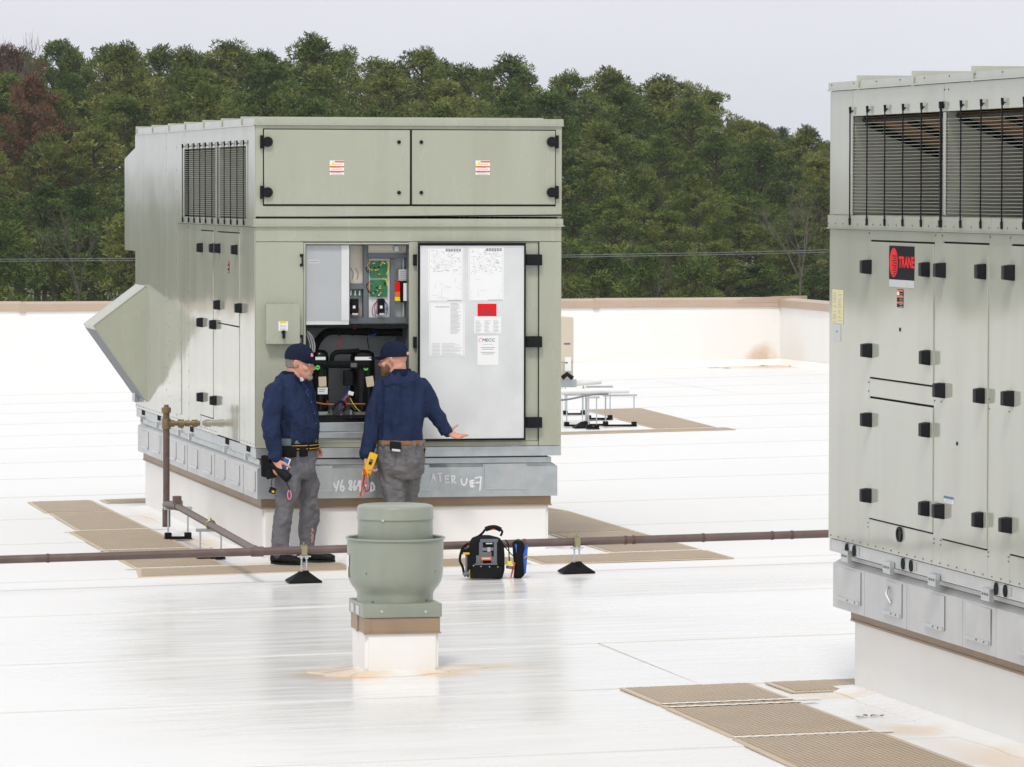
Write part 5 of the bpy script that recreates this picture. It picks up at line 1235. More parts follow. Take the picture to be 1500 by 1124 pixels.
def h_stand(x, y, label, zp, w_=.085, grp='two-legged strut stands under the gas branch', clamp=True):
    g = gz(x, y)+.012; t = empty('strut_stand', (x, y, g), label, 'pipe stand', grp)
    bm = bmesh.new(); box(bm, x-w_-.03, x+w_+.03, y-.055, y+.055, g, g+.012)
    for s_ in (-1, 1): box(bm, x+s_*w_-.028, x+s_*w_+.028, y-.03, y+.03, g+.012, g+.055)
    box(bm, x-w_, x+w_, y-.018, y+.018, g+.012, g+.022); bevel(bm, .003); obj('rubber_base', bm, 'rubber', t, smooth=False)
    for s_ in (-1, 1):
        bm = bmesh.new(); tube(bm, [(x+s_*w_, y, g+.03), (x+s_*w_, y, zp-.03)], .0075, 8); obj('threaded_rod', bm, 'galv', t)
    bm = bmesh.new(); box(bm, x-w_-.035, x+w_+.035, y-.02, y+.02, zp-.055, zp-.031); obj('strut_channel', bm, 'galv', t, smooth=False)
    if clamp:
        bm = bmesh.new(); tube(bm, [(x+.036*cos(a_), y, zp+.036*sin(a_)) for a_ in [k*pi/9 for k in range(19)]], .008, 5); box(bm, x-.006, x+.006, y-.01, y+.01, zp+.03, zp+.055); obj('pipe_clamp', bm, mat['clampbrass'], t, smooth=False)
    return t
P0 = G(250, 787); h_stand(P0.x+.005, 2.72, 'two-legged strut stand at the foot of the brown riser', .30)
bt = (1.25-yp_)/(2.35-yp_)
h_stand(-.30, .42, 'two-legged strut stand under the middle of the brown branch pipe', zb1+(zb2-zb1)*(.42-yp_)/(2.35-yp_))
# ================================================================== BACKGROUND CONDENSER
ycn = 19.9
cxr = F(840.3, 500, ycn)[0]; zb_ = F(840, 556, ycn)[1]; zt_ = F(840, 465, ycn)[1]
cn = empty('condensing_unit', (cxr-.5, ycn+.25, zb_), 'beige condensing unit half hidden behind the middle unit', 'air conditioner')
bm = bmesh.new(); box(bm, cxr-1.0, cxr, ycn, ycn+.5, zb_, zt_); bevel(bm, .015, 2); obj('cabinet', bm, 'beige', cn)
bx('side_cover', cxr-.17, cxr-.004, ycn-.012, ycn-.001, zb_+.22, zt_-.02, 'beige', cn, bv=.003)
bx('grip_slot', cxr-.125, cxr-.045, ycn-.016, ycn-.0125, FZ(504.8, ycn, 835), FZ(502.6, ycn, 835), 'steelgrey', cn)
bx('rating_label', cxr-.115, cxr-.035, ycn-.016, ycn-.0125, FZ(544, ycn, 835), FZ(523, ycn, 835), 'paper', cn)
bx('label_mark', cxr-.11, cxr-.08, ycn-.018, ycn-.0165, FZ(532.5, ycn, 835), FZ(530.5, ycn, 835), 'darkink', cn)
bx('badge', cxr-.17, cxr-.135, ycn-.016, ycn-.0125, FZ(488.5, ycn, 828), FZ(485.5, ycn, 828), 'silver', cn)
bm = bmesh.new(); tube(bm, [(cxr-.16, ycn-.06, zb_+.02), (cxr-.10, ycn-.08, zb_+.07), (cxr-.03, ycn-.06, zb_+.02)], .03, 8); obj('service_valve', bm, 'blackpaint', cn)
bx('support_curb', cxr-1.0, cxr-.13, ycn+.02, ycn+.45, gz(7, 20), zb_-.10, 'curb_white', None, label='low cream block under the far beige condensing unit', cat='curb')
for yy_ in (ycn+.05, ycn+.4): bx('support_rail', cxr-1.0, cxr+.05, yy_, yy_+.05, zb_-.10, zb_-.001, 'galv', cn)
wp = empty('insulated_pipe', (7.3, 19.4, .48), 'white jacketed pipes on thin stands beside the far condensing unit', 'pipe')
zz1 = F(870, 573.5, 19.4)[1]
bm = bmesh.new(); tube(bm, [(6.0, 19.4, zz1-.015), (F(921, 573, 19.4)[0], 19.4, zz1+.01)], .035, 12); obj('jacketed_run', bm, 'white_pipe', wp)
bm = bmesh.new(); tube(bm, [(cxr-.12, 20.0, zz1+.055), (F(900, 573, 20.6)[0], 21.4, zz1+.03)], .028, 12); tube(bm, [(6.2, 20.0, zz1+.06), (cxr-.12, 20.0, zz1+.055)], .03, 10); obj('jacketed_run', bm, 'white_pipe', wp)
bm = bmesh.new(); tube(bm, curve_pts([(6.2, 19.3, zz1-.12), (6.9, 19.3, zz1-.10), (7.25, 19.3, zz1-.04), (7.5, 19.35, zz1-.03)], 5), .012, 8); obj('grey_conduit', bm, 'cablegrey', wp)
gF = 'black footed stands by the far condensing unit'
for i, (px, py, w_, lab, zt2_) in enumerate([(845, 626, .13, 'wide stand', 0), (908, 626, .18, 'rightmost', 0), (873, 625, .12, 'middle', 0), (878, 616, .14, 'rear middle', 0), (841, 609, .12, 'rear left', 0), (868, 630, .05, 'front', 0)]):
    p = G(px, py)
    labs = ['strut stand with white pipe ending nearest the condensing unit', 'rightmost strut stand of those beneath the far white pipe', 'strut stand in the middle below the far white pipe',
            'strut stand behind the middle one under the far white pipe', 'rear strut stand closest behind the beige condensing unit', 'thin strut stand with rod in front of the far white pipe']
    h_stand(p.x, p.y, labs[i], zz1-.015+(.03 if i in (3, 4) else 0), w_, gF, clamp=False)
P1 = G(855, 628); single_stand(P1.x, P1.y, 'small pyramid footed stand at the far condensing unit', zz1)
# ================================================================== POWER LINES
def pline(lab, pts, r=.011):
    W_ = []
    for px, py, d in pts: v = ray(px, py); W_.append(CAMP+v*(d))
    bm = bmesh.new(); tube(bm, curve_pts(W_, 8), r, 5); obj('power_line', bm, 'powerline', None, label=lab, cat='cable', group='power lines crossing before the wood')
pline('upper thin power line crossing in front of the trees', [(-900, 392, 190), (-300, 384, 185), (0, 380, 180), (400, 378, 178), (820, 374, 175), (1218, 366, 172), (1700, 348, 170), (2300, 318, 168)])
pline('lower thin power line crossing in front of the trees', [(-900, 396, 189), (-300, 387.5, 184), (0, 383, 179), (400, 381.3, 177), (820, 377, 174), (1218, 369.3, 171), (1700, 352, 169), (2300, 323, 167)])
# ================================================================== TREES
def puff(bm, c, r, R, n):
    tone = R.choice((0, 0, 1, 1, 2))
    for _ in range(n):
        a = R.uniform(0, 2*pi); z = R.uniform(-.35, 1); q = sqrt(max(0, 1-z*z)); d = Vector((q*cos(a), q*sin(a), z))
        q1 = r*R.uniform(.55, 1.0); p = c+Vector((d.x*q1, d.y*q1, d.z*q1*.8))
        dd = (d*.7+Vector((R.uniform(-1, 1), R.uniform(-1, 1), R.uniform(-.3, .9)))).normalized()
        L_ = R.uniform(.12, .24); s = dd.cross(Vector((R.uniform(-1, 1), R.uniform(-1, 1), R.uniform(-1, 1)))).normalized()*L_*.26
        v = [bm.verts.new(p-s*.6), bm.verts.new(p+s*.6), bm.verts.new(p+dd*L_+s*.35), bm.verts.new(p+dd*L_-s*.35)]
        bm.faces.new(v).material_index = tone
PROTO = {}
def tree_proto(key, H, seed, kind='pine'):
    R = random.Random(seed)
    tb = bmesh.new(); cb = bmesh.new(); lean = (R.uniform(-.03, .03), R.uniform(-.03, .03))
    def axis(t): return Vector((lean[0]*H*t*t+.12*sin(t*5+seed), lean[1]*H*t*t, H*t))
    top_t = .93
    tube(tb, [axis(top_t*k/10) for k in range(11)], [.20*(1-.85*k/10)*H/18+.02 for k in range(11)], 7)
    base_t = R.uniform(.30, .42) if kind == 'pine' else .12
    nb = int(H*2.9) if kind == 'pine' else int(H*2.6)
    rmax = H*.195 if kind == 'pine' else H*.20
    for i in range(nb):
        f = (i+R.random())/nb; t = base_t+(top_t-base_t)*f
        # irregular rounded outline with missing limbs
        prof_ = (sin(pi*min(1, (f*.92+.12)))**.75)*(1-.35*f) if kind == 'pine' else (1-f)**.6
        L_ = rmax*prof_*R.uniform(.55, 1.25)+.25
        if f < .3 and R.random() < .35: continue
        a = i*2.4+R.uniform(-.5, .5); up = R.uniform(.05, .45)+.5*f
        p0 = axis(t); d = Vector((cos(a), sin(a), up)).normalized(); p1 = p0+d*L_*.55; p2 = p0+d*L_+Vector((0, 0, .12*L_))
        tube(tb, [p0, p1, p2], [.05*H/18, .035*H/18, .012], 4, cap=False)
        npf = max(2, int(L_/.75))
        for k in range(npf):
            q = .35+.65*(k+1)/npf; c = p0.lerp(p2, q)+Vector((R.uniform(-.38, .38), R.uniform(-.38, .38), R.uniform(-.1, .3)))
            r = R.uniform(.34, .66)
            puff(cb, c, r, R, int(125*(r/.55)**2))
    c = axis(top_t)
    for k in range(5): puff(cb, c+Vector((R.uniform(-.5, .5), R.uniform(-.5, .5), R.uniform(-.5, .35))), R.uniform(.45, .65), R, 80)
    tm = bpy.data.meshes.new('trunk'); tb.to_mesh(tm); tb.free(); tm.materials.append(mat['trunk'])
    cm = bpy.data.meshes.new('crown'); cb.to_mesh(cm); cb.free(); [cm.materials.append(mat[q]) for q in ('needles', 'needles_light', 'needles_dark')]
    for p in tm.polygons: p.use_smooth = True
    PROTO[key] = (tm, cm, H)
for i in range(7): tree_proto('p%d' % i, 19, 100+i*7, 'pine')
for i in range(3): tree_proto('s%d' % i, 9, 300+i*7, 'bush')
def bare_proto(key, H, seed):
    R = random.Random(seed); bm = bmesh.new(); leaf = bmesh.new()
    def br(p, d, L_, r, dep):
        q = p+d*L_; m_ = (p+q)/2+Vector((R.uniform(-.04, .04), R.uniform(-.04, .04), 0))*L_
        tube(bm, [p, m_, q], [r, r*.85, r*.65], 4, cap=False)
        if dep == 0:
            return
        for _ in range(3 if dep > 1 else 4):
            nd = (d+Vector((R.uniform(-.55, .55), R.uniform(-.55, .55), R.uniform(-.1, .4)))).normalized(); br(p.lerp(q, R.uniform(.5, 1)), nd, L_*R.uniform(.55, .8), r*.55, dep-1)
    p = Vector((0, 0, 0)); d = Vector((0, 0, 1))
    tube(bm, [p, Vector((.1, 0, H*.45))], [.14, .10], 6)
    br(Vector((.1, 0, H*.42)), Vector((.05, 0, 1)).normalized(), H*.25, .08, 5)
    tm = bpy.data.meshes.new('trunk'); bm.to_mesh(tm); bm.free(); tm.materials.append(mat['bare'])
    cm = bpy.data.meshes.new('crown'); leaf.to_mesh(cm); leaf.free(); [cm.materials.append(mat['brown_leaf']) for _ in range(3)]
    PROTO[key] = (tm, cm, H)
bare_proto('b0', 13, 5); bare_proto('b1', 13, 6)
def plant(key, px, d, ytop, label, group, name='pine_tree', crownmat=None, base=None):
    v = ray(px, 279); v = v/ v.dot(CF); P = CAMP+v*d
    ztop = CAMP.z+(279-ytop)/FPX*d
    g = terr(P.x, P.y) if base is None else base
    tm, cm, H = PROTO[key]; s = (ztop-g)/(H*.97)
    t = empty(name, (P.x, P.y, g), label, 'tree', group, rz=0)
    t.rotation_euler[2] = random.uniform(0, 6.28); sx_ = max(.72, min(1.12, s))*random.uniform(.85, 1.3) if key[0] == 'p' else s
    t.scale = (sx_, sx_, s)
    a = bpy.data.objects.new('trunk', tm); COL.objects.link(a); a.parent = t
    if not len(cm.polygons): return t
    c = bpy.data.objects.new('crown', cm); COL.objects.link(c); c.parent = t
    if crownmat:
        for sl_ in c.material_slots: sl_.link = 'OBJECT'; sl_.material = mat[crownmat]
    return t
SKY = [(-5000, 235), (-1000, 232), (-500, 110), (-300, 70), (0, 62), (60, 72), (120, 52), (180, 60), (240, 70), (310, 50), (400, 62), (470, 50), (560, 68), (620, 62), (690, 85), (740, 82), (810, 98), (880, 95), (925, 92), (965, 112), (1000, 106), (1045, 122), (1080, 155), (1110, 188), (1160, 182), (1215, 200), (1400, 210)]
def skyy(px):
    for (a, b), (c, d) in zip(SKY, SKY[1:]):
        if a <= px <= c: return b+(d-b)*(px-a)/(c-a)
    return 210
def region(px):
    if px < -60: return 'beyond the left edge of the picture'
    if px < 190: return 'left of the middle unit'
    if px < 410: return 'over the left half of the middle unit'
    if px < 640: return 'over the upper service doors of the middle unit'
    if px < 850: return 'over the right end of the middle unit'
    if px < 1030: return 'in the gap right of the middle unit'
    return 'near the right hand unit'
RT = random.Random(42)
rows = [(222, 268, 62, 'lowest front'), (236, 195, 70, 'lower'), (252, 128, 76, 'middle height'), (268, 72, 82, 'upper'), (286, 30, 84, 'high'), (302, 0, 74, 'skyline'), (318, 9, 62, 'rearmost')]
nsky = 0; ORD = 'first second third fourth fifth sixth seventh eighth ninth tenth eleventh twelfth thirteenth fourteenth fifteenth sixteenth seventeenth eighteenth nineteenth twentieth twenty-first twenty-second twenty-third twenty-fourth twenty-fifth'.split()
for ri, (d, off, stp, nm) in enumerate(rows):
    px = -190+RT.uniform(0, 60)
    while px < 1330:
        y = skyy(px)+off+(RT.uniform(-8, 22) if off else RT.uniform(-8, 16))
        if y < 400:
            key = 's%d' % RT.randrange(3) if ri == 0 else 'p%d' % RT.randrange(7)
            lab = '%s pine in the wood %s' % (nm, region(px)); grp = 'pines of the wood, %s, %s' % (nm, region(px))
            if nm == 'skyline' and -30 < px < 1230: nsky += 1; lab = '%s pine from the left along the skyline of the wood' % ORD[nsky-1]; grp = 'pines along the skyline'
            plant(key, px, d+RT.uniform(-6, 6), y, lab, grp)
        px += stp*RT.uniform(.8, 1.2)
# continuation of the wood out of the frame on the left (seen mirrored in the glossy panels)
for d, off, stp in ((240, 180, 120), (270, 90, 130), (300, 0, 110)):
    px = -250
    while px > -4300:
        plant('p%d' % RT.randrange(7), px, d+RT.uniform(-8, 8), skyy(px)+off+RT.uniform(-10, 25), 'pine standing beyond the left edge of the picture', 'pines beyond the left edge'); px -= stp*RT.uniform(.8, 1.2)
plant('p2', 25, 292, 66, 'rusty brown leaved tree at the upper left corner', None, 'broadleaf_tree', 'brown_leaf')
plant('p4', 52, 262, 108, 'rusty brown leaved tree lower right of the corner one at upper left', None, 'broadleaf_tree', 'brown_leaf')
plant('b0', 4, 285, 62, 'bare thin tree with grey twigs at the far upper left', None, 'bare_tree')
for px, y, lab, k in ((1180, 275, 'bare grey tree just left of the right hand unit', 'b1'), (120, 315, 'bare spindly tree left of the unit below the pines', 'b1'), (960, 350, 'low leafless tree above the parapet right of the middle unit', 'b0')):
    plant(k, px, 219, y, lab, None, 'bare_tree', 'needles')
for i, (px, y) in enumerate(((1098, 190), (1120, 180), (1142, 186), (1165, 205), (1188, 214), (1210, 205), (1075, 175))):
    plant('p%d' % (i % 7), px, 420+i*6, y, 'distant hazy pine on the far ridge between the wood and right unit', 'distant pines on the far ridge', 'pine_tree', 'needles_far')
# ================================================================== TOOL BAG
Pb = G(714, 850); yb_ = Pb.y+.09
bgx = F(714, 820, Pb.y)[0]; gb = gz(bgx, Pb.y)+.007
kb = (Vector((bgx, Pb.y, 0))-CAMP).dot(CF)/FPX
TX = lambda px: F(px, 820, Pb.y)[0]
TZ = lambda py: gb+(851-py)*kb
bag = empty('tool_bag', (bgx, yb_, gb), 'black open tool bag with carrying handle standing on the wet roof', 'tool bag')
def t7(x, y): return (660+x*.0978, 760+y*.0978)
def bagshape(pts, y0, y1, bulge=.02):
    bm = bmesh.new(); n = len(pts); layers = []
    for y, s in ((y0, .90), (y0-.012 if False else y0+.012, 1.0), ((y0+y1)/2, 1.0+bulge), (y1-.012, 1.0), (y1, .90)):
        cx = sum(p[0] for p in pts)/n; cz_ = sum(p[1] for p in pts)/n
        layers.append([bm.verts.new((cx+(p[0]-cx)*s, y, max(gb, cz_+(p[1]-cz_)*s))) for p in pts])
    for a, b in zip(layers, layers[1:]):
        for i in range(n): bm.faces.new((a[i], a[(i+1) % n], b[(i+1) % n], b[i]))
    bm.faces.new(layers[0][::-1]); bm.faces.new(layers[-1]); bmesh.ops.recalc_face_normals(bm, faces=bm.faces[:]); return bm
def tp(pts): return [(TX(t7(x, y)[0]), TZ(t7(x, y)[1])) for x, y in pts]
body = tp([(305, 905), (780, 925), (815, 800), (815, 560), (800, 400), (745, 320), (650, 295), (500, 292), (400, 330), (340, 420), (315, 600), (300, 780)])
obj('bag_body', bagshape(body, Pb.y, Pb.y+.20), 'blackcloth', bag, ang=60)
lower = tp([(300, 915), (750, 925), (775, 820), (760, 735), (330, 715), (303, 800)])
obj('front_pocket', bagshape(lower, Pb.y-.022, Pb.y+.01, 0), 'rubber', bag, ang=60)
def bpl(name, x0, x1, y0, y1, mt_, dep=-.008, parent=None):
    a, b = t7(x0, y0), t7(x1, y1); return bx(name, TX(a[0]), TX(b[0]), Pb.y+dep-.004, Pb.y+dep, TZ(b[1]), TZ(a[1]), mt_, parent or bag)
bpl('flap', 440, 705, 325, 375, 'steelgrey'); bpl('strap', 425, 480, 375, 700, 'steelgrey', -.004); bpl('strap', 645, 690, 375, 700, 'steelgrey', -.004)
bpl('buckle_plate', 475, 635, 455, 500, 'cablegrey'); bpl('buckle', 545, 590, 450, 515, 'galv', -.013); bpl('small_label', 525, 620, 385, 402, 'silver')
bpl('pocket_flap', 345, 690, 690, 712, 'steelgrey', -.022); bpl('centre_strap', 455, 610, 520, 590, 'steelgrey', -.005)
lbp = bpl('brand_patch', 448, 605, 590, 645, 'orange', -.012); bpl('brand_lettering', 470, 585, 607, 628, 'silver', -.0165, lbp)
bpl('grey_panel', 380, 440, 570, 690, 'steelgrey', -.0055); bpl('grey_panel', 605, 665, 590, 690, 'steelgrey', -.0055)
for x_, y_ in ((333, 720), (445, 733), (573, 740), (697, 743)):
    a = t7(x_, y_); bm = bmesh.new(); cyl_y(bm, TX(a[0]), TZ(a[1]), .0045, Pb.y-.029, Pb.y-.021, 8); obj('rivet', bm, 'zinc', bag)
hpts = [t7(*q) for q in ((450, 310), (520, 250), (565, 195), (640, 172), (720, 172), (790, 205), (815, 240), (790, 300))]
bm = bmesh.new(); tube(bm, curve_pts([(TX(a), Pb.y+.10, TZ(b)) for a, b in hpts], 4), .009, 8); hd = obj('carry_handle', bm, 'blackcloth', bag)
bm = bmesh.new(); tube(bm, curve_pts([(TX(a), Pb.y+.10, TZ(b)) for a, b in hpts[2:6]], 4), .019, 10); obj('handle_grip', bm, 'rubber', hd)
a = t7(672, 193); bx('red_tag', TX(a[0])-.012, TX(a[0])+.012, Pb.y+.076, Pb.y+.080, TZ(a[1])-.004, TZ(a[1])+.004, 'red', hd)
lp_ = tp([(190, 890), (300, 905), (305, 700), (310, 480), (200, 485), (160, 640), (190, 800)])
# side strap and sleeve, left
bm = bmesh.new(); tube(bm, curve_pts([(TX(t7(*q)[0]), Pb.y+.08, TZ(t7(*q)[1])) for q in ((300, 400), (215, 470), (170, 640), (215, 760), (235, 870))], 4), .010, 6); obj('side_strap', bm, 'blackcloth', bag)
bpl('side_sleeve', 185, 300, 480, 560, 'blackcloth', .05)
# hammer hanging at the left side
hm = empty('hammer', (TX(t7(250, 900)[0]), Pb.y+.03, gb), 'grey and yellow handled hammer hung on the left side of the tool bag', 'hammer')
bm = bmesh.new(); tube(bm, [(TX(t7(*q)[0]), Pb.y+.03, TZ(t7(*q)[1])) for q in ((245, 560), (250, 700), (245, 850))], [.007, .008, .010], 8); obj('shaft', bm, 'steelgrey', hm)
bm = bmesh.new(); q = t7(245, 545); box(bm, TX(q[0])-.024, TX(q[0])+.026, Pb.y+.018, Pb.y+.042, TZ(q[1])-.007, TZ(q[1])+.007); bevel(bm, .003); obj('yellow_collar', bm, 'yellow', hm)
bm = bmesh.new(); q = t7(245, 850); tube(bm, [(TX(q[0])-.018, Pb.y+.03, TZ(q[1])-.006), (TX(q[0])+.022, Pb.y+.03, TZ(q[1])+.002)], .018, 10); obj('head', bm, 'steelgrey', hm)
bm = bmesh.new(); q = t7(300, 850); tube(bm, [(TX(q[0]), Pb.y+.03, TZ(q[1])-.03), (TX(q[0])+.002, Pb.y+.03, TZ(q[1])+.03)], .008, 8); obj('yellow_grip', bm, 'yellow', hm)
# screwdrivers
bm = bmesh.new(); q = t7(300, 400); q2 = t7(305, 470); tube(bm, [(TX(q[0]), Pb.y+.10, TZ(q[1])), (TX(q2[0]), Pb.y+.10, TZ(q2[1]))], .006, 8)
obj('screwdriver', bm, 'yellow', None, label='small yellow screwdriver handle at the left rim of the tool bag', cat='screwdriver')
# tape
q = t7(890, 690); tpx, tpz = TX(q[0]), TZ(q[1]); tmr = empty('tape_roll', (tpx, Pb.y+.02, tpz), 'bright yellow and brown tape rolls hung at the right of the tool bag', 'tape')
bm = bmesh.new(); tube(bm, [(tpx, Pb.y+.02, tpz-.009), (tpx, Pb.y+.02, tpz+.012)], .024, 16); obj('yellow_roll', bm, 'brightyellow', tmr)
bm = bmesh.new(); q = t7(900, 760); tube(bm, [(TX(q[0])-.003, Pb.y+.03, TZ(q[1])-.012), (TX(q[0]), Pb.y+.03, TZ(q[1])+.010)], .027, 16); obj('brown_roll', bm, 'brass', tmr)
bm = bmesh.new(); q = t7(850, 400); tube(bm, curve_pts([(TX(t7(840, 350)[0]), Pb.y+.05, TZ(t7(840, 350)[1])), (TX(t7(880, 420)[0]), Pb.y+.04, TZ(t7(880, 420)[1])), (tpx, Pb.y+.02, tpz+.01)], 4), .005, 6); obj('hanging_strap', bm, 'blackcloth', tmr)
bm = bmesh.new(); q = t7(915, 860); tube(bm, [(TX(q[0]), Pb.y+.03, gb+.008), (TX(t7(975, 690)[0]), Pb.y+.03, TZ(t7(975, 690)[1]))], .007, 8); obj('orange_handled_tool', bm, 'orange', None, label='orange handle sticking down beside the tool bag\'s yellow tape', cat='hand tool')
# side pouch
sp2 = empty('side_pouch', (TX(t7(1070, 900)[0]), Pb.y+.06, gb), 'tall black and blue pouch leaning right of the tool bag', 'pouch')
pch = tp([(985, 930), (1060, 935), (1110, 880), (1090, 560), (1110, 430), (1090, 375), (1020, 360), (965, 400), (975, 600), (995, 800)])
obj('pouch_body', bagshape(pch, Pb.y+.0, Pb.y+.11), 'blackcloth', sp2, ang=60)
pch2 = tp([(1075, 895), (1135, 855), (1150, 650), (1168, 430), (1120, 470), (1080, 580)])
obj('blue_side', bagshape(pch2, Pb.y+.005, Pb.y+.10), 'blue', sp2, ang=60)
pch3 = tp([(965, 425), (985, 560), (995, 420), (980, 400)]); obj('blue_edge', bagshape(pch3, Pb.y-.006, Pb.y+.05), 'blue', sp2, ang=60)
a, b = t7(1105, 625), t7(1158, 580); bm = bmesh.new(); tube(bm, [(TX(a[0]), Pb.y-.001, TZ(a[1])), (TX(b[0]), Pb.y-.001, TZ(b[1]))], .0035, 5); obj('yellow_piping', bm, 'yellow', sp2)
bm = bmesh.new(); tube(bm, curve_pts([(TX(t7(*q)[0]), Pb.y+.03, TZ(t7(*q)[1])) for q in ((800, 420), (900, 540), (1000, 640), (1085, 690))], 4), .004, 6); obj('connecting_strap', bm, 'blackcloth', sp2)
# ================================================================== PEOPLE
def voxel(name, bm, mt_, parent, vs=.009, sm=3, disp=None, label=None):
    bmesh.ops.recalc_face_normals(bm, faces=bm.faces[:])
    me = bpy.data.meshes.new('tmp'); bm.to_mesh(me); bm.free(); o = bpy.data.objects.new('tmp', me); COL.objects.link(o)
    r = o.modifiers.new('r', 'REMESH'); r.mode = 'VOXEL'; r.voxel_size = vs; r.use_smooth_shade = True
    if sm: s = o.modifiers.new('s', 'SMOOTH'); s.iterations = sm; s.factor = .5
    bpy.context.view_layer.update()
    m2 = bpy.data.meshes.new_from_object(o.evaluated_get(bpy.context.evaluated_depsgraph_get())); bpy.data.objects.remove(o)
    if disp:
        nn = [v.normal.copy() for v in m2.vertices]
        for v, n in zip(m2.vertices, nn): v.co += n*disp(v.co)
    b2 = bmesh.new(); b2.from_mesh(m2); bpy.data.meshes.remove(m2)
    return obj(name, b2, mt_, parent, smooth=True, ang=80, label=label)
def eloft(bm, rings, n=24, ex=2.3):
    R_ = []
    for c, a, b, A, B_ in rings:
        c = Vector(c); L_ = []
        for k in range(n):
            t = 2*pi*k/n; ct, st_ = cos(t), sin(t)
            L_.append(bm.verts.new(c+A*(a*abs(ct)**(2/ex)*(1 if ct >= 0 else -1))+B_*(b*abs(st_)**(2/ex)*(1 if st_ >= 0 else -1))))
        R_.append(L_)
    for p, q in zip(R_, R_[1:]):
        for k in range(n): bm.faces.new((p[k], p[(k+1) % n], q[(k+1) % n], q[k]))
    bm.faces.new(R_[0][::-1]); bm.faces.new(R_[-1])
def ball(bm, c, r, seg=14, sc=(1, 1, 1)):
    m_ = Matrix.Translation(Vector(c)) @ Matrix.Diagonal((*sc, 1)); bmesh.ops.create_uvsphere(bm, u_segments=seg, v_segments=seg//2+2, radius=r, matrix=m_)
def limb(bm, pts, rs, n=18):
    P = curve_pts(pts, 5); R2 = []
    for i in range(len(P)):
        t = i/5; j = min(int(t), len(rs)-2); R2.append(rs[j]+(rs[j+1]-rs[j])*(t-j))
    tube(bm, P, R2, n); ball(bm, P[0], R2[0]*.98); ball(bm, P[-1], R2[-1]*.98)
Z_ = Vector((0, 0, 1))
def hand(bm, wrist, d, n, curls, ts=1, thumb=.6, sc=1.0, spread=.10, thumb_up=.0):
    d = d.normalized(); n = (n-d*n.dot(d)).normalized(); s = d.cross(n)*ts
    L_ = .088*sc
    eloft(bm, [(wrist-d*.02, .026*sc, .020*sc, s, n), (wrist+d*.01, .029*sc, .019*sc, s, n), (wrist+d*L_*.55, .040*sc, .016*sc, s, n), (wrist+d*L_, .039*sc, .013*sc, s, n), (wrist+d*(L_+.006), .034*sc, .010*sc, s, n)], 14)
    lens = [(.045, .027, .021), (.050, .031, .022), (.046, .029, .021), (.036, .021, .018)]
    for i in range(4):
        off = (1.5-i)*.0205*sc; a = curls[i]; p = wrist+d*(L_-.008)+s*off; dd = (d+s*(1.5-i)*spread).normalized(); pts = [p-d*.015, p]; cd_ = dd
        for k, l in enumerate(lens[i]):
            ang = a*(.7, 1.0, .7)[k]; cd_ = (cd_*cos(ang)+n*sin(ang)).normalized() if k == 0 else (cd_*cos(ang)+(n-cd_*n.dot(cd_)).normalized()*sin(ang)).normalized() if (n-cd_*n.dot(cd_)).length > .15 else (cd_*cos(ang)-d*sin(ang)).normalized()
            p = p+cd_*l*sc; pts.append(p)
        tube(bm, pts, [.0095*sc, .0098*sc, .009*sc, .0085*sc, .0065*sc], 8)
    p = wrist+d*.018+s*.028*sc; td = (d*(1-thumb)+s*thumb*1.0+n*.35+Z_*thumb_up).normalized(); q = p+td*.042*sc; td2 = (td+d*.35).normalized(); q2 = q+td2*.030*sc; q3 = q2+td2*.022*sc
    tube(bm, [p-s*.012, p, q, q2, q3], [.012*sc, .013*sc, .0115*sc, .0105*sc, .008*sc], 8)
def head(bm, hc, f, tilt=0.0, neck_to=None, nr=.062, sc=1.0):
    r = f.cross(Z_).normalized(); up = (Z_*cos(tilt)+f*sin(tilt)); fw = up.cross(r)*-1; fw = (f*cos(tilt)-Z_*sin(tilt))
    def P(a, b, c): return hc+fw*a*sc+r*b*sc+up*c*sc
    rings = [(-.118, .052, .030, .024), (-.105, .045, .050, .040), (-.08, .030, .073, .055), (-.045, .013, .089, .065), (-.01, .003, .095, .071), (.035, -.002, .099, .076), (.075, -.006, .092, .071), (.10, -.008, .072, .056), (.118, -.008, .035, .028)]
    eloft(bm, [(P(c, 0, w_), a*sc, b*sc, fw, r) for w_, c, a, b in rings], 26, 2.15)
    tube(bm, [P(.088, 0, .02), P(.104, 0, -.010), P(.122, 0, -.036), P(.100, 0, -.046)], [.008, .010, .0145, .011], 8)
    tube(bm, [P(.082, -.045, .020), P(.096, 0, .022), P(.082, .045, .020)], [.008, .011, .008], 6)
    tube(bm, [P(.088, -.022, -.066), P(.099, 0, -.064), P(.088, .022, -.066)], [.006, .008, .006], 6)
    tube(bm, [P(.086, -.020, -.077), P(.096, 0, -.077), P(.086, .020, -.077)], [.006, .008, .006], 6)
    ball(bm, P(.088, 0, -.103), .022*sc)
    for s_ in (-1, 1):
        ball(bm, P(.06, s_*.045, -.035), .026*sc)      # cheek
        pts = [P(-.012, s_*.072, -.038), P(-.020, s_*.086, -.012), P(-.014, s_*.088, .014), P(.004, s_*.080, .018), P(.008, s_*.074, -.010)]
        tube(bm, pts, [.008, .009, .0085, .007, .006], 6); tube(bm, [P(-.006, s_*.070, -.02), P(-.004, s_*.078, .008)], .009, 6)
    if neck_to is not None: limb(bm, [P(-.028, 0, -.045), P(-.02, 0, -.10), neck_to], [nr*.97, nr*.95, nr*1.12])
    return P, fw, r, up
def folds(freq, amp, seed=0, ridge=True):
    o = Vector((seed*3.1, seed*1.7, seed*.9)); f = Vector(freq)
    def d(co):
        q = Vector((co.x*f.x, co.y*f.y, co.z*f.z))+o; a = noise.noise(q); b = noise.noise(q*2.1+o)
        return amp*((-abs(a)*2+.5)+.45*b) if ridge else amp*(a+.4*b)
    return d
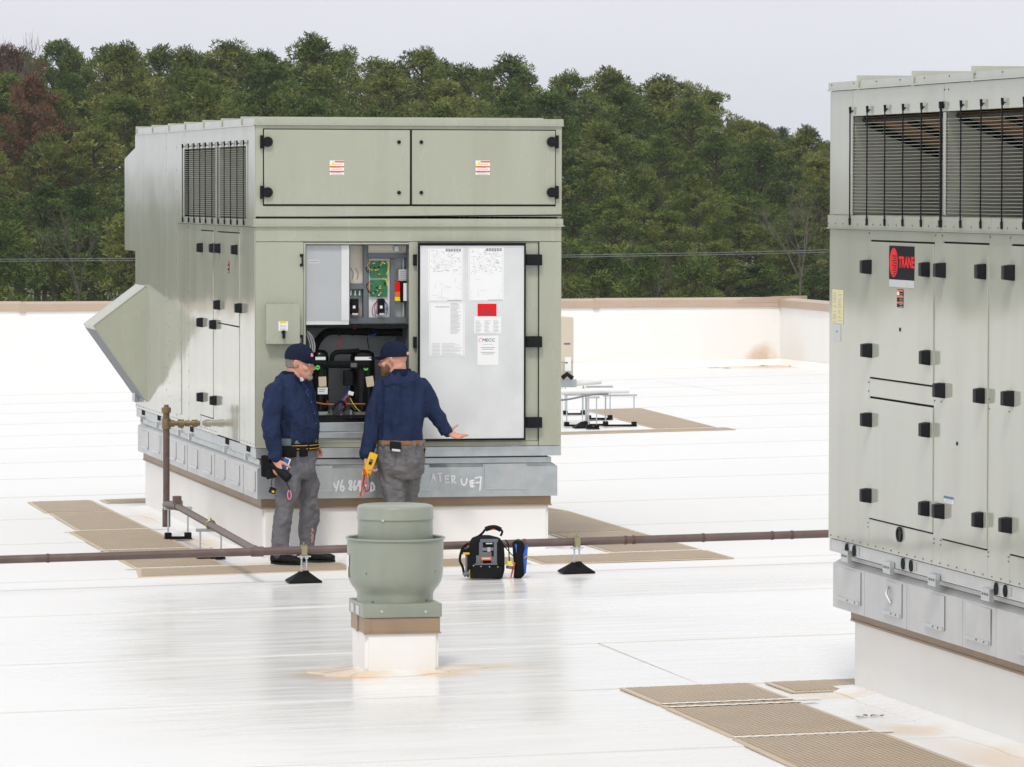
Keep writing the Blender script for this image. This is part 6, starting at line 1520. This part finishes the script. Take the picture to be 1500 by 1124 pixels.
def place_person(px, py, label):
    P = G(px, py); t = empty('person', (P.x, P.y, gz(P.x, P.y)+.016), label, 'person', None, rz=YAW); k = (P-CAMP).dot(CF)/FPX
    return t, P, k
def thing_at(name, P, label, cat, z=0):
    t = empty(name, (P.x, P.y, P.z), label, cat, None, rz=YAW); return t
def shoe(t, ank, f, L_=.30, label=None):
    bm = bmesh.new(); s = f.cross(Z_).normalized()
    rg = [(-.085, .030, .055), (-.07, .038, .085), (-.02, .042, .10), (.03, .044, .088), (.09, .048, .068), (.15, .050, .058), (.19, .046, .050), (.215, .030, .036)]
    k = L_/.30; rings = []
    eloft(bm, [(Vector((ank.x, ank.y, 0))+f*(a*k)+Z_*(h*.5+.012), b, h*.5, s, Z_) for a, b, h in rg], 16, 2.8)
    limb(bm, [Vector((ank.x, ank.y, .06)), Vector((ank.x, ank.y, .15))], [.048, .05])
    sh = voxel('boot', bm, 'boot', t, .008, 2, folds((25, 25, 25), .0025, 3))
    bm = bmesh.new(); eloft(bm, [(Vector((ank.x, ank.y, 0))+f*(.065*k)+Z_*z, .155*k, .050, f, s) for z in (0, .016)], 22, 2.6); obj('sole', bm, 'rubber', sh)
def cap(t, P, fw, r, up, logo_side, sc=1.0, gapback=False):
    bm = bmesh.new(); rings = []
    for w_, a, b in ((.018, .108, .085), (.04, .110, .088), (.07, .106, .085), (.10, .092, .074), (.122, .068, .055), (.135, .036, .030), (.139, .008, .007)):
        rings.append((P(-.004, 0, w_), a*1.07, b*1.07, fw, r))
    eloft(bm, rings, 32, 2.1)
    c = obj('cap', bm, 'capnavy', t, ang=70)
    bm = bmesh.new(); n = 14; lo = []; hi = []
    for k in range(n+1):
        a = -1.25+2.5*k/n; x0_ = .100*cos(a*.95)+.004; y0_ = .084*sin(a)
        ext = .100*max(0.0, cos(a*1.15))**.55; x1_ = x0_+ext; z0_ = .028-.0*abs(a); drop = -.020*(y0_/.08)**2
        lo.append(bm.verts.new(P(x0_-.02, y0_, z0_+drop*.6))); hi.append(bm.verts.new(P(x1_, y0_*.98, z0_-.010+drop)))
    for k in range(n): bm.faces.new((lo[k], lo[k+1], hi[k+1], hi[k]))
    bmesh.ops.solidify(bm, geom=bm.faces[:], thickness=.006); br = obj('brim', bm, 'capnavy', c, ang=60)
    bm = bmesh.new(); ball(bm, P(-.004, 0, .139), .008, 8); obj('button', bm, 'capnavy', c)
    bm = bmesh.new(); a = logo_side
    for dz_, w_, q in ((.0, .016, 0), (.012, .010, 1)):
        ctr = P(.095, a*.040, .062)
        ball(bm, P(.0985-.002*q, a*.036, .060+dz_), w_*.75, 8)
    lg = obj('cap_emblem', bm, mat['emblem'], c)
    return c
mat['emblem'] = M('pink_white_emblem', (.80, .30, .42), .6)
# ---------------------------------------------------------------- technician on the left
T1, P1_, k1 = place_person(432, 828, 'technician in navy shirt and cap facing right, holding a black device')
k = k1
def A(px, py, v=0.0): return Vector(((px-432)*k1, v, (829.5-py)*k1))
f1 = Vector((.93, -.37, 0)).normalized(); r1 = f1.cross(Z_).normalized()
hf1 = Vector((.985, -.17, 0)).normalized()
bodyb = bmesh.new()
HP, fw, hr, up = head(bodyb, A(438.5, 535, -.02), hf1, .09, A(426, 562, 0), .068, 1.07)
# torso core, arms, legs (one continuous figure under the clothes)
def torso(bm, rows, f, r, s=1.0):
    eloft(bm, [(A_, a*s, b*s, f, r) for A_, a, b in rows], 28, 2.4)
tr1 = [(A(425, 551), .060, .080), (A(424.5, 556), .086, .118), (A(424, 564), .112, .165), (A(425, 577), .136, .208), (A(427, 595), .150, .212), (A(431, 612), .162, .200), (A(434, 628), .168, .195), (A(434, 641), .162, .192), (A(433, 650), .150, .185), (A(433, 655), .146, .182)]
torso(bodyb, [(c, a*.74, b*.74) for c, a, b in tr1], f1, r1)
sR = A(405.5, 574, -.165); eR = A(399.5, 625, -.235); wR = A(405.5, 672, -.27)
sL = A(443, 573, .165); eL = A(452, 622, .24); wL = A(455, 655, .20)
for s_, e_, w_ in ((sR, eR, wR), (sL, eL, wL)): limb(bodyb, [s_, s_.lerp(e_, .5), e_, e_.lerp(w_, .5), w_], [.048, .044, .038, .034, .028])
hipR, knR, anR = A(424, 690, -.085), A(418, 752, -.10), A(411.5, 812, -.10)
hipL, knL, anL = A(446, 690, .085), A(452.5, 750, .12), A(449, 810, .17)
eloft(bodyb, [(A(433, 655), .12, .155, f1, r1), (A(434, 672), .125, .16, f1, r1), (A(435, 690), .11, .15, f1, r1)], 20)
for h_, n_, a_ in ((hipR, knR, anR), (hipL, knL, anL)): limb(bodyb, [h_, n_, a_, a_-Z_*.05], [.080, .052, .040, .035])
hand(bodyb, wR+Vector((.004, -.004, -.018)), Vector((.22, -.10, -1)), Vector((.45, 1, .0)), [1.05, 1.1, 1.15, 1.2], ts=1, thumb=.55, sc=1.08)
hand(bodyb, wL+Vector((.006, 0, -.012)), Vector((.28, -.1, -1)), Vector((.3, -1, 0)), [1.3, 1.35, 1.4, 1.45], ts=-1, thumb=.3, sc=1.0)
voxel('body', bodyb, 'skin', T1, .0062, 2)
# shirt
sh = bmesh.new(); torso(sh, tr1, f1, r1)
limb(sh, [sR, sR.lerp(eR, .5)+Vector((-.008, 0, 0)), eR, eR.lerp(wR, .5), wR], [.081, .078, .069, .061, .048])
limb(sh, [sL, sL.lerp(eL, .5), eL, eL.lerp(wL, .5), wL], [.084, .078, .066, .056, .046])
nzf = folds((9, 9, 5.5), .011, 1); nzg = folds((20, 20, 26), .004, 2)
def d1_(co): return nzf(co)*1.7+nzg(co)
voxel('shirt', sh, 'navy', T1, .0095, 4, d1_)
# collar, placket, pocket
def collar(t, c, a, b, f, r, h, lean, mt_='navy', n=26, tips=.03):
    bm = bmesh.new(); lo = []; mid = []; hi = []
    for k_ in range(n+1):
        a_ = .28+(2*pi-.56)*k_/n; fr_ = cos(a_)
        d = f*(a*cos(a_))+r*(b*sin(a_)); drop = -tips*max(0, cos(a_))**3
        lo.append(bm.verts.new(c+d*1.22+Z_*(-.016+drop*1.5)+f*lean*0)); mid.append(bm.verts.new(c+d*.98+Z_*(h+drop*.2))); hi.append(bm.verts.new(c+d*.86+Z_*(h*.2+drop*.2)))
    for k_ in range(n):
        bm.faces.new((lo[k_], lo[k_+1], mid[k_+1], mid[k_])); bm.faces.new((mid[k_], mid[k_+1], hi[k_+1], hi[k_]))
    bmesh.ops.solidify(bm, geom=bm.faces[:], thickness=.005); return obj('collar', bm, mt_, t, ang=60)
collar(T1, A(428, 554.5), .082, .082, f1, r1, .034, 0, tips=.045)
bm = bmesh.new(); tube(bm, curve_pts([A(441, 562, -.062), A(449, 572, -.082), A(455.5, 588, -.085), A(460, 606, -.080), A(463, 625, -.078)], 4), .0055, 5); obj('placket', bm, 'navy', T1)
for px, py in ((450.5, 575), (457, 592), (461, 609), (463.2, 624)):
    bm = bmesh.new(); ball(bm, A(px+.3, py, -.092), .005, 8); obj('button', bm, 'steelgrey', T1)
bm = bmesh.new(); tube(bm, [A(443.2, 562.5, -.055), A(441, 557, -.05)], .018, 8); obj('undershirt', bm, 'silver', T1)
bm = bmesh.new(); 
for i, q in enumerate(((449.5, 577.6), (451.2, 580.5), (453, 583))): ball(bm, A(q[0], q[1], -.125), .0045, 6)
obj('chest_emblem', bm, 'blue', T1)
for c_, w_, r_ in ((eR, wR, .049), (eL, wL, .047)):
    bm = bmesh.new(); d = (w_-c_).normalized(); tube(bm, [w_-d*.045, w_+d*.006], r_+.004, 20); obj('cuff', bm, 'navy', T1)
# trousers
tb_ = bmesh.new()
eloft(tb_, [(A(433, 648), .146, .178, f1, r1), (A(433.5, 660), .150, .182, f1, r1), (A(434, 676), .152, .184, f1, r1), (A(434.5, 694), .142, .178, f1, r1), (A(435, 705), .115, .150, f1, r1)], 28)
limb(tb_, [hipR, hipR.lerp(knR, .5), knR+Vector((-.002, 0, 0)), knR.lerp(anR, .55), anR+Vector((0, 0, .01))], [.104, .094, .080, .074, .069])
limb(tb_, [hipL, hipL.lerp(knL, .5), knL, knL.lerp(anL, .55), anL+Vector((0, 0, .01))], [.104, .092, .078, .073, .068])
tf = folds((7, 7, 4), .010, 5); tg = folds((16, 16, 20), .004, 6)
voxel('trousers', tb_, 'grey', T1, .0095, 4, lambda co: tf(co)*1.9+tg(co)*1.3)
shoe(T1, anR, Vector((.80, -.60, 0)).normalized(), .30)
shoe(T1, anL, Vector((.985, -.17, 0)).normalized(), .31)
c_ = cap(T1, HP, fw, hr, up, 1)
# hair ring, goatee, brow, eye
bm = bmesh.new(); eloft(bm, [(HP(-.016, 0, w_), a*1.07, b*1.07, fw, hr) for w_, a, b in ((-.052, .060, .052), (-.04, .083, .070), (-.01, .088, .0755), (.03, .092, .080))], 24, 2.1); obj('hair', bm, 'hair', T1)
bm = bmesh.new(); ball(bm, HP(.088, 0, -.104), .026, 12); ball(bm, HP(.100, -.015, -.062), .012, 8); ball(bm, HP(.100, .015, -.062), .012, 8); ball(bm, HP(.094, .028, -.08), .010, 8); ball(bm, HP(.094, -.028, -.08), .010, 8); voxel('goatee', bm, 'goatee', T1, .005, 2, folds((60, 60, 60), .002, 3))
for s_ in (-1, 1):
    bm = bmesh.new(); ball(bm, HP(.083, s_*.032, -.002), .012, 10); ey = obj('eye', bm, 'paper', T1); bm = bmesh.new(); ball(bm, HP(.0925, s_*.033, -.002), .005, 8); obj('pupil', bm, 'darkink', ey)
    bm = bmesh.new(); tube(bm, [HP(.096, s_*.018, .014), HP(.090, s_*.045, .013)], .0045, 6); obj('eyebrow', bm, 'hair', T1)
# tool belt with pouches
tb2 = empty('tool_belt', (P1_.x, P1_.y, T1.location.z), 'black tool belt with yellow stitching round the left technician\'s waist', 'tool belt', None, rz=YAW)
def band(t, name, c, a, b, f, r, z0, z1, mt_, th=.012):
    bm = bmesh.new(); n = 40; o0 = []; 
    for rr_, zz in ((0, z0), (th, z0+.004), (th, z1-.004), (0, z1), (-.01, z1), (-.01, z0)):
        o0.append([bm.verts.new(c+f*((a+rr_)*abs(cos(2*pi*k_/n))**.87*(1 if cos(2*pi*k_/n) >= 0 else -1))+r*((b+rr_)*abs(sin(2*pi*k_/n))**.87*(1 if sin(2*pi*k_/n) >= 0 else -1))+Z_*zz) for k_ in range(n)])
    for i in range(6):
        p, q = o0[i], o0[(i+1) % 6]
        for k_ in range(n): bm.faces.new((p[k_], p[(k_+1) % n], q[(k_+1) % n], q[k_]))
    bmesh.ops.recalc_face_normals(bm, faces=bm.faces[:]); return obj(name, bm, mt_, t, ang=50)
band(tb2, 'belt_band', A(433.5, 658), .150, .182, f1, r1, -.028, .028, 'blackcloth', .02)
band(tb2, 'yellow_stitching', A(433.5, 658), .171, .203, f1, r1, -.014, -.010, 'yellow', .002); band(tb2, 'yellow_stitching', A(433.5, 658), .171, .203, f1, r1, .012, .016, 'yellow', .002)
def obox(bm, c, d1, d2, d3, a, b, cc):
    vs = []
    for i in (-1, 1):
        for j in (-1, 1):
            for l in (-1, 1): vs.append(bm.verts.new(c+d1*a*i+d2*b*j+d3*cc*l))
    for f in ((0, 1, 3, 2), (4, 6, 7, 5), (0, 4, 5, 1), (2, 3, 7, 6), (0, 2, 6, 4), (1, 5, 7, 3)): bm.faces.new([vs[i] for i in f])
def pouch(t, name, c, d1, d2, a, b, h, mt_, bv=.012, **kk):
    bm = bmesh.new(); obox(bm, c, d1, d2, Z_, a, b, h); bmesh.ops.recalc_face_normals(bm, faces=bm.faces[:]); bevel(bm, bv, 2); return obj(name, bm, mt_, t, ang=50, **kk)
pouch(tb2, 'front_pouch', A(425, 664, -.200), r1.cross(Z_), r1, .060, .022, .045, 'blackcloth')
pouch(tb2, 'front_pouch', A(446, 664, -.165), f1.cross(Z_), f1, .045, .022, .042, 'blackcloth')
pouch(tb2, 'belt_pocket', A(419, 650.5, -.195), r1.cross(Z_), r1, .055, .012, .030, 'steelgrey')
pouch(tb2, 'buckle', A(452.5, 656.5, -.14), f1.cross(Z_), f1, .02, .012, .022, 'gasket', .004)
pouch(tb2, 'holster', A(392.5, 686, -.16), Vector((1, -.2, -.15)).normalized(), Vector((.2, 1, 0)), .040, .045, .085, 'blackcloth', .015)
pouch(tb2, 'holster_pocket', A(399, 695, -.20), Vector((1, -.2, .2)).normalized(), Vector((.2, 1, 0)), .035, .03, .045, 'rubber', .012)
# black device in the right hand
dv = empty('hand_held_device', (P1_.x, P1_.y, T1.location.z+.7), 'black battery tool held in the left technician\'s hand', 'hand tool', None, rz=YAW)
base_ = WL[dv]; WL[dv] = Vector((0, 0, .7))
a_, b_ = A(399, 681, -.27), A(427, 703, -.30); d = (b_-a_).normalized()
bm = bmesh.new(); tube(bm, [a_, a_.lerp(b_, .3), a_.lerp(b_, .55), b_-d*.02, b_], [.024, .022, .034, .040, .034], 16); voxel('barrel', bm, 'rubber', dv, .005, 2)
bm = bmesh.new(); tube(bm, curve_pts([A(424, 702, -.30), A(423, 708, -.30), A(426, 716, -.30), A(427, 721, -.30)], 4), .003, 5); st_ = obj('wrist_strap', bm, 'blackcloth', dv)
bm = bmesh.new(); tube(bm, [A(426.5+2.6*sin(t_), 726-6.5*cos(t_), -.30) for t_ in [i*2*pi/14 for i in range(15)]], .004, 6); obj('pink_loop', bm, 'pink', dv)
nb = empty('notebook', (P1_.x, P1_.y, T1.location.z+.75), 'small blue notebook with white pages behind the left technician\'s hand', 'notebook', None, rz=YAW); WL[nb] = Vector((0, 0, .75))
dn = Vector((.35, 0, 1)).normalized(); dm = Vector((1, 0, -.35)).normalized(); yv = Vector((0, 1, 0))
bm = bmesh.new(); obox(bm, A(419, 681.5, -.225), dm, yv, dn, .024, .003, .045); obj('cover', bm, 'bluecover', nb, smooth=False)
bm = bmesh.new(); obox(bm, A(421.5, 681, -.219), dm, yv, dn, .024, .003, .043); obj('pages', bm, 'paper', nb, smooth=False)
tpm = empty('tape_measure', (P1_.x, P1_.y, T1.location.z+.55), 'small black and yellow tape measure dangling from the left technician\'s belt', 'tape measure', None, rz=YAW); WL[tpm] = Vector((0, 0, .55))
bm = bmesh.new(); obox(bm, A(401.5, 720, -.25), dm, yv, dn, .026, .014, .024); bevel(bm, .008, 2); obj('case', bm, 'rubber', tpm)
bm = bmesh.new(); obox(bm, A(402.5, 721.5, -.266), dm, yv, dn, .010, .002, .008); obj('yellow_label', bm, 'yellow', tpm, smooth=False)
bm = bmesh.new(); tube(bm, curve_pts([A(401, 702, -.23), A(400, 708, -.24), A(400.5, 714, -.25)], 3), .003, 5); obj('cord', bm, 'gasket', tpm)
bm = bmesh.new(); ball(bm, A(462.5, 670.5, .13), .018, 8, (1.1, .5, .8))
pp = obj('paper_scrap', bm, 'paper', None); pp.rotation_euler[2] = 0
c_w = A(462.5, 670.5, .13); pp.location = T1.location+Matrix.Rotation(YAW, 3, 'Z') @ c_w-Vector((0, 0, .014)); tag(pp, 'crumpled white paper scrap in the left technician\'s far hand', 'paper')
# ---------------------------------------------------------------- technician on the right
T2, P2_, k2 = place_person(588, 823, 'technician in navy shirt seen from behind, pointing at the open door')
def A(px, py, v=0.0): return Vector(((px-588)*k2, v, (825.5-py)*k2))
f2 = Vector((-.30, .95, 0)).normalized(); r2 = f2.cross(Z_).normalized()
hf2 = Vector((-.93, .36, 0)).normalized()
bb = bmesh.new()
HP2, fw2, hr2, up2 = head(bb, A(577, 532, .02), hf2, .04, A(588, 558, .0), .069, 1.07)
tr2 = [(A(590, 549), .062, .085), (A(589, 555), .090, .125), (A(588.5, 562), .112, .172), (A(589, 573), .128, .205), (A(590, 592), .140, .205), (A(590, 612), .142, .192), (A(589, 630), .140, .186), (A(587.5, 643), .142, .188), (A(587, 650), .144, .190), (A(587, 653), .140, .187)]
eloft(bb, [(c, a*.72, b*.72, f2, r2) for c, a, b in tr2], 28, 2.4)
sL2, eL2, wL2 = A(560.5, 574, -.02), A(546, 626, -.07), A(537, 670, -.12)
sR2, eR2, wR2 = A(616.5, 573, .03), A(636, 610, .06), A(653.5, 638.5, .08)
for s_, e_, w_ in ((sR2, eR2, wR2), (sL2, eL2, wL2)): limb(bb, [s_, s_.lerp(e_, .5), e_, e_.lerp(w_, .5), w_], [.048, .044, .038, .034, .028])
hipL2, knL2, anL2 = A(574, 690, -.02), A(579, 748, -.03), A(577, 810, .0)
hipR2, knR2, anR2 = A(601, 690, .04), A(597, 748, .10), A(600, 810, .15)
eloft(bb, [(A(587, 652), .12, .155, f2, r2), (A(587, 672), .125, .16, f2, r2), (A(587, 690), .11, .15, f2, r2)], 20)
for h_, n_, a_ in ((hipR2, knR2, anR2), (hipL2, knL2, anL2)): limb(bb, [h_, n_, a_, a_-Z_*.05], [.080, .052, .040, .035])
hand(bb, wL2+Vector((.0, -.004, -.016)), Vector((.10, -.12, -1)), Vector((1, -.35, 0)), [.95, 1.0, 1.05, 1.1], ts=-1, thumb=.5, sc=1.05)
hand(bb, wR2+Vector((.010, .0, -.006)), Vector((1, .05, -.38)), Vector((.25, -.55, .85)), [.16, .32, .50, .65], ts=-1, thumb=.58, sc=.96, spread=.12, thumb_up=.25)
voxel('body', bb, 'skin', T2, .0062, 2)
sh = bmesh.new(); eloft(sh, [(c, a, b, f2, r2) for c, a, b in tr2], 28, 2.4)
limb(sh, [sL2, sL2.lerp(eL2, .5)+Vector((-.005, 0, 0)), eL2, eL2.lerp(wL2, .5), wL2], [.080, .076, .067, .060, .050])
limb(sh, [sR2, sR2.lerp(eR2, .5), eR2, eR2.lerp(wR2, .5), wR2], [.081, .077, .067, .056, .047])
vf = folds((13, 5, 2.2), .010, 9); vg = folds((18, 18, 16), .004, 12); vh = folds((9, 9, 5), .009, 4)
def d2_(co): 
    w_ = 1 if abs(co.x) < .2 else .2
    return vf(co)*w_*1.9+vh(co)*(1.1-w_)*1.5+vg(co)*.8
voxel('shirt', sh, 'navy', T2, .0095, 4, d2_)
collar(T2, A(587.5, 551), .074, .078, f2, r2, .030, 0, tips=.0)
bm = bmesh.new(); tube(bm, curve_pts([A(563, 570, -.135), A(575, 566, -.150), A(590, 565, -.145), A(604, 562, -.128), A(615, 560, -.09)], 4), .0045, 5); obj('yoke_seam', bm, 'navy', T2)
for c_, w_, r_ in ((eL2, wL2, .052), (eR2, wR2, .050)):
    bm = bmesh.new(); d = (w_-c_).normalized(); tube(bm, [w_-d*.05, w_+d*.006], r_+.003, 20); obj('cuff', bm, 'navy', T2)
tb_ = bmesh.new()
eloft(tb_, [(A(587, 648), .140, .184, f2, r2), (A(587, 660), .145, .188, f2, r2), (A(587, 676), .152, .190, f2, r2), (A(587.5, 694), .145, .180, f2, r2), (A(588, 706), .115, .150, f2, r2)], 28)
limb(tb_, [hipL2, hipL2.lerp(knL2, .5), knL2, knL2.lerp(anL2, .55), anL2+Vector((0, 0, .01))], [.104, .094, .078, .072, .068])
limb(tb_, [hipR2, hipR2.lerp(knR2, .5), knR2, knR2.lerp(anR2, .55), anR2+Vector((0, 0, .01))], [.100, .080, .064, .066, .066])
for s_, px in ((-1, 577), (1, 601)): ball(tb_, A(px, 679, -.075), .088, 16, (1, .9, 1.1))
tf2 = folds((8, 8, 5), .010, 15); tg2 = folds((14, 14, 24), .005, 16)
voxel('trousers', tb_, 'grey2', T2, .0095, 3, lambda co: tf2(co)*1.7+tg2(co)*1.3)
shoe(T2, anL2, Vector((-.4, .9, 0)).normalized(), .30); shoe(T2, anR2, Vector((.2, .97, 0)).normalized(), .30)
for px, py, a_ in ((571, 676, .048), (603, 674, .045)):
    bm = bmesh.new(); cc = A(px, py, -.171); pts = [cc+Vector((dx_*a_, abs(dx_)*.012, dz_*a_*1.15)) for dx_, dz_ in ((-1, 1), (-1, -.8), (0, -1.15), (1, -.8), (1, 1), (-1, 1))]
    tube(bm, pts, .0028, 4); obj('pocket_seam', bm, 'steelgrey', T2)
bt_ = band(T2, 'belt', A(587, 652), .148, .190, f2, r2, -.022, .014, 'leather', .006)
for px in (583, 608, 562, 617):
    bm = bmesh.new(); q = A(px, 652.4, -.165 if px > 570 and px < 612 else -.13); box(bm, q.x-.008, q.x+.008, q.y-.012, q.y+.014, q.z-.026, q.z+.018); obj('belt_loop', bm, 'grey2', T2, smooth=False)
cap(T2, HP2, fw2, hr2, up2, 1)
bm = bmesh.new(); ball(bm, HP2(-.100, 0, .040), .026, 14, (1, 1, .72)); 
ga = obj('cap_opening', bm, 'skin', T2)
bm = bmesh.new()
eloft(bm, [(HP2(.030, 0, -.030), .068, .072, fw2, hr2), (HP2(.036, 0, -.06), .070, .069, fw2, hr2), (HP2(.048, 0, -.09), .062, .060, fw2, hr2), (HP2(.062, 0, -.118), .046, .045, fw2, hr2), (HP2(.070, 0, -.145), .026, .026, fw2, hr2), (HP2(.074, 0, -.158), .010, .010, fw2, hr2)], 22)
voxel('beard', bm, 'beard', T2, .006, 2, folds((50, 50, 50), .003, 3))
bm = bmesh.new(); ball(bm, HP2(.084, .032, -.002), .012, 10); obj('eye', bm, 'paper', T2); bm = bmesh.new(); ball(bm, HP2(.084, -.032, -.002), .012, 10); obj('eye', bm, 'paper', T2)
# phone clip, keys
def held(name, lab, cat, z): 
    t = empty(name, (P2_.x, P2_.y, T2.location.z+z), lab, cat, None, rz=YAW); WL[t] = Vector((0, 0, z)); return t
ph = held('belt_pouch', 'dark leather pouch clipped at the back of the right technician\'s belt', 'pouch', .9)
bm = bmesh.new(); q = A(580, 657, -.185); obox(bm, q, Vector((1, 0, -.1)).normalized(), Vector((0, 1, 0)), Z_, .046, .016, .036); bevel(bm, .012, 2); obj('pouch_case', bm, 'gasket', ph)
bm = bmesh.new(); q = A(581, 663, -.19); obox(bm, q, Vector((1, 0, -.1)).normalized(), Vector((0, 1, 0)), Z_, .034, .012, .010); bevel(bm, .004, 2); obj('metal_edge', bm, 'galv_old', ph)
ky = held('key_ring', 'key ring hanging at the right technician\'s right hip', 'keys', .8)
bm = bmesh.new(); tube(bm, curve_pts([A(620, 662, -.02), A(621.5, 667, -.03), A(620, 672, -.03)], 3), .004, 5); obj('clip', bm, 'blackpaint', ky)
bm = bmesh.new(); tube(bm, [A(621.5, 671, -.03), A(619.5, 679, -.03)], .006, 5); tube(bm, [A(620, 671, -.03), A(623, 677, -.035)], .005, 5); obj('key', bm, 'brass', ky)
bm = bmesh.new(); obox(bm, A(620, 663, -.03), Vector((.8, 0, -.6)), Vector((0, 1, 0)), Vector((.6, 0, .8)), .018, .01, .012); bevel(bm, .006, 2); obj('clip_case', bm, 'gasket', ky)
mm = held('multimeter', 'yellow hand multimeter with red and black leads held low by the right technician', 'multimeter', .7)
dn = Vector((.38, -.05, 1)).normalized(); dm = Vector((1, 0, -.38)).normalized(); yv = dn.cross(dm)
cm_ = A(542.5, 684.5, -.165)
bm = bmesh.new(); obox(bm, cm_, dm, yv, dn, .034, .017, .098); bmesh.ops.recalc_face_normals(bm, faces=bm.faces[:]); bevel(bm, .010, 2); obj('meter_case', bm, 'yellow', mm)
bm = bmesh.new(); obox(bm, cm_+dn*.025-Vector((0, .018, 0)), dm, yv, dn, .012, .004, .022); obj('display', bm, 'gasket', mm, smooth=False)
bm = bmesh.new(); obox(bm, cm_+dn*.035-Vector((0, .0225, 0)), dm, yv, dn, .010, .002, .010); obj('display_glass', bm, 'steelgrey', mm, smooth=False)
for pts, mt_ in (([(537, 697), (534, 690), (533.5, 702), (531.5, 716), (529.5, 728)], 'red'), ([(538, 697), (537, 708), (540, 718), (536.5, 725), (533, 718), (534, 706)], 'red'), ([(541, 697), (543, 708), (542, 720), (537.5, 723), (534, 712), (535.5, 698)], 'blackpaint')):
    bm = bmesh.new(); tube(bm, curve_pts([A(a, b, -.185) for a, b in pts], 5), .0038, 6); obj('test_lead', bm, mt_, mm)
bm = bmesh.new(); tube(bm, [A(530.5, 722, -.185), A(528.8, 731, -.185)], .006, 6); obj('probe', bm, 'red', mm)
# ================================================================== SMALL LITTER
R_ = random.Random(3)
for name, px, py, n, sp_r, lab in (('leaf_litter', 1105, 538, 9, .7, 'dark leaf litter scattered at the far right roof corner'), ('leaf_litter', 1272, 1052, 8, .05, 'small dark scraps lying beside the right unit\'s curb')):
    P = G(px, py); bm = bmesh.new()
    for _ in range(n):
        x_, y_ = P.x+R_.uniform(-sp_r, sp_r)*2, P.y+R_.uniform(-sp_r, sp_r)*.5; z_ = gz(x_, y_)+.010; s_ = R_.uniform(.5, 1)*(.09 if sp_r > .3 else .022); a = R_.uniform(0, 3)
        v = [bm.verts.new((x_+s_*cos(a+q)*R_.uniform(.6, 1.3), y_+s_*sin(a+q), z_+R_.uniform(0, .01))) for q in (0, 1.4, 2.9, 4.4)]; bm.faces.new(v)
    o_ = obj(name, bm, 'debris', None, smooth=False, kind='stuff', label=lab)

# ================================================================== HAZE
bm = bmesh.new(); box(bm, -420, 420, -68, 640, -11.5, 19.5)
hz = bpy.data.materials.new('thin_haze'); hz.use_nodes = True; hn = hz.node_tree; hn.nodes.remove(hn.nodes['Principled BSDF'])
pv = hn.nodes.new('ShaderNodeVolumePrincipled'); pv.inputs['Color'].default_value = (.86, .89, .95, 1); pv.inputs['Density'].default_value = .00014
hn.links.new(pv.outputs[0], hn.nodes['Material Output'].inputs['Volume'])
obj('haze', bm, hz, None, smooth=False, kind='stuff')
